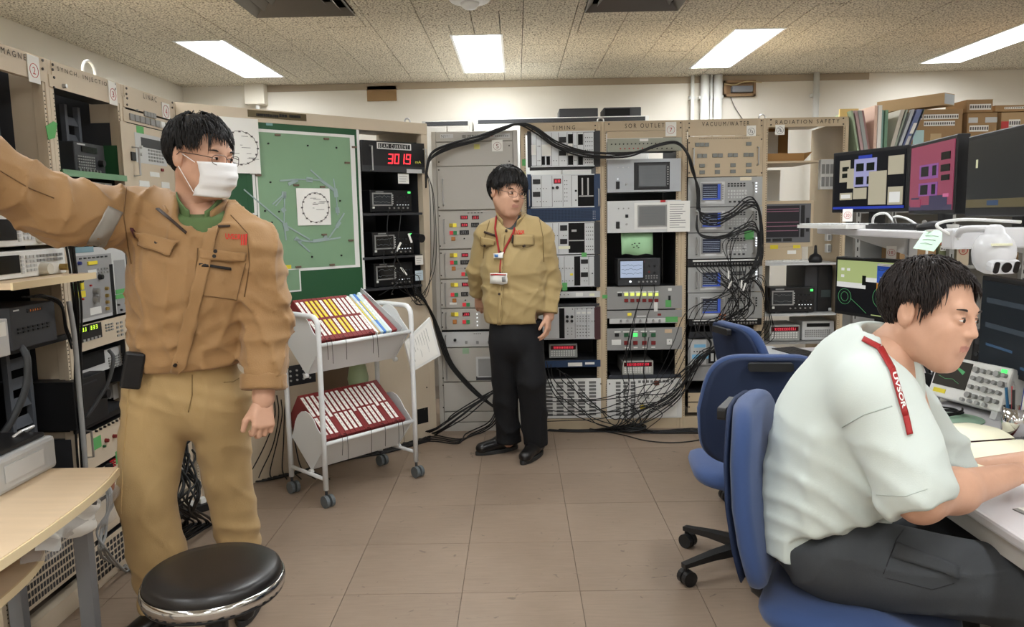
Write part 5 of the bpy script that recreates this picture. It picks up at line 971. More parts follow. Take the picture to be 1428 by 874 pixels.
sp = [(.08, .1, .24, .5, Wt, 'window'), (.12, .22, .22, .3, Wd, 'plot'), (.12, .34, .2, .42, Wd, 'plot'), (.2, .26, .31, .62, Wt, 'window'), (.3, .1, .62, .6, Wl, 'window'), (.36, .04, .55, .1, Wb, 'title_bar'), (.33, .18, .44, .32, Wd, 'plot'), (.48, .18, .59, .32, Wd, 'plot'), (.33, .42, .44, .56, Wd, 'plot'), (.49, .42, .6, .56, Wd, 'plot'), (.3, .62, .49, .82, Wt, 'window'), (.52, .34, .76, .93, Wt, 'window'), (.78, .1, .98, .42, Wt, 'window'), (.79, .63, .98, .94, Wt, 'window'), (.81, .72, .95, .9, Ww, 'table'), (.1, .7, .28, .83, Wt, 'window'), (.12, .73, .26, .8, Ww, 'table'), (0, .955, 1, 1, Wb, 'task_bar')]
monitor('leftmost upper monitor showing many small tan windows', (1.58, 3.88), (1.735, 3.44), 1.41, 1.703, SZ+.0005, Wk, wins(sp))
sp = [(.05, .8, .25, .98, Wn, 'window'), (.5, .78, .9, 1, Wn, 'panel'), (.0, .92, 1, 1, Wn, 'panel'), (.24, .3, .68, .52, Wp2, 'window'), (.28, .33, .46, .48, Wd, 'plot'), (.55, .33, .64, .48, Wd, 'plot'), (.24, .58, .68, .78, Wp2, 'window'), (.28, .61, .46, .76, Wd, 'plot'), (.55, .61, .64, .76, Wd, 'plot'), (.74, .16, .93, .27, Wd, 'plot'), (.74, .34, .93, .44, Wd, 'plot'), (.76, .49, .93, .57, Wd, 'plot'), (.82, .76, .93, .81, em('pink_lit', (206, 110, 150), .7), 'button'), (.05, .83, .3, .95, Wp, 'window')]
monitor('upper monitor with pink desktop, second from the left on the shelf', (1.685, 3.33), (1.615, 2.86), 1.398, 1.69, SZ+.0005, Wp, wins(sp))
sp = [(.0, .88, 1, 1, em('frame_gold', (110, 100, 70), .5), 'tool_bar'), (.3, .9, .45, .97, em('bar_blue', (60, 86, 120), .5), 'tool_panel'), (.12, .3, .145, .42, em('beam_spot', (206, 206, 170), .8), 'beam_spot')]
monitor('large dark upper monitor with a small pale spot at the right edge', (1.62, 2.8), (1.53, 2.22), 1.39, 1.672, SZ+.0005, em('dim_slate', (44, 46, 46), .5), wins(sp), bottom=.03)
tag(MB().box(1.617, 1.624, 2.71, 2.80, 1.678, 1.70).build('label_card', M_paper), 'white label card standing on top of the large dark upper monitor', 'label') if 0 else None
sp = [(.0, .42, .5, .52, Ww, 'title_bar'), (.0, .52, .48, 1, Wk, 'window'), (.35, .27, .4, .45, Wd, 'panel'), (.4, .3, 1, .38, Ww, 'title_bar'), (.4, .38, 1, .98, Wk, 'window'), (.06, .15, .1, .2, Ww, 'icon'), (.14, .15, .18, .2, Ww, 'icon'), (.06, .28, .1, .33, Ww, 'icon')]
def m4(F, s, x0, x1, z0, z1):
    wins(sp)(F, s, x0, x1, z0, z1); m = MB(); X = lambda a: x0+(x1-x0)*a; Z = lambda b: z1-(z1-z0)*b
    for (ca, cb, ra_, rb_) in ((.12, .7, .05, .09), (.12, .7, .09, .15), (.62, .65, .12, .2), (.62, .65, .08, .14)):
        m.tube([(X(ca+ra_*math.cos(t*math.pi/10)), -.0056, Z(cb+rb_*math.sin(t*math.pi/10))) for t in range(20)], .0009, 4, closed=True)
    m.tube([(X(.2), -.0056, Z(.72)), (X(.32), -.0056, Z(.85)), (X(.42), -.0056, Z(.97))], .0009, 4)
    m.build('ring_plot', Wgr, s)['kind'] = 'stuff'
monitor('desk monitor with pale green desktop and ring plots behind the seated man', (1.618, 3.9), (1.79, 3.42), .90, 1.19, DZ+.0005, Wg, m4)
F4 = Frame((1.618, 3.9, 0), (Vector((1.79, 3.42, 0))-Vector((1.618, 3.9, 0))).normalized())
x0, x1, z0, z1 = F4.rect((1223, 372, 1262, 414), -.03)
r = thing('sticky_notice', 'blue and orange notice clipped to the green desk monitor', 'notice', F4.M)
MB().box(x0, x1, -.031, -.03, z0, z1+.012).build('card', M_paper, r); zm = z0+(z1-z0)*.42
for (a, b, c, d, m) in ((x0, x1, zm+.002, z1, mat('notice_blue', (44, 92, 200), .6)), (x0, x1, z0, zm, mat('notice_orange', (230, 158, 54), .6)), (x0+.1*(x1-x0), x0+.45*(x1-x0), zm+.06, zm+.066, M_paper), (x0+.1*(x1-x0), x0+.4*(x1-x0), zm+.025, zm+.031, M_paper), (x0+.6*(x1-x0), x0+.75*(x1-x0), zm+.05, zm+.075, mat('notice_yellow', (230, 220, 130), .6))): MB().box(a, b, -.0318, -.031, c, d).build('print_block', m, r)
sp = [(.06, .2+.3*k, .95, .26+.3*k, em('dim_tick', (70, 80, 90), .4), 'tick_row') for k in range(2)]+[(.08, .75, .4, .78, em('dim_blue', (60, 90, 120), .5), 'bar'), (.5, .9, .8, .93, em('dim_blue', (60, 90, 120), .5), 'bar')]
monitor('wide dark desk monitor at the right edge under the white camera', (1.715, 2.83), (1.66, 2.25), .84, 1.172, DZ+.0005, em('night_screen', (22, 30, 38), .5), wins(sp))
# keyboards and mice
def keyboard(label, c, rz, L, Wd_, km, cm, z, nx=15):
    r = thing('keyboard', label, 'keyboard', T(c[0], c[1], z, rz)); MB().rbox(-L/2, L/2, -Wd_/2, Wd_/2, 0, .016, .012).build('case', cm, r)
    dx, dy = (L-.02)/nx, (Wd_-.02)/5
    for i in range(nx):
        for j in range(5): MB().box(-L/2+.01+dx*i+.0015, -L/2+.01+dx*(i+1)-.0015, -Wd_/2+.01+dy*j+.0015, -Wd_/2+.01+dy*(j+1)-.0015, .016, .022).build('key', km, r)
    return r
def mouse(label, c, rz, z, m):
    r = thing('mouse', label, 'mouse', T(c[0], c[1], z, rz)); b = MB(); n = 14
    for k, (zz, s) in enumerate(((0, .9), (.008, 1), (.02, .92), (.03, .7), (.036, .35))): b.v += [(.058*s*math.cos(2*math.pi*i/n)-(.006*k if k > 2 else 0), .031*s*math.sin(2*math.pi*i/n), zz) for i in range(n)]
    for k in range(4):
        for i in range(n): b.f.append((k*n+i, k*n+(i+1) % n, (k+1)*n+(i+1) % n, (k+1)*n+i)); b.m.append(0)
    b.f += [tuple(range(n))[::-1], tuple(range(4*n, 5*n))]; b.m += [0, 0]; b.build('shell', m, r, smooth=True)
    MB().cyl((.025, -.004, .03), (.025, .004, .03), .009, n=10).build('scroll_wheel', M_mgrey, r); return r
keyboard('white keyboard at the far end of the raised shelf', (1.495, 3.61), math.radians(100), .42, .165, M_lgrey, M_white, SZ+.001)
keyboard('black keyboard lying along the raised shelf front', (1.60, 3.18), math.radians(91), .42, .14, M_char, M_black, SZ+.001)
mouse('black mouse on the raised shelf below the pink monitor', (1.545, 2.88), 2.2, SZ+.001, M_black)
keyboard('black keyboard on the desk behind the seated man', (1.42, 3.72), math.radians(105), .44, .15, M_black, M_char, DZ+.001)
keyboard('black keyboard on the desk beside the mouse under the face', (1.55, 3.05), math.radians(100), .30, .12, M_char, M_black, DZ+.001, 11)
mouse('black mouse on the desk in front of the white oscilloscope', (1.47, 2.86), 1.9, DZ+.001, M_black)
lp = thing('closed_laptop', 'closed silver laptop at the far end of the desk', 'laptop', T(1.24, 3.84, DZ+.0005, .1)); MB().rbox(-.11, .11, -.15, .15, 0, .01, .012).build('base', M_alu, lp); MB().rbox(-.11, .11, -.15, .15, .011, .018, .012).build('lid', M_alu, lp)
# small black box, curved photo and others behind the black keyboard
bb = thing('mini_computer', 'black box computer with white tag behind the black desk keyboard', 'computer', T(1.68, 3.72, DZ+.0005, math.radians(-75))); MB().box(-.13, .16, -.09, .12, .0, .075).build('case', M_black, bb, bev=.004); MB().box(-.07, -.035, -.092, -.09, .005, .06).build('tag', M_paper, bb)
ph = thing('photo_print', 'curled photo print lying on the black box computer', 'photo', T(1.655, 3.66, DZ+.0775, math.radians(-75))); m = MB()
for i in range(9):
    t = i/8; m.v += [(-.08, -.07+.15*t, .05*t*t*1.6), (.08, -.07+.15*t, .05*t*t*1.6)]
for i in range(8): m.f.append((2*i, 2*i+1, 2*i+3, 2*i+2)); m.m.append(0)
m.build('sheet', M_paper, ph, smooth=True, solid=.001); m2 = MB(); m2.v = [(x*.5, y*.75, z*.9+.004) for x, y, z in m.v]; m2.f = m.f; m2.m = m.m; m2.build('picture', mat('photo_dark', (70, 80, 96), .4), ph, smooth=True, solid=.0005)
# oscilloscopes on the desk: tilted boxes
def desk_scope(label, c, ang, tilt, W, H, D, case, scrm, knob, z):
    M = T(c[0], c[1], z, ang) @ Matrix.Rotation(-tilt, 4, 'X'); r = thing('oscilloscope', label, 'oscilloscope', M); zo = .03
    MB().box(-W/2, W/2, 0, D, zo, zo+H).build('case', case, r, bev=.008)
    b = MB().box(-W/2+.012, -W/2+W*.5, -.004, 0, zo+H*.28, zo+H*.92).build('screen', scrm, r)
    m = MB(); m.prism([(-W*.2, -.006, zo+H*.8), (-W*.06, -.006, zo+H*.7), (-W*.08, -.006, zo+H*.62), (-W*.2, -.006, zo+H*.76)], [(-W*.2, -.0045, zo+H*.8), (-W*.06, -.0045, zo+H*.7), (-W*.08, -.0045, zo+H*.62), (-W*.2, -.0045, zo+H*.76)]); m.tube([(-W*.4, -.005, zo+H*.5), (-W*.3, -.005, zo+H*.45), (-W*.2, -.005, zo+H*.48), (-W*.1, -.005, zo+H*.4)], .0008, 4); m.build('trace', Wgr, b)
    for i in range(5):
        for j in range(4): MB().cyl((W*(.08+.09*i), 0, zo+H*(.2+.2*j)), (W*(.08+.09*i), -.016, zo+H*(.2+.2*j)), W*.026 if (i+j) % 3 else W*.036, n=14).build('knob', knob, r)
    for i in range(4): MB().cyl((W*(.02+.1*i), 0, zo+H*.07), (W*(.02+.1*i), -.014, zo+H*.07), .007, n=10).build('connector', M_steel, r)
    MB().box(W*.38, W*.44, -.006, 0, zo+H*.86, zo+H*.94).build('power_button', M_glit, r); MB().box(-W*.42, -W*.25, -.003, 0, zo+H*.1, zo+H*.2).build('maker_label', M_yel, r)
    for sx in (-1, 1): MB().box(sx*W*.42-.012, sx*W*.42+.012, .01, .03, .002, zo).build('foot', M_lgrey, r)
    return r
desk_scope('white oscilloscope with dark screen and grey knobs on the desk', (1.56, 2.67), math.radians(-72), math.radians(20), .30, .155, .12, M_white, em('scope_brown', (58, 54, 48), .5), M_mgrey, DZ+.006)
desk_scope('black oscilloscope standing behind the white one on the desk', (1.70, 2.86), math.radians(-62), math.radians(6), .30, .24, .10, M_black, em('scope_grey', (74, 72, 68), .5), M_char, DZ+.001)
# notebook
nb = thing('open_notebook', 'open blank notebook with maroon cover on the desk', 'notebook', T(1.375, 2.285, DZ+.0005, math.radians(9)))
MB().box(-.165, .165, -.215, .215, 0, .003).build('cover', mat('maroon_cover', (96, 30, 34), .5), nb, bev=.001)
M_page = mat('cream_page', (240, 236, 208), .8)
for s in (-1, 1):
    m = MB(); n = 10
    for i in range(n+1):
        t = i/n; y = s*(.003+.205*t); h = .004+.02*math.sin(min(1, t*2.2)*math.pi/2)*(1-t)**.7+(.006 if s > 0 else .003)*(1-t); m.v += [(-.158, y, h), (.158, y, h), (-.158, y, .003), (.158, y, .003)]
    for i in range(n):
        a = 4*i; m.f += [(a, a+1, a+5, a+4) if s > 0 else (a, a+4, a+5, a+1), (a, a+4, a+6, a+2), (a+1, a+3, a+7, a+5)]; m.m += [0]*3
    a = 4*n; m.f.append((a, a+1, a+3, a+2)); m.m.append(0); m.build('page_block', M_page, nb, smooth=False)
m = MB()
for k in range(5): m.box(-.14+.012*k, -.135+.012*k+rnd.uniform(0, .02), .09+.015*(k % 3), .092+.015*(k % 3), .018, .0186)
m.build('scribble', mat('pencil_line', (170, 168, 150), .8), nb)['kind'] = 'stuff'
mk = thing('marker_pen', 'black and white marker pen on the desk above the notebook', 'pen', T(1.42, 2.6, DZ+.008, math.radians(-70))); MB().cyl((-.06, 0, 0), (.0, 0, 0), .007, n=10).build('cap', M_black, mk); MB().cyl((0, 0, 0), (.065, 0, 0), .007, n=10).build('barrel', M_paper, mk); MB().cyl((.065, 0, 0), (.075, 0, 0), .004, n=10).build('tip', M_black, mk)
tag(MB().lathe([(0, 0), (.085, 0), (.085, .003), (0, .003)], 28).build('green_disc', mat('pale_green_cloth', (150, 182, 158), .6), None, M=T(1.5, 2.575, DZ+.0003)), 'flat pale green disc under the cable coil on the desk', 'disc')
cl = thing('cable_coil', 'coil of black cable lying before the white oscilloscope', 'cable', T(1.485, 2.62, DZ+.008)); m = MB()
m.tube(catmull([(.055*math.cos(t*.7)*(1+.12*math.sin(t*1.7)), .04*math.sin(t*.7)*(1+.1*math.cos(t*2.1)), .0005*t+.004*math.sin(t)) for t in range(28)], 4), .0035, 6); m.build('coil', M_rubber, cl, smooth=True)
cu = thing('pen_cup', 'chrome pen cup with pens at the right edge of the desk', 'cup', T(1.56, 2.36, DZ+.0005)); MB().lathe([(0, 0), (.038, 0), (.038, .095), (.035, .095), (.035, .004), (0, .004)], 24).build('cup', M_chrome, cu, smooth=True)
for k, (c, a) in enumerate((((40, 60, 160), .2), ((200, 30, 40), 1.4), ((30, 90, 130), 2.6), ((30, 30, 34), 3.8), ((225, 225, 220), 5.0))):
    pn = thing('pen', ('blue pen', 'red pen', 'teal pen', 'black pen', 'white pen')[k]+' standing in the chrome pen cup', 'pen', T(1.56, 2.36, DZ+.006)); d = Vector((math.cos(a)*.02, math.sin(a)*.02, 0)); MB().cyl(d*.6, d*1.5+Vector((0, 0, .15)), .0045, n=8).build('barrel', mat('pen_'+str(k), c, .4), pn); MB().cyl(d*1.5+Vector((0, 0, .15)), d*1.55+Vector((0, 0, .165)), .003, n=8).build('button', M_steel, pn)
lp = thing('open_laptop', 'dark laptop standing open at the right edge behind the pen cup', 'laptop', T(1.75, 2.36, DZ+.0005, math.radians(-75))); MB().box(-.16, .16, -.1, .11, 0, .016).build('base', M_char, lp, bev=.003); MB().prism([(-.16, .1, .016), (.16, .1, .016), (.16, .17, .22), (-.16, .17, .22)], [(-.16, .108, .016), (.16, .108, .016), (.16, .178, .22), (-.16, .178, .22)]).build('lid', M_alu, lp); MB().prism([(-.15, .099, .024), (.15, .099, .024), (.15, .166, .212), (-.15, .166, .212)], [(-.15, .1, .024), (.15, .1, .024), (.15, .167, .212), (-.15, .167, .212)]).build('screen', M_scrb, lp)
hd = thing('headset', 'black headset band lying on the desk under the chin', 'headset', T(1.6, 3.1, DZ+.06, .5)); MB().tube([(0, .09*math.cos(t*math.pi/12), .09*math.sin(t*math.pi/12)-.02) for t in range(13)], .01, 8).build('band', M_black, hd, smooth=True)
for s in (-1, 1): MB().cyl((-.015, s*.09, -.025), (.015, s*.09, -.025), .034, n=16).build('ear_cup', M_black, hd)
cb = thing('clipboard', 'white papers under the hand at the right edge of the desk', 'paper', T(1.30, 1.70, DZ+.0005, .2)); MB().box(-.11, .11, -.09, .09, 0, .003).build('board', M_mgrey, cb); MB().box(-.1, .1, -.085, .085, .003, .006).build('sheets', M_paper, cb)
# shelf clutter
for k, (c, rz, s, m, lb) in enumerate((((1.53, 2.8), .5, (.10, .03), M_paper, 'white card strip leaning on the shelf below the pink monitor'), ((1.62, 2.98), .2, (.12, .09), M_paper, 'small stack of white papers on the shelf below the pink monitor'))):
    q = thing('paper_card', lb, 'paper', T(c[0], c[1], SZ+.0005, rz)); MB().box(-s[0]/2, s[0]/2, -s[1]/2, s[1]/2, 0, .012 if k else .006).build('sheet', m, q)
    if k: MB().box(-s[0]/2+.01, s[0]/2, -s[1]/2, s[1]/2-.01, .012, .02).build('sheet', m, q)
wc = thing('white_cable', 'loops of white cable behind the shelf keyboard', 'cable', T(1.63, 3.38, SZ+.004)); MB().tube(catmull([(0, .16, 0), (-.02, .1, .05), (.0, .03, .06), (.02, -.02, .01), (-.02, -.08, .045), (0, -.14, .04), (.03, -.2, .004)], 6), .0055, 6).build('cord', M_wcable, wc, smooth=True)
tw = thing('cloth', 'crumpled cream cloth lying on the near shelf section', 'cloth', T(1.60, 2.16, SZ)); m = MB(); n = 14
for i in range(n+1):
    for j in range(n+1):
        u, v = i/n-.5, j/n-.5; h = max(0., .06*(1-4*(u*u+v*v)))+.012*math.sin(u*23+v*9)*math.cos(v*19); m.v.append((u*.16, v*.26, max(.001, h)))
for i in range(n):
    for j in range(n): a = i*(n+1)+j; m.f.append((a, a+n+1, a+n+2, a+1)); m.m.append(0)
m.build('fabric', mat('cream_cloth', (226, 206, 172), .9), tw, smooth=True)
gn = thing('sticky_note', 'large pale green sticky note hanging off the shelf front edge', 'note', None); a, b, c, d = (atx(1290, 321, 1.494), atx(1325, 321, 1.492), atx(1302, 350.5, 1.44), atx(1273, 346, 1.44)); MB().prism([a, b, c, d], [v+Vector((.001, 0, 0)) for v in (a, b, c, d)]).build('sheet', mat('mint_note', (196, 226, 204), .8), gn)
m = MB()
for k in range(3):
    p_, q_ = a.lerp(d, .3+.2*k), b.lerp(c, .3+.2*k); m.tube([p_.lerp(q_, .2)+Vector((-.002, 0, 0)), p_.lerp(q_, .45)+Vector((-.002, 0, .003)), p_.lerp(q_, .75)+Vector((-.002, 0, 0))], .0009, 4)
m.build('writing', M_mgrey, gn)['kind'] = 'stuff'
# PTZ camera on an arm at the shelf edge
pz = thing('security_camera', 'white ball-shaped pan and tilt camera hanging from the shelf edge', 'camera', T(1.30, 2.1, 1.30)); M_wp = mat('camera_white', (212, 213, 216), .3, spec=.5)
MB().lathe([(0, -.062), (.02, -.060), (.038, -.05), (.05, -.03), (.054, -.005), (.052, .012), (.045, .032), (.034, .045), (.026, .05), (.022, .066), (.012, .073), (0, .074)], 32).build('body', M_wp, pz, smooth=True)
fd = Vector((.12, -1., -.25)).normalized(); rgt = fd.cross(Vector((0, 0, 1))).normalized(); upv = rgt.cross(fd)
fc = fd*.038+Vector((0, 0, -.028)); m = MB(); m.rbox(-.043, .043, -.02, .02, -.012, .012, .018); Mx = Matrix((( rgt.x, upv.x, -fd.x, fc.x), (rgt.y, upv.y, -fd.y, fc.y), (rgt.z, upv.z, -fd.z, fc.z), (0, 0, 0, 1))); m.build('face_plate', M_wp, pz, M=Mx, bev=.004)
MB().cyl((.0, 0, -.012), (0, 0, -.0155), .014, n=20).build('lens', M_scrb, pz, M=Mx)
for s in (-1, 1): MB().rbox(s*.029-.0075, s*.029+.0075, -.016, .016, -.015, -.012, .006).build('led_window', M_scrb, pz, M=Mx)
MB().tube([(0.045*math.cos(t), .045*math.sin(t), .012) for t in [k*math.pi/16 for k in range(32)]], .003, 5, closed=True).build('seam', M_lgrey, pz) if 0 else None
MB().box(-.03, .02, -.058, -.05, .018, .024).build('name_label', mat('pale_label', (220, 220, 190), .6), pz, M=Matrix.Rotation(math.radians(-8), 4, 'Z'))
MB().tube(catmull([(0, .0, .06), (-.02, .03, .062), (-.03, .10, .058), (-.01, .16, .04)], 4), .010, 10).build('arm', M_wp, pz, smooth=True)
MB().box(.0-.03, .20, .15, .21, -.0, .06).build('mount', M_wp, pz, bev=.006)
MB().tube(catmull([(-.01, .15, .03), (-.05, .2, .07), (.05, .24, .085), (.2, .2, .075)], 6), .005, 6).build('cable', M_wcable, pz, smooth=True)
# number tags on desk monitor etc
for k, (px, py, X, lb, tx) in enumerate(((1182, 300, 1.585, 'small tag with a circled number under the leftmost upper monitor', '20'), (1243, 352, 1.77, 'tag with circled 18 above the green desk monitor', '18'))):
    p = atx(px, py, X); q = thing('number_tag', lb, 'tag', Matrix.Translation(p) @ Matrix.Rotation(math.radians(-30), 4, 'Z')); MB().box(-.022, .022, 0, .001, -.03, .03).build('card', M_paper, q); m = MB(); m.tube([(.016*math.cos(t*math.pi/10), -.001, .016*math.sin(t*math.pi/10)) for t in range(20)], .0009, 4, closed=True); m.text(tx, 0, 0, .015, -.001, wid=.016); m.build('number', M_red, q)
# ------------------------------------------------------------------ steel bookcase with folders and boxes
BY = 4.95; bx0, bx1 = 2.175, 3.75
bc = thing('steel_bookcase', 'grey steel bookcase right of the radiation rack', 'bookcase', None); M_steelp = mat('shelf_grey', (150, 150, 146), .5)
for x in (bx0, 2.40, 2.78, 3.25, bx1-.03):
    MB().box(x, x+.03, BY, BY+.04, 0, 1.745).build('upright', M_steelp, bc); 
    m = MB()
    for k in range(30): m.box(x+.011, x+.019, BY-.001, BY, .06+k*.055, .085+k*.055)
    m.build('upright_slots', M_ink, bc)['kind'] = 'stuff'
for z in (.08, .55, 1.05, 1.42, 1.745): MB().box(bx0, bx1, BY+.041, BY+.4, z-.02, z).build('shelf', M_steelp, bc)
MB().box(bx0, bx1, BY+.4, BY+.405, 0, 1.745).build('back_panel', M_steelp, bc)
def pbox(name, label, cat, rc, Y, d, m, labels=(), z=None, rz=0., group=None):
    a, b = aty(rc[0], rc[3], Y), aty(rc[2], rc[1], Y); z0 = a.z if z is None else z; w = b.x-a.x; h = b.z-z0
    r = thing(name, label, cat, T(a.x+w/2, Y, z0, rz), group); MB().box(-w/2, w/2, 0, d, 0, h).build('carton', m, r, bev=.002)
    MB().box(-w/2-.0005, w/2+.0005, -.001, d*.98, h*.985, h+.001).build('lid_flap', m, r)
    for k, (l0, l1, t0, t1, lm) in enumerate(labels): MB().box(-w/2+w*l0, -w/2+w*l1, -.002-.0003*k, -.001, h*(1-t1), h*(1-t0)).build('label', lm, r)
    if labels:
        m2 = MB()
        for (l0, l1, t0, t1, lm) in labels:
            if lm is not M_paper: continue
            n = max(2, int((l1-l0)*w/.014))
            for i in range(n): m2.box(-w/2+w*(l0+(l1-l0)*(i+.2)/n), -w/2+w*(l0+(l1-l0)*(i+.8)/n), -.0045, -.0038, h*(1-t1)+h*(t1-t0)*.25, h*(1-t0)-h*(t1-t0)*.25)
        if m2.v: m2.build('label_print', mat('label_ink', (96, 94, 92), .8), r)['kind'] = 'stuff'
    return r
M_card2 = mat('cardboard_light', (176, 148, 110), .85, noise=.07, nscale=10); M_tp = mat('packing_tape', (186, 160, 120), .4)
pbox('cardboard_box', 'large cardboard box with white printed labels on the bookcase top', 'box', (1264, 152, 1343, 222), 5.0, .33, M_card, [(.08, .26, .1, .2, M_paper), (.28, .92, .1, .2, M_paper), (.29, .86, .24, .34, M_paper), (.1, .3, .42, .98, mat('aqua_note', (176, 206, 206), .8)), (.42, .62, .5, 1, M_tp)], z=1.7455)
zc = aty(1300, 150, 5.0).z
r = thing('cardboard_box', 'long pale cardboard box lying on the large labelled one', 'box', T(2.68, 5.02, zc+.006, math.radians(35))); MB().box(-.05, .08, -.08, .36, 0, .075).build('carton', M_card2, r, bev=.002); MB().box(-.045, .075, -.081, -.08, .008, .07).build('end_label', mat('grey_label', (176, 182, 184), .7), r)
pbox('cardboard_box', 'small flat cardboard box with white label above the right boxes', 'box', (1348, 138.5, 1385, 156), 5.05, .25, M_card, [(.1, .93, .35, .8, M_paper)], z=aty(1366, 156.5, 5.05).z)
pbox('cardboard_box', 'taped cardboard box right of the large labelled one', 'box', (1346, 157, 1391, 222), 5.02, .3, M_card, [(.04, .35, .1, .22, M_lgrey), (.6, 1, .1, .22, M_lgrey), (.08, .72, .28, .42, M_paper)], z=1.7455)
pbox('cardboard_box', 'cardboard box at the right edge with red printed mark', 'box', (1393, 156, 1450, 222), 5.02, .3, M_card2, [(.0, .2, .2, .36, mat('red_print', (180, 60, 60), .7)), (.2, .5, .16, .32, M_paper)], z=1.7455)
pbox('cardboard_box', 'flat cardboard box topmost at the right edge', 'box', (1388, 146, 1450, 155), 5.05, .28, M_card, [(.2, .8, .25, .6, M_paper)], z=aty(1410, 155.5, 5.05).z)
# folders
cols = [((150, 168, 140), 'sage'), ((176, 150, 148), 'dusty rose'), ((160, 164, 160), 'grey'), ((150, 110, 108), 'brown red'), ((222, 190, 170), 'salmon'), ((236, 232, 224), 'white'), ((126, 160, 150), 'teal green'), ((110, 146, 120), 'green'), ((196, 190, 176), 'stone'), ((140, 150, 136), 'moss'), ((180, 186, 190), 'silver'), ((98, 110, 150), 'slate blue'), ((150, 176, 150), 'pale green')]
zb = 1.7455
for k, (c, nm) in enumerate(cols):
    t = k/(len(cols)-1); xb = 2.185+.27*t; wd = .046 if nm == 'slate blue' else .013+.006*(k % 3); hh = .30 if nm not in ('white', 'salmon') else .33; ln = (-.06 if k < 4 else (.0 if k < 8 else .075+.012*(k-8)))
    r = thing('file_folder', nm+' file folder standing on the bookcase top beside the large box', 'folder', T(xb, BY+.02, zb), 'folders on the bookcase top')
    A = [(0, 0, 0), (wd, 0, 0), (wd+ln, 0, hh), (ln, 0, hh)]; MB().prism(A, [(a, b+.24, c_) for a, b, c_ in A]).build('cover', mat('folder_'+nm.replace(' ', '_'), c, .45), r, bev=.001)
    if nm == 'slate blue':
        f = lambda u, v: (wd*u+ln*v, -.001, hh*v); MB().quad(f(.25, .5), f(.75, .5), f(.75, .72), f(.25, .72)).build('spine_label', M_paper, r); MB().quad(f(.25, .18), f(.7, .18), f(.7, .45), f(.25, .45)).build('spine_label', M_lgrey, r)
tag(MB().box(2.08, 2.2, 5.03, 5.045, 2.0135, 2.065).build('yellow_envelope', mat('manila', (226, 196, 130), .8)), 'manila envelope edge above the right end of the radiation rack', 'envelope')
# boxes on the shelf seen under the raised desk shelf
pbox('magazine_file', 'brown magazine file with vertical white label under the desk shelf', 'file box', (1254, 333, 1273, 370), 5.0, .25, M_card, [(.55, .75, .05, 1, M_paper)], z=1.0505)
pbox('magazine_file', 'brown magazine file beside the sticky note under the desk shelf', 'file box', (1275, 333, 1306, 372), 5.0, .25, M_card, [(.5, .62, .4, 1, M_paper)], z=1.0505)
pbox('storage_carton', 'green and brown carton with white label under the desk shelf', 'box', (1308, 338, 1331, 372), 5.0, .25, mat('olive_carton', (110, 116, 84), .8), [(.1, .7, .15, .35, M_paper), (0, 1, 0, .1, mat('rust_strip', (150, 80, 56), .7))], z=1.0505)
q = pbox('storage_carton', 'beige carton with a circled 8 tag behind the seated man', 'box', (1333, 350, 1352, 376), 4.9, .2, mat('beige_carton', (186, 172, 150), .8), [], z=1.0505) if 0 else pbox('storage_carton', 'beige carton with a circled 8 tag behind the seated man', 'box', (1333, 342, 1352, 376), 5.0, .2, mat('beige_carton', (186, 172, 150), .8), [], z=1.0505)
m = MB(); m.tube([(.028*math.cos(t*math.pi/10), -.004, .1+.028*math.sin(t*math.pi/10)) for t in range(20)], .002, 4, closed=True); m.text('8', 0, .1, .03, -.004, wid=.018); m.build('circled_number', M_red, q)
for k in range(4): pbox('storage_carton', ('grey', 'brown', 'pale', 'dark')[k]+' carton on the bookcase shelf behind the dark desk monitor', 'box', (1356+26*k, 330, 1380+26*k, 376), 5.02, .25, (M_mgrey, M_card, M_card2, M_char)[k], [(.2, .7, .3, .5, M_paper)], z=1.0505)
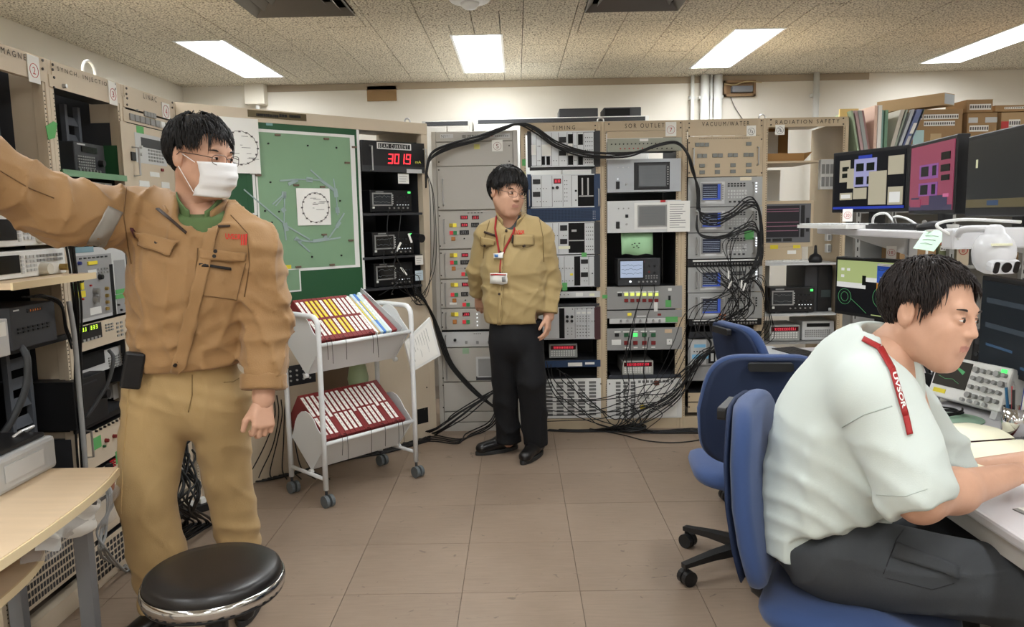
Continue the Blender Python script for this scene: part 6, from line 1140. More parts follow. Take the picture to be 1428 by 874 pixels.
# ------------------------------------------------------------------ office chairs
M_blue = mat('blue_fabric', (48, 70, 114), .85, bump=.15, bscale=900, sheen=.2, noise=.05, nscale=300); M_navyf = mat('blue_back_shell', (27, 41, 70), .75, bump=.08, bscale=700); M_base = mat('chair_black', (30, 30, 31), .45)
def sgrid(fn, nu, nv, m=0, closed_u=True):
    b = MB(); b.v = [tuple(fn(i/nu, j/nv)) for j in range(nv+1) for i in range(nu)]
    for j in range(nv):
        for i in range(nu): b.f.append((j*nu+i, j*nu+(i+1) % nu, (j+1)*nu+(i+1) % nu, (j+1)*nu+i)); b.m.append(m)
    b.f += [tuple(range(nu))[::-1], tuple(range(nv*nu, (nv+1)*nu))]; b.m += [m, m]; return b
def sup(t, n=4.): c, s = math.cos(t), math.sin(t); return math.copysign(abs(c)**(2/n), c), math.copysign(abs(s)**(2/n), s)
def chair(label, x, y, rz, seat_z=.44, hgt=.50, lean=.10, spin=.0, twist=0., bz=.05, wing=.07):
    r = thing('office_chair', label, 'chair', T(x, y, 0, rz), 'blue office chairs')     # faces local +x
    sw = Matrix.Rotation(twist, 4, 'Z')
    def seat(u, v):
        c, s = sup(2*math.pi*u, 3.6); k = [.86, .97, 1., .97, .86, .5][min(5, int(v*5+.5))]; z = [0, .012, .03, .052, .066, .072][min(5, int(v*5+.5))]
        fr = max(0., c); return (.235*c*k+.02, .235*s*k, seat_z-.072+z-.028*fr**3+.012*abs(s)**3)
    sgrid(seat, 36, 5).build('seat', M_blue, r, smooth=True, M=sw)
    def back(sgn, th, inset):
        def f(u, v):
            t = v*2-1; c, s = sup(2*math.pi*u, 4.6); hw = .235-.045*max(0, s)**1.2-.012*max(0, -s); yy = c*hw*inset; zz = .5*hgt*s*inset
            cur = wing*(yy/.25)**2; bow = -.045*math.cos(zz/hgt*2.6)
            px = -.235+lean*(zz/hgt)*-.9+bow+cur+ (th*(1-abs(t)**2.5)*sgn if 0 else 0)
            ed = (1-(abs(t))**4)**.5 if 0 else 1
            return (px+th*(v-.5), yy*(1-.10*abs(t)**3), seat_z+bz+hgt*.5+zz*(1-.05*abs(t)**3))
        return f
    b = sgrid(back(1, .05, 1.), 40, 6); o = b.build('backrest', M_blue, r, smooth=True, M=sw)
    b2 = sgrid(back(1, .012, .975), 40, 2); b2.v = [(p[0]-.034, p[1], p[2]) for p in b2.v]; o2 = b2.build('back_shell', M_navyf, r, smooth=True, M=sw)
    xh = -.235-lean*.38-.048; MB().rbox(xh-.030, xh-.008, -.075, .075, seat_z+bz+hgt*.88, seat_z+bz+hgt*.95, .008, axis='x').build('handle_slot', M_base, o2)
    MB().tube([(-.05, 0, seat_z-.10), (-.16, 0, seat_z-.10), (-.235, 0, seat_z-.055), (-.268, 0, seat_z+.04), (-.275, 0, seat_z+.14)], [.024, .022, .018, .014, .008], 10).build('back_support', M_base, r, smooth=True, M=sw)
    MB().box(-.11, .11, -.09, .09, seat_z-.115, seat_z-.071).build('tilt_mechanism', M_base, r, bev=.01, M=sw)
    MB().cyl((.03, -.09, seat_z-.09), (.03, -.2, seat_z-.1), .007, n=8).build('lever', M_base, r, M=sw)
    MB().cyl((0, 0, .24), (0, 0, seat_z-.115), .02, n=14).build('gas_lift', M_chrome if 0 else M_base, r); MB().cyl((0, 0, .08), (0, 0, .24), .028, n=14).build('column', M_base, r)
    MB().lathe([(0, .07), (.05, .07), (.055, .1), (.04, .125), (0, .125)], 20).build('hub', M_base, r, smooth=True)
    for k in range(5):
        a = spin+k*2*math.pi/5; d = Vector((math.cos(a), math.sin(a), 0)); s = Vector((-d.y, d.x, 0))
        lg = MB(); P0 = [d*.04+Vector((0, 0, .12)), d*.18+Vector((0, 0, .108)), d*.315+Vector((0, 0, .088))]; wds = [.026, .02, .014]; hs = [.04, .028, .018]
        A = [[p-s*w, p+s*w, p+s*w*.9-Vector((0, 0, h)), p-s*w*.9-Vector((0, 0, h))] for p, w, h in zip(P0, wds, hs)]
        for i in range(2):
            o_ = len(lg.v); lg.v += [tuple(v) for v in A[i]+A[i+1]]; lg.f += [tuple(o_+q for q in f) for f in ((0, 1, 5, 4), (1, 2, 6, 5), (2, 3, 7, 6), (3, 0, 4, 7))]; lg.m += [0]*4
        lg.f += [(0, 3, 2, 1), (12, 13, 14, 15)]; lg.m += [0, 0]; lo = lg.build('leg', M_base, r)
        c = d*.305; MB().cyl(c+Vector((0, 0, .05)), c+Vector((0, 0, .085)), .008, n=8).build('caster_stem', M_base, lo)
        for q in (-1, 1): MB().cyl(c+s*q*.004+Vector((0, 0, .03))-d*.008, c+s*q*.026+Vector((0, 0, .03))-d*.008, .03, n=16).build('caster_wheel', M_base, lo)
    return r
chair('blue office chair the seated man sits on', .845, 1.875, math.radians(-28), seat_z=.455, hgt=.47, lean=.05, spin=.9, bz=.01, wing=.05)
chair('blue office chair seen from behind, just beyond the seated man', .905, 2.92, math.radians(83), seat_z=.455, hgt=.42, spin=math.radians(48), lean=.06)
chair('blue office chair farthest from the camera, side on at the desk', 1.31, 3.70, math.radians(14), seat_z=.43, hgt=.42, spin=.5, lean=.14)
# ------------------------------------------------------------------ cables
def cable(label, group, pts, rad=.004, m=None, jit=0., name='cable'):
    P_ = []
    for i, p in enumerate(pts):
        v = atz(p[0], p[1], rad+.001) if p[2] is None else aty(*p)
        if jit and 0 < i < len(pts)-1: v = v+Vector((rnd.uniform(-jit, jit), 0 if p[2] is None else rnd.uniform(-jit, jit)*.4, 0 if p[2] is None else rnd.uniform(-jit, jit)))
        if v.z < rad+.001: v.z = rad+.001
        P_.append(v)
    q = [Vector((v.x, v.y, max(v.z, rad+.0006))) for v in catmull(P_, 7)]
    return tag(MB().tube(q, rad, 6).build(name, m or M_rubber, None, smooth=True), label, 'cable', group)
Yc = 4.93
for k in range(5): cable('black cable of the bundle arching over the top of the grey cabinet and racks', 'overhead cable bundle', [(594, 262, 4.85), (595, 236, 4.84), (604, 212+2*k, 4.86), (630, 199+2*k, 4.92), (668, 188+2*k, Yc), (700, 177+1.2*k, 4.94), (724, 171+.8*k, 4.94), (748, 178+2*k, 4.93), (775, 197+2*k, 4.91), (808, 210+1.6*k, 4.92), (840, 214+1.4*k, 4.9), (880, 213+1.2*k, 4.88), (915, 202+.8*k, 4.9), (943, 197+.8*k, 4.9), (957, 211+k, 4.9), (966, 234+k, 4.91), (971+.8*k, 262, 4.92), (972+.8*k, 292, 4.92)], .0055, jit=.006)
for k in range(3): cable('thin black wire hanging down beside the beam current rack', 'wires beside the beam rack', [(595, 240, 4.86), (600+2*k, 270, 4.86), (603+3*k, 330, 4.88), (602+2*k, 380, 4.9), (594-4*k, 410, 4.86), (585-6*k, 420, 4.8)], .0022, jit=.012)
for k in range(4): cable('thick black cable sweeping down across the grey control cabinet', 'cables across the grey cabinet', [(578, 398+3*k, 4.82), (592+k, 418+2*k, 4.86), (604+k, 445, 4.92), (612+2*k, 475, 4.93), (624+2*k, 505, 4.93), (645+2*k, 532, 4.93), (672+k, 556, 4.93), (700, 572+k, 4.93), (722, 583+k, 4.93)], .0065, jit=.004)
for k in range(6): cable('black cable drooping from the cabinet middle to the floor', 'cables drooping at the grey cabinet', [(702, 538, 4.9), (692-4*k, 545+2*k, 4.88), (672-8*k, 562+3*k, 4.86), (648-6*k, 580+2*k, 4.85), (622-6*k, 598+k, 4.86), (606-8*k, 606, None), (585-14*k, 611+2*k, None), (560-16*k, 620+3*k, None)], .0045, jit=.008)
for k in range(4): cable('black cable dropping beside the khaki shirt wearer to the floor', 'cables dropping behind the dark trousers', [(702, 540, 4.9), (698-2*k, 570, 4.89), (690-3*k, 590, 4.88), (670-6*k, 604, None), (640, 612+2*k, None), (605, 606+3*k, None), (575, 604+4*k, None)], .0042, jit=.006)
# vacuum rack looms
for k in range(7): cable('black coaxial loom looping across the grey analysers', 'coax looms of the vacuum rack', [(972+.7*k, 290, 4.915), (980, 297+2*k, 4.90), (1000, 302+2*k, 4.90), (1022, 294+1.5*k, 4.885), (1040, 276+2.6*k, 4.88), (1053, 278+2*k, 4.88), (1059+.5*k, 300, 4.89), (1060+.5*k, 335, 4.89), (1058+.5*k, 362, 4.885), (1046+.6*k, 380, 4.87), (1030+2*k, 390+k, 4.87)], .0042, jit=.009)
for k in range(5): cable('black coaxial lead in the second loop across the analysers', 'second coax loop of the vacuum rack', [(972, 300, 4.91), (973, 320, 4.9), (982, 328+k, 4.89), (1008, 328+k, 4.89), (1030, 318+2*k, 4.88), (1048, 309+3*k, 4.88), (1057, 320+2*k, 4.885), (1058, 350, 4.885), (1052-k, 375, 4.87)], .0038, jit=.007)
tops = [968+4.1*k for k in range(20)]
for k in range(22): cable('thin black lead hanging from the analyser patch panel', 'leads hanging from the patch panel', [(970+4*k, 367, 4.95), (972+4*k+rnd.uniform(-2, 2), 374, 4.92), (990+2.8*k+rnd.uniform(-5, 8), 390+rnd.uniform(-4, 6), 4.89), (1016+1.4*k+rnd.uniform(-6, 6), 402+rnd.uniform(-6, 6), 4.87), (1030+rnd.uniform(-22, 22), 430+rnd.uniform(-8, 8), 4.88), (1010+rnd.uniform(-30, 35), 452+rnd.uniform(-4, 4), 4.94)], .0027, jit=.004)
for k in range(9): cable('thin black lead drooping from the lower patch panel', 'leads drooping from the lower patch panel', [(970+6.5*k, 451, 4.95), (972+6*k, 462, 4.93), (985+3*k, 474, 4.92), (990+1.5*k, 482+rnd.uniform(-3, 3), 4.92), (976-.6*k, 502, 4.92), (962-1.2*k, 530, 4.93), (948-3*k, 556, 4.92), (920-6*k, 578, 4.9), (890-4*k, 592, 4.88), (868-6*k, 600, None)], .0036, jit=.016)
for k in range(5): cable('long lead falling in front of the vacuum rack down to the floor', 'long leads of the vacuum rack', [(1050, 290+8*k, 4.89), (1030-6*k, 340, 4.87), (1006+5*k, 400, 4.86), (992-8*k, 430, 4.88), (972-8*k, 480, 4.9), (946-8*k, 530, 4.91), (925-12*k, 570, 4.9), (900-10*k, 598, None)], .0025, jit=.008) if k else None
for k in range(6): cable('black lead arching right from the analysers past the rack post', 'leads arching to the right post', [(1036+2*k, 388, 4.87), (1050+3*k, 392-k, 4.88), (1063+2*k, 408+4*k, 4.9), (1068+2*k, 440+6*k, 4.92), (1060-3*k, 465+4*k, 4.93), (1046-3*k, 468, 4.93)], .0025, jit=.007)
# leads in front of SOR and TIMING racks
for k, (x0, y0) in enumerate(((893, 395), (897, 396), (912, 396), (886, 452), (878, 468), (905, 470))): cable('thin black lead running down over the SOR outlet panels', 'leads over the SOR outlet panels', [(x0, y0, 4.94), (x0-2, y0+15, 4.92), (x0-10, y0+50, 4.92), (x0-22+4*k, y0+95-6*k, 4.92), (x0-14, 540+4*k, 4.92), (x0-20+8*k, 575, 4.91), (880+4*k, 600, None)], .0026, jit=.012)
for k in range(6): cable('black cable sagging between the feet of the timing and outlet racks', 'cables sagging at the rack feet', [(756+6*k, 500+4*k, 4.95), (760+8*k, 530, 4.92), (775+11*k, 556+2*k, 4.91), (800+12*k, 578, 4.9), (835+8*k, 590, 4.88), (870+9*k, 598+k, None), (930+6*k, 602-k, None), (985, 598+2*k, None)], .0034, jit=.03)
for k in range(5): cable('black cable rising from the timing rack foot to the vacuum rack', 'cables rising to the vacuum rack', [(745, 548+10*k, 4.93), (790, 556+8*k, 4.91), (840, 552+7*k, 4.9), (890, 540+8*k, 4.9), (930, 530+8*k, 4.9), (955, 512+7*k, 4.9), (975, 495+4*k, 4.91), (990, 484+2*k, 4.92)], .0034, jit=.02)
for k in range(4): cable('black cable lying on the floor along the rack feet', 'floor cables along the racks', [(744+4*k, 596+1.4*k, None), (800, 599+.9*k, None), (850, 598+1.2*k, None), (910, 600+1.3*k, None), (960, 598+2*k, None), (1000, 597+2.4*k, None)], .0038, jit=.022)
cable('single black cable looping out over the floor tiles toward the chairs', None, [(820, 597, None), (868, 606, None), (900, 614, None), (940, 617, None), (980, 612, None), (1010, 600, None)], .004)
def coil(label, c, R, n, rad, up=False, tilt=0.):
    pts = []
    for t in range(n*14):
        a = t*2*math.pi/14; rr = R*(1+.12*math.sin(t*.37)); q = Vector((rr*math.cos(a), rr*.8*math.sin(a), rad+.004+.0009*t*(.5 if n > 4 else 1)+.004*math.sin(t*.8)))
        pts.append(q)
    r = tag(MB().tube(catmull(pts, 2), rad, 6).build('cable_coil', M_rubber, None, smooth=True, M=Matrix.Translation(c) @ Matrix.Rotation(tilt, 4, 'X')), label, 'cable'); return r
coil('small black cable coil on the floor before the SOR outlet rack', atz(883, 602, .002), .075, 5, .005)
c = atz(366, 655, .0); coil('standing loop of black cable on the floor behind the masked man', Vector((c.x-.02, c.y, .115)), .10, 5, .005, tilt=math.radians(75))
for k in range(8): cable('black cable lying on the floor behind the book cart', 'floor cables behind the cart', [(345+2*k, 672-2*k, None), (380+8*k, 668-2*k, None), (430+6*k, 655-3*k, None), (490, 640-3*k, None), (540+6*k, 630-2*k, None), (600, 614-2*k, None)], .005, jit=.012)
for k in range(7): cable('black cable hanging behind the cart on the cream cabinet', 'cables behind the cart', [(380+6*k, 545+6*k, 3.98+.04*k), (384+4*k, 580, 3.98+.04*k), (372+8*k, 620, 4.0+.03*k), (350+14*k, 655, 4.0), (340+20*k, 668, None)], .0035, jit=.012)
for k in range(12): cable('black cable tangled on the floor between the rack and the masked man', 'cable tangle behind the trousers', [(258+rnd.uniform(-12, 12), 600+3*k, 3.25), (250+rnd.uniform(-14, 22), 640, 3.2), (272+rnd.uniform(-22, 12), 675, 3.1), (250+rnd.uniform(-14, 30), 705, 3.05), (240+6*k, 730, None), (215+4*k, 752, None), (190+3*k, 775, None)], .0048, jit=.02)
pa = thing('power_strip', 'dark power strip with white plugs on the floor behind the left man', 'power strip', T(*atz(268, 716, 0.001), .9)); MB().box(-.11, .11, -.03, .03, 0, .04).build('case', M_black, pa, bev=.004)
for k in range(3): MB().box(-.08+.06*k, -.05+.06*k, -.015, .015, .04, .065).build('plug', M_white if k else M_black, pa)
# leads on the left racks
for k in range(4): cable('black cable running down the post between the MAGNET and SYNCH racks', 'cables on the left rack post', [(88+4*k, 320, 2.72), (97+3*k, 370, 2.74), (103+3*k, 430, 2.75), (104+3*k, 500, 2.76), (106+4*k, 580, 2.76), (112+4*k, 690, 2.77)], .0042, jit=.004)
cable('grey conduit hose running down the post beside the amplifier', None, [(96, 420, 2.70), (104, 470, 2.70), (110, 540, 2.70), (116, 610, 2.71), (122, 690, 2.72)], .009, M_gcable, name='conduit_hose')
cable('dark thick hose curving down inside the MAGNET rack', None, [(25, 478, 2.45), (38, 500, 2.42), (36, 540, 2.42), (20, 580, 2.42), (0, 610, 2.40)], .011, mat('hose_grey', (70, 72, 74), .6), name='hose')
cable('grey hose from the silver connector to the amplifier', None, [(152, 488, 2.84), (158, 500, 2.83), (152, 530, 2.82), (135, 560, 2.80), (120, 582, 2.78)], .007, mat('hose_grey', (70, 72, 74), .6), name='hose')
for k in range(3): cable('black lead drooping over the dark instrument in the MAGNET rack', 'leads over the dark instrument', [(30+8*k, 414, 2.5), (60+4*k, 412, 2.55), (82+2*k, 425, 2.62), (92, 450+6*k, 2.68), (100, 476+5*k, 2.72)], .0035, jit=.006)
for k in range(4): cable('grey cable drooping to the floor behind the wooden desk leg', 'grey cables behind the desk leg', [(148, 668, 2.75), (152+2*k, 700, 2.72), (150-4*k, 740, 2.7), (138+4*k, 770, 2.66), (160+6*k, 785+4*k, None), (190+4*k, 800, None)], .005, M_gcable, jit=.008)
for k in range(6): cable('thin lead hanging from the oscilloscopes of the beam current rack', 'leads of the beam current rack', [(560-6*k, 290+(k % 3)*60, 4.70), (556-5*k, 330+(k % 3)*40, 4.64), (548+6*k, 385, 4.66), (560+5*k, 405, 4.72), (580, 418+k, 4.78), (588+k, 425, 4.84)], .0024, jit=.01)
for k in range(3):
    p = aty((556, 572, 563)[k], (344, 332, 378)[k], (4.66, 4.72, 4.68)[k]); tag(MB().box(-.006, .006, -.001, .001, -.03, .03).build('cable_tag', M_paper, None, M=Matrix.Translation(p) @ Matrix.Rotation((.5, -.3, -.6)[k], 4, 'Y')), ('white cable tag leaning left by the middle dark oscilloscope', 'white cable tag right of the middle dark oscilloscope', 'white cable tag over the lowest dark oscilloscope')[k], 'tag')
for k, (px, py, a) in enumerate(((1016, 383, 0.), (1018, 397, .4), (1034, 396, .05), (1038, 400, .3))):
    p = aty(px, py, 4.86); tag(MB().box(-.005, .005, -.002, .002, -.026, .026).build('cable_tag', M_paper, None, M=Matrix.Translation(p) @ Matrix.Rotation(a, 4, 'Y')), 'white tag on the leads hanging before the analysers', 'tag', 'tags on the analyser leads')
for k in range(5): cable('black cable hanging under the desk beside the knee', 'cables under the desk', [(1400+5*k, 748, 1.9), (1404+4*k, 775, 1.92), (1398+6*k, 795, 1.95), (1415+3*k, 812, 1.98), (1440, 800, 2.0)], .004, m=M_gcable if k == 0 else None, jit=.006)
# ------------------------------------------------------------------ people: implicit-surface kit
from mathutils.bvhtree import BVHTree
f32 = np.float32
def W(px, py, Y): return np.array(aty(px, py, Y), dtype=float)
def smin(a, b, k):
    h = np.clip(.5+.5*(b-a)/k, 0, 1); return b*(1-h)+a*h-k*h*(1-h)
def smax(a, b, k): return -smin(-a, -b, k)
def d_cap(P, a, b, ra, rb, flat=None):
    a = np.asarray(a, f32); b = np.asarray(b, f32); Q = P-a; ba = b-a
    if flat is not None:
        w = np.asarray(flat[0], f32); w = w/np.linalg.norm(w); t0 = Q@w; Q = Q+((flat[1]-1)*t0)[..., None]*w; ba = ba+(flat[1]-1)*(ba@w)*w
    t = np.clip((Q@ba)/max(1e-9, float(ba@ba)), 0, 1); return np.sqrt(((Q-t[..., None]*ba)**2).sum(-1))-(ra+(rb-ra)*t)
def d_ell(P, c, r, R=None):
    Q = P-np.asarray(c, f32)
    if R is not None: Q = Q@np.asarray(R, f32)
    r = np.asarray(r, f32); k0 = np.sqrt(((Q/r)**2).sum(-1)); k1 = np.sqrt(((Q/(r*r))**2).sum(-1)); return k0*(k0-1)/np.maximum(k1, 1e-6)
def nets(fn, lo, hi, h):
    lo = np.asarray(lo, float); n = np.maximum(3, np.ceil((np.asarray(hi, float)-lo)/h).astype(int)+1)
    ax = [lo[i]+h*np.arange(n[i]) for i in range(3)]; G = np.stack(np.meshgrid(*ax, indexing='ij'), -1).astype(f32)
    V = fn(G).astype(f32); ins = V < 0; c = n-1
    acc = np.zeros((*c, 3), f32); cnt = np.zeros(tuple(c), f32)
    for axis in range(3):
        o = [q for q in range(3) if q != axis]
        for d0 in (0, 1):
            for d1 in (0, 1):
                s0 = [0, 0, 0]; s0[o[0]] = d0; s0[o[1]] = d1; s1 = list(s0); s1[axis] = 1
                sl = lambda s: tuple(slice(s[q], s[q]+c[q]) for q in range(3))
                a, b = V[sl(s0)], V[sl(s1)]; m = (a < 0) != (b < 0); t = np.where(m, a/np.where(m, a-b, 1), 0); e = np.array(s0, f32)*h
                for q in range(3): acc[..., q] += np.where(m, e[q]+(t*h if q == axis else 0), 0)
                cnt += m
    act = cnt > 0; idx = -np.ones(tuple(c), int); idx[act] = np.arange(act.sum())
    I = np.argwhere(act); verts = lo+I*h+acc[act]/cnt[act][:, None]; faces = []
    for axis in range(3):
        o = [q for q in range(3) if q != axis]; sa = [slice(1, -1)]*3; sb = [slice(1, -1)]*3; sa[axis] = slice(0, n[axis]-1); sb[axis] = slice(1, n[axis])
        A, B = ins[tuple(sa)], ins[tuple(sb)]; ch = np.argwhere(A != B)
        if not len(ch): continue
        off = np.ones(3, int); off[axis] = 0; C = ch+off; q = []
        for d0, d1 in ((0, 0), (1, 0), (1, 1), (0, 1)):
            D = C.copy(); D[:, o[0]] -= d0; D[:, o[1]] -= d1; q.append(idx[D[:, 0], D[:, 1], D[:, 2]])
        q = np.stack(q, 1); flip = A[ch[:, 0], ch[:, 1], ch[:, 2]]; 
        if axis == 1: flip = ~flip
        q[flip] = q[flip][:, ::-1]; faces.append(q)
    fq = np.concatenate(faces); a, b, c_ = verts[fq[:, 0]], verts[fq[:, 1]], verts[fq[:, 2]]
    if (np.cross(a, b)*c_).sum() < 0: fq = fq[:, ::-1]
    return verts, fq
def np_obj(name, v, f, mats, parent, mi=None, smooth=True):
    me = bpy.data.meshes.new(name); me.vertices.add(len(v)); me.vertices.foreach_set('co', np.asarray(v, f32).ravel()); nf = len(f)
    me.loops.add(nf*4); me.polygons.add(nf); me.loops.foreach_set('vertex_index', np.asarray(f, np.int32).ravel()); me.polygons.foreach_set('loop_start', np.arange(0, nf*4, 4, dtype=np.int32)); me.polygons.foreach_set('loop_total', np.full(nf, 4, np.int32))
    for m in (mats if isinstance(mats, (list, tuple)) else [mats]): me.materials.append(m)
    if mi is not None: me.polygons.foreach_set('material_index', np.asarray(mi, np.int32))
    me.polygons.foreach_set('use_smooth', np.full(nf, smooth, bool)); me.update(calc_edges=True); me.validate()
    o = bpy.data.objects.new(name, me); COL.objects.link(o); o.parent = parent; return o
def folds(P, seed, freq, stretch=(1, 1, 1), n=5):
    r = np.random.RandomState(seed); out = np.zeros(P.shape[:-1], f32); Q = P*np.asarray(stretch, f32)
    for i in range(n):
        k = r.normal(size=3); k = (k/np.linalg.norm(k)*freq*r.uniform(.7, 1.4)).astype(f32); k2 = r.normal(size=3); k2 = (k2/np.linalg.norm(k2)*freq*.45).astype(f32)
        out += np.sin(Q@k+r.uniform(0, 6)+1.3*np.sin(Q@k2+r.uniform(0, 6)))
    return out/n
def crease(P, a, b, wid, amp, k=1.):
    """soft raised fold along the segment a-b"""
    return -amp*np.exp(-np.maximum(d_cap(P, a, b, 0, 0), 0)**2/(wid*wid))
def ridge(P, seed, freq, stretch=(1, 1, 1), n=3, pw=4):
    """network of narrow cloth creases, 0..1"""
    return np.clip(1-np.abs(folds(P, seed, freq, stretch, n))*1.6, 0, 1)**pw
class Body:
    def __init__(s): s.p = []
    def cap(s, a, b, ra, rb, k=.03, flat=None): s.p.append(('c', a, b, ra, rb, k, flat)); return s
    def ell(s, c, r, k=.03, R=None): s.p.append(('e', c, r, None, None, k, R)); return s
    def chain(s, pts, rs, k=.03, flat=None):
        for i in range(len(pts)-1): s.cap(pts[i], pts[i+1], rs[i], rs[i+1], k, flat)
        return s
    def f(s, P):
        d = None
        for q in s.p:
            e = d_cap(P, *q[1:5], q[6]) if q[0] == 'c' else d_ell(P, q[1], q[2], q[6]); d = e if d is None else smin(d, e, q[5])
        return d
    def bounds(s, pad=.06):
        L = []
        for q in s.p:
            if q[0] == 'c':
                for a, r in ((q[1], q[3]), (q[2], q[4])): L += [np.asarray(a)-r-pad, np.asarray(a)+r+pad]
            else: m = max(q[2]); L += [np.asarray(q[1])-m-pad, np.asarray(q[1])+m+pad]
        L = np.array(L); return L.min(0), L.max(0)
M_skin = mat('skin', (205, 160, 134), .5, noise=.05, nscale=60, bump=.04, bscale=300, spec=.35); M_lip = mat('lip', (186, 130, 114), .45)
M_hair = mat('black_hair', (22, 19, 18), .55, spec=.35); M_hairb = mat('dark_brown_hair', (38, 30, 27), .55, spec=.35); M_eyew = mat('eye_white', (226, 220, 214), .25); M_iris = mat('iris_dark', (30, 20, 16), .15)
def head(root, c, fwd, upv, sc, body_v, body_f, body_m, hair_mat, seed, hairline, neck_to, glasses=False, closed=False, hair_len=.05, nstr=1300, hair_r=.012, fringe=1.):
    F = np.asarray(fwd, float); F /= np.linalg.norm(F); U = np.asarray(upv, float); U = U-F*(U@F); U /= np.linalg.norm(U); Sd = np.cross(U, F); c = np.asarray(c, float)
    R = np.stack([F, Sd, U], 1)                       # columns local axes
    toL = lambda P: (P-c.astype(f32))@R.astype(f32)/f32(sc); toW = lambda q: c+R@(np.asarray(q, float)*sc)
    nk = (np.asarray(neck_to, float)-c)@R/sc
    B = Body()
    B.ell((-.014, 0, .036), (.098, .077, .086), .02).ell((.022, 0, -.036), (.073, .061, .086), .03)
    B.cap((.062, -.010, -.104), (.062, .010, -.104), .021, .021, .025)
    for s in (-1, 1): B.cap((-.008, .056*s, -.045), (.05, .02*s, -.102), .02, .018, .03).ell((.062, .04*s, -.024), (.024, .022, .02), .025).ell((.046, .034*s, -.062), (.034, .028, .04), .03)
    B.cap((.079, -.03, .022), (.079, .03, .022), .013, .013, .02)
    B.cap((.088, 0, .014), (.104, 0, -.026), .0075, .0118, .012)
    for s in (-1, 1): B.ell((.095, .0115*s, -.031), (.0095, .008, .0075), .006)
    B.ell((.083, 0, -.06), (.012, .024, .018), .016)
    nb = nk.copy(); B.cap((-.03, 0, -.05), nb, .054, .060, .03)
    def fn(P):
        Q = toL(P); d = B.f(Q)
        for s in (-1, 1):
            e = d_ell(Q, (.097, .031*s, .0035), (.018, .018, .0115)); d = smax(d, -e, .012)
            e = d_ell(Q, (.079, .031*s, .003), (.0145, .0185, .013)); d = smin(d, e, .004)
            ea = d_ell(Q, (-.012, .083*s, -.004), (.020, .0105, .034)); ea = smax(ea, -d_ell(Q, (-.004, .0945*s, .001), (.012, .0085, .022)), .003); d = smin(d, ea, .006)
        # mouth: crease and lips
        for z, r, w in ((-.0595, .0050, .019), (-.0668, .0056, .017)):
            e = d_cap(Q, (.0885, -w, z-.001), (.0885, w, z-.001), r*.55, r*.55); e2 = d_cap(Q, (.0925, -w*.45, z), (.0925, w*.45, z), r*.66, r*.66); d = smin(d, smin(e, e2, .008), .005)
        e = d_cap(Q, (.098, -.02, -.063), (.098, .02, -.063), .0016, .0016); d = smax(d, -(e-.0012), .003)
        return d*sc
    lo = c-.16*sc; hi = c+.16*sc; b2 = toW(nb); lo = np.minimum(lo, b2-.08); hi = np.maximum(hi, b2+.08)
    v, f = nets(fn, lo, hi, .0042*sc)
    L = (v-c)@R/sc; fc = L[f].mean(1); mi = ((np.abs(fc[:, 2]+.063) < .0075) & (fc[:, 0] > .0855) & (np.abs(fc[:, 1]) < .019)).astype(int)
    o = sum(len(q) for q in body_v); body_v.append(v); body_f.append(f+o); body_m.append(mi)
    # eyes
    for s in (-1, 1):
        e = MB().lathe([(0, -.0105), (.006, -.0088), (.0095, -.005), (.0105, 0), (.0095, .005), (.006, .0088), (0, .0105)], 16)
        Rm = Matrix(((F[0], Sd[0], U[0], 0), (F[1], Sd[1], U[1], 0), (F[2], Sd[2], U[2], 0), (0, 0, 0, 1)))
        k = .36 if closed else .5
        e.v = [tuple(toW((.0853+p[0]*.8, .031*s+p[1]*1.35, .002+p[2]*k))) for p in e.v]; ob = e.build('eyeball', M_eyew, root, smooth=True)
        p = (.0932, .031*s+.001, .002); MB().lathe([(0, 0), (.0048, 0), (.0048, .0012), (0, .0016)], 14).xf(Matrix.Translation(toW(p)) @ Rm @ Matrix.Rotation(math.pi/2, 4, 'Y') @ Matrix.Diagonal((1, 1, sc, 1)) ).build('iris', M_iris, ob)
        MB().tube([toW((.0935-.010*abs(t)**2*1.3, .031*s+.0155*t, .0088-.0052*t*t-(.004 if closed else 0))) for t in (-1, -.6, -.2, .2, .6, 1)], .0013*sc, 5).build('eyelash', M_hair, root)
        MB().tube([toW((.094-.012*abs(t)**2, .033*s+.02*t*s, .026+.003*t-.004*t*t)) for t in (-1, -.5, 0, .5, 1)], [.0012*sc, .0026*sc, .0028*sc, .0022*sc, .001*sc], 5).build('eyebrow', hair_mat, root)
    # hair cap
    er = np.array((.098, .077, .086))+hair_r; ec = np.array((-.014, 0, .036))
    hx = np.array([q[0] for q in hairline]); hz = np.array([q[1] for q in hairline])
    def hl(fx): return np.interp(fx, hx, hz)
    def fh(P):
        Q = toL(P); d = d_ell(Q, ec, er); d = d+.0035*folds(Q, seed, 130., (1, 1, .4), 6)+.004*folds(Q, seed+3, 60., n=4)
        return smax(d, (hl(Q[..., 0])-Q[..., 2])*.8, .008)*sc
    v, f = nets(fh, c-.15*sc, c+.16*sc, .0045*sc); hr = np_obj('hair', v, f, hair_mat, root)
    rs = np.random.RandomState(seed); m = MB(); crown = ec+np.array((-.045, .01, .08)); cnt = 0
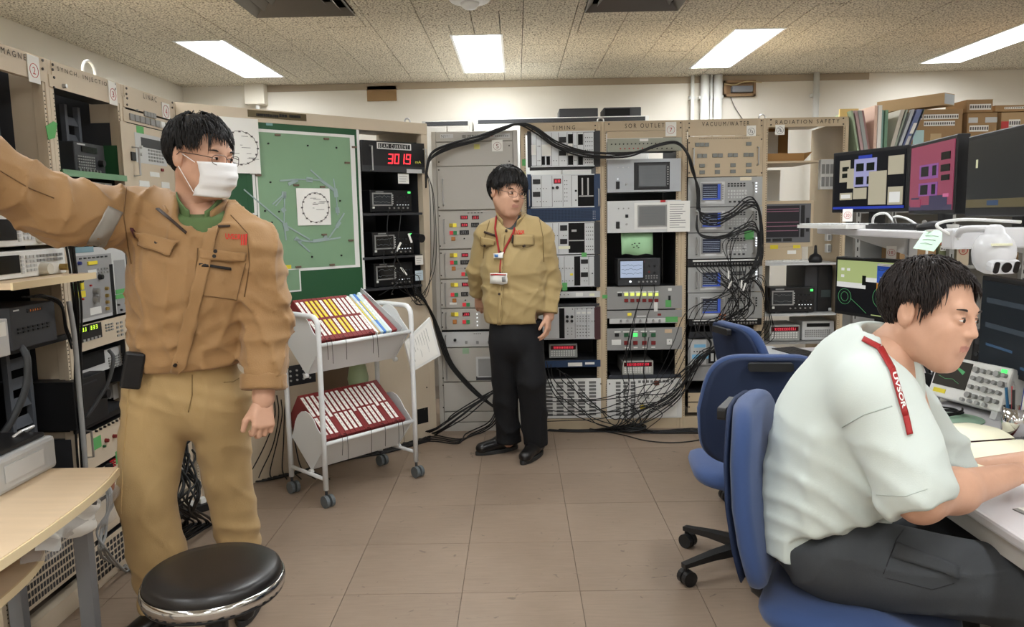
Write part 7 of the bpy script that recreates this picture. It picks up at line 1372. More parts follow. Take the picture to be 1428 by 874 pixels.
    while cnt < nstr:
        d = rs.normal(size=3); d /= np.linalg.norm(d)
        if d[2] < -.75: continue
        p = ec+d*er
        if p[2] < hl(p[0])+.004: continue
        fl = p-crown; fl[2] -= .02; nrm = (p-ec)/er**2; nrm /= np.linalg.norm(nrm); ln = hair_len*rs.uniform(.6, 1.1)*(1. if p[2] > .06 else (.42 if p[0] > -.06 else .6))*(fringe if p[0] > .03 else 1.)
        side = rs.normal(size=3)*.25
        for q in range(4):
            pts = []; p0 = p+rs.normal(size=3)*.004; dr = fl+side*np.linalg.norm(fl)+rs.normal(size=3)*.012; dr = dr-nrm*(dr@nrm); dr /= np.linalg.norm(dr)+1e-9
            for t in (0, .35, .7, 1.):
                w = p0+dr*ln*t; w = w-np.array((0, 0, .02))*t*t; u = (w-ec)/er; k = np.linalg.norm(u); lift = 1.0+.075*math.sin(t*2.6)+.05*rs.uniform(0, 1)*t; pts.append(toW(ec+u/k*er*max(lift, min(k, 1.12))))
            m.tube(pts, [.0016*sc, .0018*sc, .0014*sc, .0003*sc], 3, cap=False); cnt += 1
    m.build('hair_strands', hair_mat, hr, smooth=True)['kind'] = 'stuff'
    if glasses:
        gm = mat('glasses_frame', (70, 60, 56), .3, metal=.6); g = MB()
        for s in (-1, 1):
            rim = [toW((.113-.010*abs(.0+math.cos(t))*0-.012*((.032*s+.024*math.cos(t))/.055)**2, .032*s+.024*math.copysign(abs(math.cos(t))**.7, math.cos(t)), -.002+.0155*math.copysign(abs(math.sin(t))**.7, math.sin(t)))) for t in [k*2*math.pi/20 for k in range(20)]]
            MB().tube(rim, .0011*sc, 5, closed=True).build('glasses_rim', gm, root)
            MB().tube([toW((.100, .056*s, .004)), toW((.06, .077*s, .008)), toW((.0, .088*s, .010)), toW((-.02, .087*s, -.006))], .0013*sc, 5).build('glasses_temple', gm, root)
        MB().tube([toW((.113, -.009, .002)), toW((.116, 0, .005)), toW((.113, .009, .002))], .0011*sc, 5).build('glasses_bridge', gm, root)
    return toW
def hand(wrist, d, n, side, sc, curl, body_v, body_f, body_m, spread=.12, thumb=.5, h=.0034):
    """wrist point, finger direction d, palm normal n (out of the palm), side = direction to the thumb"""
    d = np.asarray(d, float); d /= np.linalg.norm(d); n = np.asarray(n, float); n = n-d*(n@d); n /= np.linalg.norm(n); s = np.asarray(side, float); s = s-d*(s@d)-n*(s@n); s /= np.linalg.norm(s); w = np.asarray(wrist, float)
    L = lambda a, b, c: w+(d*a+s*b+n*c)*sc
    B = Body(); B.cap(L(-.03, 0, 0), L(.02, 0, 0), .024*sc, .024*sc, .02, (n, 1.35))
    for k, x in enumerate((.026, .009, -.009, -.026)): B.cap(L(.015, x*.6, 0), L(.085-.004*abs(k-1), x, 0), .0135*sc, .0115*sc, .012)
    B.cap(L(.02, .02, .006), L(.05, .03, .008), .016*sc, .014*sc, .015)
    for k, (x, l) in enumerate(((.027, .072), (.009, .08), (-.009, .075), (-.027, .058))):
        cv = curl[k] if isinstance(curl, (list, tuple)) else curl; p = np.array((.085-.004*abs(k-1), x, 0.)); a = 0.
        for q, (fr, rr) in enumerate(((.45, .0092), (.32, .0083), (.23, .0072))):
            a += cv*(.7, 1., .7)[q]; dirv = np.array((math.cos(a), spread*(1.5-k)*.35, math.sin(a))); p2 = p+dirv*l*fr; B.cap(L(*p), L(*p2), rr*sc, rr*.92*sc, .003); p = p2
    p = np.array((.03, .03, .008)); t1 = np.array((.035*math.cos(thumb), .022, .012)); p2 = p+t1; p3 = p2+np.array((.028, .004+.006*thumb, .012)); B.cap(L(*p), L(*p2), .0125*sc, .0105*sc, .008).cap(L(*p2), L(*p3), .0102*sc, .0085*sc, .004)
    lo, hi = B.bounds(.012); v, f = nets(B.f, lo, hi, h*sc); o = sum(len(q) for q in body_v); body_v.append(v); body_f.append(f+o); body_m.append(np.zeros(len(f), int))
def cloth(name, B, parent, m, h, cuts=(), fold=None, ret=False, mods=()):
    lo, hi = B.bounds(.03)
    def fn(P):
        d = B.f(P)
        for q in mods: d = q(P, d)
        if fold is not None: d = d+fold(P)
        for q in cuts:
            p, n_ = np.asarray(q[0], f32), np.asarray(q[1], f32); pl = (P-p)@n_
            if len(q) > 2: e2 = (P-p)**2; pl = np.where((e2.sum(-1) if len(q) < 4 else e2[..., 0]+e2[..., 1]) < q[2]**2, pl, -1.)
            d = smax(d, pl, .006)
        return d
    v, f = nets(fn, lo, hi, h); o = np_obj(name, v, f, m, parent); return (o, BVHTree.FromPolygons([tuple(q) for q in v], [tuple(int(i) for i in q) for q in f])) if ret else o
def hit(bv, px, py):
    d = Vector(ray(px, py)).normalized(); loc, nrm, i, t = bv.ray_cast(Vector(CAM), d)
    if loc is not None and nrm.dot(d) > 0: nrm = -nrm
    return loc, nrm
def drape(bv, name, m, parent, quad, nu=8, nv=8, off=.004, th=.002, smooth=True):
    a, b, c, d = [np.array(q, float) for q in quad]; V = []; ok = None
    for j in range(nv+1):
        for i in range(nu+1):
            u, v = i/nu, j/nv; p = (a*(1-u)+b*u)*(1-v)+(d*(1-u)+c*u)*v; l, n_ = hit(bv, *p)
            if l is None: V.append(None); continue
            V.append(l+n_*off)
    good = [q for q in V if q is not None]
    if not good: return None
    mb = MB(); last = good[0]
    for q in V: last = q if q is not None else last; mb.v.append(tuple(last))
    for j in range(nv):
        for i in range(nu): k = j*(nu+1)+i; mb.f.append((k, k+nu+1, k+nu+2, k+1)); mb.m.append(0)
    return mb.build(name, m, parent, smooth=smooth, solid=th)
def seam(bv, name, m, parent, pts, r=.0022, off=.001, n=8):
    P_ = []
    for (x0, y0), (x1, y1) in zip(pts, pts[1:]):
        for k in range(n):
            l, nr = hit(bv, x0+(x1-x0)*k/n, y0+(y1-y0)*k/n)
            if l is not None: P_.append(l+nr*off)
    if len(P_) > 2: return MB().tube(P_, r, 5).build(name, m, parent, smooth=True)
def drape_text(bv, s, m, parent, cx, cy, w, h, slope=0., off=.003, name='lettering'):
    V, Fc, x0, x1, y0, y1 = text_mesh(s); mb = MB(); last = None
    for v in V:
        px = cx+(v[0]-(x0+x1)/2)/(x1-x0)*w; py = cy-(v[1]-(y0+y1)/2)/(y1-y0)*h+slope*(px-cx); l, n_ = hit(bv, px, py)
        if l is not None: last = l+n_*off
        mb.v.append(tuple(last) if last is not None else (0, 0, 0))
    mb.f = list(Fc); mb.m = [0]*len(Fc); return mb.build(name, m, parent)
def shoe(root, heel, toe, m, sole, sc=1.):
    h = np.array(heel, float); t = np.array(toe, float); d = (t-h)/np.linalg.norm(t-h); s = np.array((-d[1], d[0], 0.)); up = np.array((0, 0, 1.))
    L = lambda a, b, c: h+d*a*sc+s*b*sc+up*c*sc
    B = Body().cap(L(.03, 0, .05), L(.10, 0, .055), .037*sc, .038*sc, .03).cap(L(.1, 0, .05), L(.22, .004, .038), .04*sc, .036*sc, .03, (up, 1.15)).cap(L(.03, 0, .06), L(.04, 0, .1), .036*sc, .04*sc, .03)
    o = cloth('shoe', B, root, m, .006, cuts=[(L(0, 0, .018), (0, 0, -1.)), (L(0, 0, .105), (0, 0, 1.))])
    pts = [(L(.125+.135*math.cos(a), (.044-.006*math.cos(a))*math.sin(a), 0)) for a in [k*2*math.pi/24 for k in range(24)]]
    MB().prism([tuple(p+up*.0005) for p in pts], [tuple(p+up*.022*sc) for p in pts]).build('sole', sole, o, bev=.003)
    for k in range(4): MB().tube([L(.09+.02*k, -.02, .094-.008*k), L(.09+.02*k, 0, .1-.009*k), L(.09+.02*k, .02, .094-.008*k)], .0025, 5).build('lace', m, o)
    return o
def finish_body(root, bv_, bf_, bm_, mats): return np_obj('body', np.concatenate(bv_), np.concatenate(bf_), mats, root, np.concatenate(bm_))
# ------------------------------------------------------------------ the masked man in the tan work jacket
M_jack = mat('tan_work_jacket', (158, 122, 80), .72, noise=.06, nscale=25, bump=.12, bscale=240, sheen=.15); M_jackd = mat('jacket_lining', (58, 44, 34), .7); M_khaki = mat('khaki_trousers', (172, 144, 98), .75, noise=.05, nscale=20, bump=.10, bscale=260, sheen=.1)
M_polo = mat('green_polo', (92, 116, 72), .8, bump=.1, bscale=500); M_shoe = mat('black_leather', (22, 20, 20), .3, spec=.5); M_sole = mat('shoe_sole', (40, 40, 40), .6); M_mask = mat('white_mask', (236, 236, 236), .8); M_logo = mat('red_embroidery', (206, 48, 40), .6); M_tape = mat('silver_tape', (170, 166, 158), .3, metal=.2, spec=.6, alpha=.75); M_seam = mat('jacket_seam', (112, 84, 54), .8); M_zip = mat('black_zip', (34, 28, 26), .5)
pm = thing('person', 'man in tan work jacket and white face mask with one arm stretched out left', 'person', T(-1.15, 2.6, 0)); pm.matrix_world = Matrix.Identity(4)
bv_, bf_, bm_ = [], [], []
Yt = 2.47
J = Body(); yx = ((0, 1, 0), 1.38)
J.chain([W(262, 540, 2.50), W(264, 470, 2.49), W(270, 390, Yt), W(274, 340, Yt)], [.172, .176, .192, .165], .06, yx)
J.cap(W(212, 303, 2.50), W(336, 334, 2.46), .078, .076, .07)
shR, elR, wrR = W(205, 306, 2.50), W(92, 296, 2.27), W(-75, 205, 2.02)
shL, elL, wrL = W(352, 345, 2.46), W(369, 448, 2.47), W(367, 558, 2.40)
J.chain([shR, elR, wrR], [.098, .084, .072], .05).chain([shL, elL, wrL], [.086, .073, .062], .014)
ax = (elR-shR)/np.linalg.norm(elR-shR); axd = (wrL-elL)/np.linalg.norm(wrL-elL)
def jf(P):
    z = P[..., 2]; x = P[..., 0]
    t = (P-shR.astype(f32))@ax.astype(f32); arm = np.clip((-1.25-x)*6, 0, 1)
    d = .006*folds(P, 5, 34., (1, .6, .55), 5)+.0022*folds(P, 9, 90., (1, .6, .5), 5)-.012*ridge(P, 14, 34., (1, .7, .5))-.008*ridge(P, 17, 55., (.8, .7, 1.))
    d = d-arm*.010*np.abs(np.sin(t*26+2.2*folds(P, 12, 16., n=3)+P[..., 2]*9))**3
    tl = (P-elL.astype(f32))@axd.astype(f32); al = np.clip((x+.93)*10, 0, 1); d = d-al*.006*np.abs(np.sin(tl*36+1.8*folds(P, 21, 18., n=3)))**3
    wa = np.exp(-((z-1.06)/.10)**2); d = d-wa*.007*np.abs(np.sin(z*48+3.*folds(P, 31, 9., n=3)))**4*np.clip((x+1.45)*8, 0, 1)
    for a, b, w_, am in (((200, 330), (235, 370), .014, .010), ((190, 350), (222, 420), .016, .010), ((300, 395), (345, 380), .012, .008), ((215, 440), (262, 455), .015, .008), ((205, 470), (250, 492), .015, .008), ((310, 440), (335, 478), .013, .007), ((255, 300), (240, 330), .013, .007)):
        d = d+crease(P, W(*a, 2.33), W(*b, 2.33), w_*1.6, am)
    return d
hem = W(262, 516, 2.4)
jk, bvj = cloth('jacket', J, pm, M_jack, .0075, cuts=[((hem[0], 2.5, hem[2]), (.05, 0, -1.), .222, 1), (wrL-axd*.035, axd, .13)], fold=jf, ret=True, mods=[lambda P, d: smax(d, -d_cap(P, W(286, 262, 2.43), W(280, 300, 2.40), .078, .066), .012), lambda P, d: smax(d, -d_cap(P, W(284, 300, 2.36), W(266, 345, 2.30), .045, .008), .012)])
# hem band, cuff band
Hb = Body().cap(W(262, 540, 2.50), W(263, 490, 2.495), .179, .180, .03, yx)
cloth('hem_band', Hb, jk, M_jack, .0075, cuts=[(hem-np.array((0, 0, .003)), (.05, 0, -1.)), (hem+np.array((0, 0, .05)), (-.05, 0, 1.))], fold=lambda P: .004*folds(P, 41, 40., n=4))
Cb = Body().cap(elL, wrL, .079, .0705, .02); cloth('cuff', Cb, jk, M_jack, .006, cuts=[(wrL-axd*.033, axd), (wrL-axd*.085, -axd)])
# trousers
kR, aR = W(203, 690, 2.47), np.array((-1.265, 2.57, .075)); kL, aL = W(316, 660, 2.60), np.array((-1.045, 2.74, .08))
TR = Body(); TR.cap(W(262, 498, 2.50), W(262, 545, 2.51), .158, .166, .04, yx).chain([W(222, 556, 2.51), kR, aR], [.112, .092, .086], .022).chain([W(305, 556, 2.52), kL, aL], [.108, .08, .068], .022)
def tf(P):
    z = P[..., 2]; low = np.clip((.45-z)*3, 0, 1); return .006*folds(P, 51, 24., (1, 1, .45), 5)-.006*ridge(P, 57, 26., (1, 1, .8))+.0025*folds(P, 53, 70., (1, 1, .5), 4)-low*.011*np.abs(np.sin(z*34+P[..., 0]*9+2.4*folds(P, 55, 11., n=3)))**3-.006*np.abs(np.sin((z-.9)*60+P[..., 0]*22))**3*np.exp(-((z-.86)/.06)**2)
tr, bvt = cloth('trousers', TR, pm, M_khaki, .009, cuts=[((0, 0, .065), (0, 0, -1.)), (W(262, 505, 2.5), (0, 0, 1.))], fold=tf, ret=True)
seam(bvt, 'fly_seam', mat('khaki_seam', (138, 114, 74), .8), tr, [(268, 522), (268, 550), (262, 578)], .0018); seam(bvt, 'pocket_seam', mat('khaki_seam', (138, 114, 74), .8), tr, [(342, 522), (325, 532), (310, 533)], .0016); seam(bvt, 'side_seam', M_khaki, tr, [(180, 540), (172, 640), (168, 740), (160, 815)], .0025)
# coarse torso and legs under the clothes
Bd = Body(); Bd.chain([W(262, 545, 2.50), W(270, 390, Yt), W(274, 320, Yt)], [.135, .15, .11], .05, yx).chain([shR, elR, wrR], [.06, .05, .04], .04).chain([shL, elL, wrL], [.055, .045, .036], .04).chain([W(228, 560, 2.51), kR, aR], [.085, .065, .045], .04).chain([W(302, 560, 2.52), kL, aL], [.085, .062, .045], .04)
lo, hi = Bd.bounds(.03); v, f = nets(Bd.f, lo, hi, .018); bv_.append(v); bf_.append(f); bm_.append(np.zeros(len(f), int))
hand(wrL+axd*.0, axd+np.array((.06, -.1, 0)), (-.5, .8, 0), (-.35, -1, -.1), .98, .95, bv_, bf_, bm_, thumb=.1, spread=.03)
axr = wrR-elR; hand(wrR, axr, (0, .3, -1), (.2, -1, 0), 1.0, .2, bv_, bf_, bm_)
hc = W(281, 219, 2.44); toW = head(pm, hc, (.91, -.40, -.14), (.06, -.02, 1), .99, bv_, bf_, bm_, M_hair, 3, [(-.12, -.07), (-.06, -.055), (-.035, -.02), (-.02, .028), (.02, .034), (.045, .04), (.055, .075), (.085, .08), (.12, .085)], W(272, 300, 2.48), glasses=True, closed=True, hair_len=.048)
finish_body(pm, bv_, bf_, bm_, [M_skin, M_lip])
# mask
m = MB(); nu, nv = 22, 16
for j in range(nv+1):
    for i in range(nu+1):
        u, v = i/nu*2-1, j/nv; f0 = .121+.012*math.sin(math.pi*min(1, v*1.25))-.018*max(0, v-.6)/.4; fx = f0-.066*abs(u)**2.3; s_ = .072*u*(1-.10*v); z_ = -.012-.106*v+.004*(1-u*u)*(1-v); fx += .0022*math.sin(v*math.pi*7)*(1-abs(u)*.5); m.v.append(tuple(toW((fx, s_, z_))))
for j in range(nv):
    for i in range(nu): a = j*(nu+1)+i; m.f.append((a, a+1, a+nu+2, a+nu+1)); m.m.append(0)
mk_ = m.build('face_mask', M_mask, pm, smooth=True, solid=.002)
for s in (-1, 1):
    for z0, z1 in ((-.016, .012), (-.108, -.030)): MB().tube([toW((.046, .0705*s, z0)), toW((.02, .079*s, (z0+z1)/2)), toW((-.008, .086*s, z1))], .0013, 5).build('ear_loop', M_mask, mk_)
# polo collar, jacket collar
def collar(name, root, m, c, up, fwd, R, h, gap, flare, mat_th=.004, flat=.85, drop=.02, nang=30, fall=0.):
    up = np.asarray(up, float)/np.linalg.norm(up); F = np.asarray(fwd, float); F = F-up*(F@up); F /= np.linalg.norm(F); S_ = np.cross(up, F); mb = MB(); nz = 5
    for j in range(nz+1):
        t = j/nz
        for i in range(nang+1):
            a = gap+(2*math.pi-2*gap)*i/nang; rr = R+flare*t; fr = math.cos(a); p = np.asarray(c)+F*rr*math.cos(a)*1.0+S_*rr*math.sin(a)*flat+up*(h*t-drop*max(0, fr)**2-fall*t*max(0, fr)); mb.v.append(tuple(p))
    for j in range(nz):
        for i in range(nang): q = j*(nang+1)+i; mb.f.append((q, q+1, q+nang+2, q+nang+1)); mb.m.append(0)
    return mb.build(name, m, root, smooth=True, solid=mat_th)
nb = W(274, 292, 2.455)
collar('polo_collar', pm, M_polo, nb+np.array((.012, -.005, .0)), (.10, -.10, 1), (.30, -1, 0), .071, .052, .34, .008, drop=.055)
Pb = Body().chain([W(268, 390, 2.46), W(274, 330, 2.455), W(277, 312, 2.455)], [.155, .13, .095], .05, yx).cap(W(276, 318, 2.46), W(280, 296, 2.445), .072, .066, .03); cloth('polo_shirt', Pb, pm, M_polo, .007, cuts=[(W(280, 300, 2.40), (.1, -.35, .9))], fold=lambda P: .002*folds(P, 61, 60.))
collar('jacket_collar', jk, M_jack, nb+np.array((-.004, .012, -.03)), (.04, -.08, 1), (.12, -1, 0), .092, .062, .75, .02, drop=.06, mat_th=.008)
# jacket details draped from the photograph
for q in ([(262, 318), (276, 312), (262, 357), (255, 352)], ):
    pass
M_jack2 = M_jack
drape(bvj, 'lapel_lining_shadow', M_jackd, jk, [(219, 292), (223, 292), (262, 324), (260, 327)], 10, 2, .006, .003)  # dark strip: lining plus the shadow under the collar edge, painted together
drape(bvj, 'lapel_lining_shadow', M_jackd, jk, [(303, 315), (322, 314), (322, 316.5), (305, 318)], 6, 2, .007, .003)
drape(bvj, 'placket', M_jack, jk, [(287, 322), (305, 316), (258, 520), (238, 517)], 6, 24, .008, .004)
0 and drape(bvj, 'neck_opening', M_polo, jk, [(266, 318), (286, 318), (270, 344), (263, 340)], 5, 6, .004, .003)
drape(bvj, 'chest_pocket', M_jack, jk, [(183, 322), (250, 336), (236, 358), (196, 343)], 12, 6, .010, .004)
seam(bvj, 'pocket_seam', M_seam, jk, [(183, 322), (196, 343), (236, 358), (250, 336)], .0016, .011)
drape(bvj, 'pocket_flap', M_jack, jk, [(278, 347), (345, 352), (343, 364), (279, 362)], 12, 4, .009, .004)
drape(bvj, 'zip_pocket', M_zip, jk, [(278, 367), (322, 373), (322, 377), (278, 371)], 12, 2, .008, .003)
seam(bvj, 'pocket_seam', M_seam, jk, [(276, 346), (270, 410), (330, 418), (345, 360)], .0014, .003)
seam(bvj, 'shoulder_seam', M_seam, jk, [(176, 262), (172, 300), (178, 340), (184, 372)], .0018, .001)
seam(bvj, 'shoulder_seam', M_seam, jk, [(322, 300), (345, 325), (348, 370), (340, 420)], .0018, .001)
seam(bvj, 'placket_seam', M_seam, jk, [(306, 320), (262, 440), (246, 515)], .0012, .007)
seam(bvj, 'sleeve_seam', M_seam, jk, [(0, 238), (40, 262), (80, 278)], .0016, .001)
for (px_, py_) in ((220, 340), (301, 350), (299, 357), (246, 507)):
    l, n_ = hit(bvj, px_, py_)
    if l: MB().cyl(l, l+n_*.012, .006, n=10).build('snap', M_zip, jk)
drape(bvj, 'arm_tape', M_tape, jk, [(150, 287), (170, 296), (146, 343), (120, 338)], 8, 10, .006, .001)
drape_text(bvj, 'UVSOR', M_logo, jk, 326, 330, 22, 8, .05, .006, 'logo_lettering'); drape_text(bvj, 'III', M_logo, jk, 341, 334.5, 8, 15, 0, .006, 'logo_lettering'); drape_text(bvj, 'uvsor', M_logo, jk, 327, 338, 18, 2.2, 0.05, .006, 'logo_lettering') if 0 else None
drape(bvj, 'side_tag', mat('tag_maroon', (70, 26, 34), .6), jk, [(180, 318), (184, 318), (192, 330), (187, 331)], 3, 4, .006, .002)
ph_ = MB().box(-.03, .03, -.012, .012, -.07, .05).build('belt_pouch', M_black, pm, M=Matrix.Translation(W(186, 512, 2.36)) @ Matrix.Rotation(.25, 4, 'Y') @ Matrix.Rotation(.5, 4, 'Z'), bev=.008)
shoe(pm, (-1.255, 2.64, 0), (-1.34, 2.40, 0), M_shoe, M_sole, 1.05); shoe(pm, (-1.04, 2.80, 0), (-1.0, 2.55, 0), M_shoe, M_sole, 1.05)
# ------------------------------------------------------------------ the standing man in the khaki shirt
M_shirt = mat('khaki_shirt', (168, 146, 100), .75, noise=.05, nscale=25, bump=.10, bscale=300, sheen=.1); M_shirtd = mat('shirt_seam', (118, 98, 62), .8); M_btr = mat('black_trousers', (16, 17, 21), .8, bump=.08, bscale=250); M_lan = mat('red_lanyard', (158, 34, 34), .6); M_tee = mat('grey_tee', (92, 100, 102), .8)
pc_ = thing('person', 'man in khaki work shirt and black trousers standing before the grey cabinet', 'person', None)
bv_, bf_, bm_ = [], [], []; Y0 = 4.38; yx = ((0, 1, 0), 1.4)
J = Body(); J.chain([W(719, 452, Y0), W(718, 420, Y0), W(717, 370, Y0), W(716, 335, Y0)], [.168, .170, .176, .15], .06, yx); J.cap(W(687, 322, Y0), W(746, 322, Y0), .068, .07, .06)
shR, elR, wrR = W(681, 328, Y0), W(667, 378, 4.46), W(668, 412, 4.56); shL, elL, wrL = W(753, 328, Y0), W(766, 388, 4.42), W(765, 442, 4.36)
J.chain([shR, elR, wrR], [.075, .062, .05], .02).chain([shL, elL, wrL], [.076, .062, .05], .016)
axd = (wrL-elL)/np.linalg.norm(wrL-elL); axr = (wrR-elR)/np.linalg.norm(wrR-elR); hem = W(719, 452, Y0-.1)
jf = lambda P: .005*folds(P, 71, 36., (1, .7, .6), 5)-.008*ridge(P, 72, 32., (1, .7, .6))-.005*ridge(P, 74, 55., (.7, .7, 1.))-.007*np.abs(np.sin(P[..., 2]*42+P[..., 0]*14+2*folds(P, 75, 12., n=3)))**4*np.exp(-((P[..., 2]-1.0)/.12)**2)
jk, bvj = cloth('work_shirt', J, pc_, M_shirt, .0085, cuts=[(hem, (.0, 0, -1.)), (wrL-axd*.02, axd, .11), (wrR-axr*.02, axr, .11)], fold=jf, ret=True, mods=[lambda P, d: smax(d, -d_cap(P, W(711, 300, 4.36), W(711, 312, 4.35), .075, .065), .012), lambda P, d: smax(d, -d_cap(P, W(709, 312, 4.25), W(706, 328, 4.2), .05, .012), .012)])
Pb = Body().chain([W(716, 350, Y0), W(714, 320, Y0)], [.13, .09], .05, yx); cloth('undershirt', Pb, pc_, M_tee, .009)
kR, aR = W(704, 530, 4.44), np.array((-.075, 4.52, .07)); kL, aL = W(741, 530, 4.36), np.array((.09, 4.46, .07))
TR = Body(); TR.cap(W(720, 440, Y0), W(720, 470, Y0), .150, .158, .04, yx).chain([W(704, 478, Y0+.01), kR, aR], [.094, .078, .068], .016).chain([W(737, 478, Y0), kL, aL], [.094, .08, .07], .016)
tr, bvt = cloth('trousers', TR, pc_, M_btr, .011, cuts=[((0, 0, .06), (0, 0, -1.)), (W(719, 446, Y0), (0, 0, 1.))], fold=lambda P: .006*folds(P, 81, 26., (1, 1, .6), 5)-.011*ridge(P, 82, 22., (1, 1, 1.2))*np.clip((.75-P[..., 2])*2, 0, 1), ret=True)
Bd = Body(); Bd.chain([W(720, 470, Y0), W(717, 370, Y0), W(715, 325, Y0)], [.12, .13, .09], .05, yx).chain([shR, elR, wrR], [.05, .042, .034], .03).chain([shL, elL, wrL], [.05, .042, .034], .03).chain([W(704, 478, Y0), kR, aR], [.075, .055, .04], .03).chain([W(737, 478, Y0), kL, aL], [.075, .055, .04], .03)
lo, hi = Bd.bounds(.03); v, f = nets(Bd.f, lo, hi, .018); bv_.append(v); bf_.append(f); bm_.append(np.zeros(len(f), int))
hand(wrL-axd*.01, axd+np.array((-.05, -.05, 0)), (-.9, .3, 0), (-.25, -1, -.1), 1.0, .45, bv_, bf_, bm_, thumb=.2, h=.0045); hand(wrR-axr*.01, np.array((.1, .35, -.9)), (.2, 1, .3), (1, -.2, 0), 1.0, .35, bv_, bf_, bm_, h=.0045)
hc = W(708, 268, 4.33); toW = head(pc_, hc, (.52, -.83, -.14), (.12, .0, 1), 1.04, bv_, bf_, bm_, M_hair, 8, [(-.12, -.07), (-.06, -.055), (-.035, -.03), (-.02, .0), (.02, .01), (.045, .025), (.06, .05), (.085, .054), (.12, .06)], W(712, 318, 4.38), glasses=True, hair_len=.055, nstr=1100, hair_r=.018)
finish_body(pc_, bv_, bf_, bm_, [M_skin, M_lip])
collar('shirt_collar', jk, M_shirt, W(712, 309, 4.36), (.05, -.12, 1), (-.05, -1, 0), .080, .052, .55, .014, drop=.045, mat_th=.006)
M_shirt2 = M_shirt
for q in ([(676, 322), (692, 327), (691, 330), (675, 325)],): drape(bvj, 'pocket_trim', M_jackd, jk, q, 6, 2, .006, .003)
for q in ([(671, 330), (690, 334), (689, 342), (680, 345), (671, 340)], ): drape(bvj, 'pocket_flap', M_shirt, jk, [q[0], q[1], q[2], (671, 342)], 6, 5, .008, .003); seam(bvj, 'pocket_seam', M_shirtd, jk, [q[0], (671, 341), (680, 345.5), (690, 341), q[1]], .0022, .009, 4)
drape(bvj, 'pocket_flap', M_shirt, jk, [(716, 327), (744, 327), (744, 342), (716, 343)], 6, 5, .008, .003); seam(bvj, 'pocket_seam', M_shirtd, jk, [(716, 328), (716, 343), (730, 347), (744, 342), (744, 328)], .0022, .009, 4)
drape(bvj, 'placket', M_shirt, jk, [(699, 326), (704, 326), (700, 452), (694, 452)], 3, 20, .007, .003)
seam(bvj, 'placket_seam', M_shirtd, jk, [(704, 328), (701, 380), (699, 451)], .0018, .008); seam(bvj, 'shoulder_seam', M_shirtd, jk, [(752, 306), (757, 330), (758, 370)], .002, .002); seam(bvj, 'shoulder_seam', M_shirtd, jk, [(683, 308), (676, 330), (674, 365)], .002, .002)
for (a, b) in ((706, 322), (699, 352), (698, 380), (697, 410), (677, 341), (730, 343)):
    l, n_ = hit(bvj, a, b)
    if l: MB().cyl(l, l+n_*.012, .007, n=10).build('button', M_jackd, jk)
drape_text(bvj, 'UVSOR', M_logo, jk, 724, 324.5, 15, 5, -.05, .012, 'logo_lettering')
seam(bvj, 'lanyard', M_lan, pc_, [(692, 303), (691, 322), (696, 350), (699, 362)], .006, .006, 6); seam(bvj, 'lanyard', M_lan, pc_, [(724, 300), (716, 324), (704, 348), (699, 362)], .006, .006, 6); seam(bvj, 'lanyard', M_lan, pc_, [(699, 362), (698, 372), (698, 381)], .005, .008, 6)
drape(bvj, 'lanyard_clip', M_paper, pc_, [(690, 354), (703, 352.5), (703, 360), (690, 361)], 3, 3, .02, .004); drape(bvj, 'clip_print', mat('clip_blue', (70, 120, 180), .5), pc_, [(692, 355.5), (697, 355), (697, 359), (692, 359.4)], 2, 2, .0235, .002)
drape(bvj, 'identity_card', M_paper, pc_, [(686, 380), (708, 380), (708, 394.5), (686, 394)], 3, 3, .018, .003); drape(bvj, 'card_print', M_red, pc_, [(687, 381), (707, 381), (707, 383), (687, 383)], 3, 1, .0215, .001); drape(bvj, 'card_photo', M_mgrey, pc_, [(701, 385), (706, 385), (706, 392), (701, 392)], 2, 2, .0215, .001)
drape(bvj, 'chest_pen', M_black, pc_, [(714, 328), (716, 328), (715, 340), (713.5, 340)], 1, 3, .014, .004)
shoe(pc_, (-.03, 4.60, 0), (-.17, 4.52, 0), M_shoe, M_sole, 1.08); shoe(pc_, (.115, 4.52, 0), (.02, 4.30, 0), M_shoe, M_sole, 1.08)
# ------------------------------------------------------------------ the seated man
M_tsh = mat('pale_mint_tshirt', (205, 214, 208), .8, bump=.08, bscale=400, sheen=.1); M_cargo = mat('grey_cargo_trousers', (62, 65, 68), .8, noise=.06, nscale=30, bump=.1, bscale=300); M_cseam = mat('cargo_seam', (40, 42, 45), .8)
ps = thing('person', 'seated man in pale T-shirt and grey cargo trousers leaning over the desk', 'person', None)
bv_, bf_, bm_ = [], [], []
pel = np.array((.765, 1.93, .58)); wst = W(1146, 690, 1.92); chs = W(1178, 592, 1.90); upc = W(1206, 528, 1.87); nbk = W(1226, 492, 1.85)
J = Body(); xf_ = ((.92, -.05, -.38), 1.22)
J.chain([pel+np.array((-.01, 0, .0)), wst, chs, upc], [.175, .172, .178, .145], .07, ((.95, 0, -.3), 1.18))
shN, elN, wrN = W(1228, 565, 1.70), W(1283, 697, 1.60), W(1412, 662, 1.80); shF, elF, wrF = W(1238, 535, 2.04), W(1330, 665, 2.12), W(1450, 640, 2.05)
J.cap(W(1208, 550, 1.73), W(1214, 532, 2.02), .082, .078, .06).cap(shN, shN+(elN-shN)*.86, .088, .086, .04).cap(shF, shF+(elF-shF)*.8, .08, .08, .03)
aN = (elN-shN)/np.linalg.norm(elN-shN)
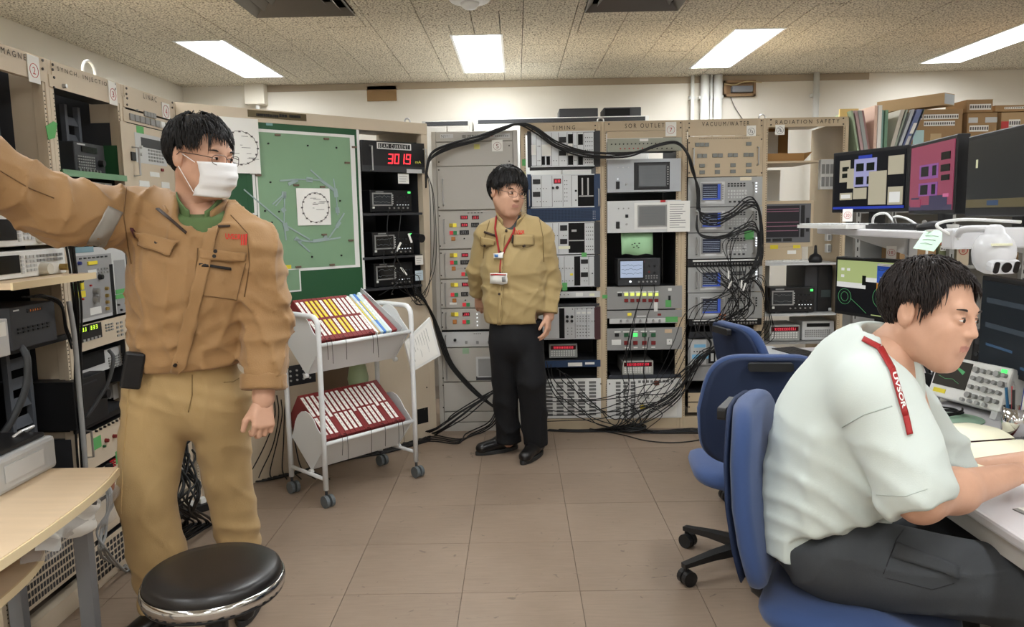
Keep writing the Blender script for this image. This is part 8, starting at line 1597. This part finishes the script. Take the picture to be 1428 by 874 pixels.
def sf(P):
    z = P[..., 2]; d = .005*folds(P, 91, 30., (.7, 1, .8), 5)-.006*ridge(P, 92, 26., (.7, 1, .6))
    t = P[..., 0]*1.2+P[..., 2]*2.2; low = np.exp(-((z-.72)/.12)**2); d = d-low*.011*np.abs(np.sin(t*22+2.*folds(P, 93, 10., n=3)))**4
    for a, b in (((1172, 602), (1205, 650)), ((1205, 650), (1226, 700)), ((1105, 560), (1150, 640)), ((1095, 600), (1160, 690)), ((1090, 650), (1180, 740)), ((1085, 700), (1160, 755)), ((1190, 600), (1210, 690)), ((1225, 600), (1215, 680))): d = d+crease(P, W(*a, 1.76), W(*b, 1.76), .022, .011)
    return d
cutS = shN+aN*.235; dS = aN
ts, bvs = cloth('t_shirt', J, ps, M_tsh, .0075, cuts=[(pel+np.array((0, 0, .02)), (-.30, 0, -1.)), (cutS, dS*np.array((1, 1, 1.)))] if 0 else [(pel+np.array((0, 0, -.05)), (-.2, 0, -1.))], fold=sf, ret=True, mods=[lambda P, d: smax(d, np.where((P[..., 1] < 1.80), (P-cutS.astype(f32))@dS.astype(f32), -1.), .004), lambda P, d: smax(d, -d_cap(P, W(1236, 468, 1.84), nbk, .056, .05), .01), lambda P, d: smax(d, -d_cap(P, W(1262, 482, 1.76), W(1300, 590, 1.72), .05, .05), .01)])
# trousers: seated
hN, kN, aNk = np.array((.80, 1.82, .562)), np.array((1.21, 1.69, .53)), np.array((1.20, 1.72, .09)); hF, kF, aF = np.array((.80, 2.04, .562)), np.array((1.20, 2.10, .54)), np.array((1.26, 2.12, .09))
TR = Body(); TR.cap(pel+np.array((.0, -.07, .0)), pel+np.array((.0, .07, 0)), .118, .118, .05).chain([hN, kN], [.104, .09], .05).chain([kN, aNk], [.086, .075], .04).chain([hF, kF], [.102, .088], .05).chain([kF, aF], [.085, .07], .04)
TR.cap(hN+np.array((.14, -.085, .0)), hN+np.array((.27, -.115, -.02)), .042, .040, .02)
tr, bvt = cloth('cargo_trousers', TR, ps, M_cargo, .009, cuts=[((0, 0, .08), (0, 0, -1.)), (pel+np.array((0, 0, .075)), (-.6, 0, 1.))], fold=lambda P: .005*folds(P, 95, 30., n=5)-.009*ridge(P, 96, 26., (.8, 1, 1)), ret=True)
seam(bvt, 'pocket_seam', M_cseam, tr, [(1232, 800), (1250, 752), (1262, 735)], .0013, .0); seam(bvt, 'pocket_seam', M_cseam, tr, [(1234, 805), (1300, 822), (1335, 812)], .0013, .0); seam(bvt, 'pocket_seam', M_cseam, tr, [(1250, 760), (1310, 783), (1338, 795)], .0013, .0); drape(bvt, 'pocket_flap', M_cargo, tr, [(1250, 757), (1338, 790), (1336, 806), (1242, 776)], 10, 4, .006, .004); 0
# skin: arms, head
Bd = Body(); Bd.chain([pel, wst, chs, upc], [.125, .125, .13, .09], .05, ((.95, 0, -.3), 1.2)).cap(W(1238, 498, 1.84), W(1256, 585, 1.85), .062, .07, .03).cap(shN, elN, .052, .046, .03).cap(elN, elN+(wrN-elN)*.35, .046, .047, .03).cap(elN+(wrN-elN)*.35, wrN, .047, .028, .03).cap(shF, elF, .05, .044, .03).cap(elF, wrF, .044, .028, .03).chain([hN, kN, aNk], [.08, .06, .045], .03).chain([hF, kF, aF], [.08, .06, .045], .03)
lo, hi = Bd.bounds(.03); v, f = nets(Bd.f, lo, hi, .0095); bv_.append(v); bf_.append(f); bm_.append(np.zeros(len(f), int))
hand(wrN-(wrN-elN)*.03, (wrN-elN)*np.array((1, .8, .2))+np.array((0, .02, -.012)), (0, .1, -1), (-.2, 1, 0), 1.05, .35, bv_, bf_, bm_, thumb=.3); hand(wrF, wrF-elF, (0, 0, -1), (0, -1, 0), 1.0, .3, bv_, bf_, bm_, h=.005)
hc = W(1297, 437, 1.81); toW = head(ps, hc, (.55, -.83, -.12), (.16, -.02, 1), 1.0, bv_, bf_, bm_, M_hairb, 12, [(-.12, -.075), (-.06, -.06), (-.035, -.03), (-.02, .03), (.015, .02), (.03, .0), (.04, .04), (.055, .078), (.085, .088), (.12, .09)], W(1222, 505, 1.86), fringe=.55, hair_len=.036, nstr=2200, hair_r=.008)
finish_body(ps, bv_, bf_, bm_, [M_skin, M_lip])
collar('neck_rib', ts, M_tsh, W(1226, 497, 1.845), (.42, -.05, 1), (1, -.2, 0), .061, .014, .0, -.002, drop=.03, mat_th=.006, flat=.95)
# lanyard draped over nape and chest
bod = [o for o in ps.children if o.name.startswith('body')][0]; dg_v = [tuple(v.co) for v in bod.data.vertices]; nv0 = len(dg_v); fs = [tuple(p.vertices) for p in bod.data.polygons]; tv = [tuple(v.co) for v in ts.data.vertices]; fs += [tuple(i+nv0 for i in p.vertices) for p in ts.data.polygons]
bvc = BVHTree.FromPolygons(dg_v+tv, fs)
ln_ = None
for (a, b, wd) in (((1204, 474), (1226, 486), 7), ((1226, 486), (1243, 516), 8), ((1243, 516), (1262, 580), 8), ((1262, 580), (1268, 606), 8)):
    d = np.array(b, float)-np.array(a, float); n_ = np.array((-d[1], d[0]))/np.linalg.norm(d)*wd/2; A, B_ = np.array(a, float), np.array(b, float)
    o = drape(bvc, 'lanyard', M_lan, ps, [tuple(A-n_), tuple(A+n_), tuple(B_+n_), tuple(B_-n_)], 3, 8, .005, .003); ln_ = ln_ or o
mb = MB(); V, Fc, x0, x1, y0, y1 = text_mesh('UVSOR'); last = None
for v in V:
    t = (v[0]-x0)/(x1-x0); q = ((v[1]-(y0+y1)/2)/(y1-y0)); p = np.array((1245., 522.))+np.array((14., 48.))*t+np.array((5.2, -1.4))*q; l, n_ = hit(bvc, *p)
    if l is not None: last = l+n_*.0085
    mb.v.append(tuple(last))
mb.f = list(Fc); mb.m = [0]*len(Fc); mb.build('lanyard_lettering', M_paper, ln_)
M_tseam = mat('tshirt_seam', (176, 186, 180), .8)
seam(bvs, 'sleeve_seam', M_tseam, ts, [(1244, 566), (1205, 578), (1170, 598)], .0016, .0); seam(bvs, 'sleeve_hem', M_tseam, ts, [(1222, 690), (1262, 692), (1298, 680)], .0012, .0)
shoe(ps, (1.15, 1.72, 0), (1.40, 1.69, 0), M_shoe, M_sole, 1.05); shoe(ps, (1.21, 2.12, 0), (1.46, 2.13, 0), M_shoe, M_sole, 1.05)
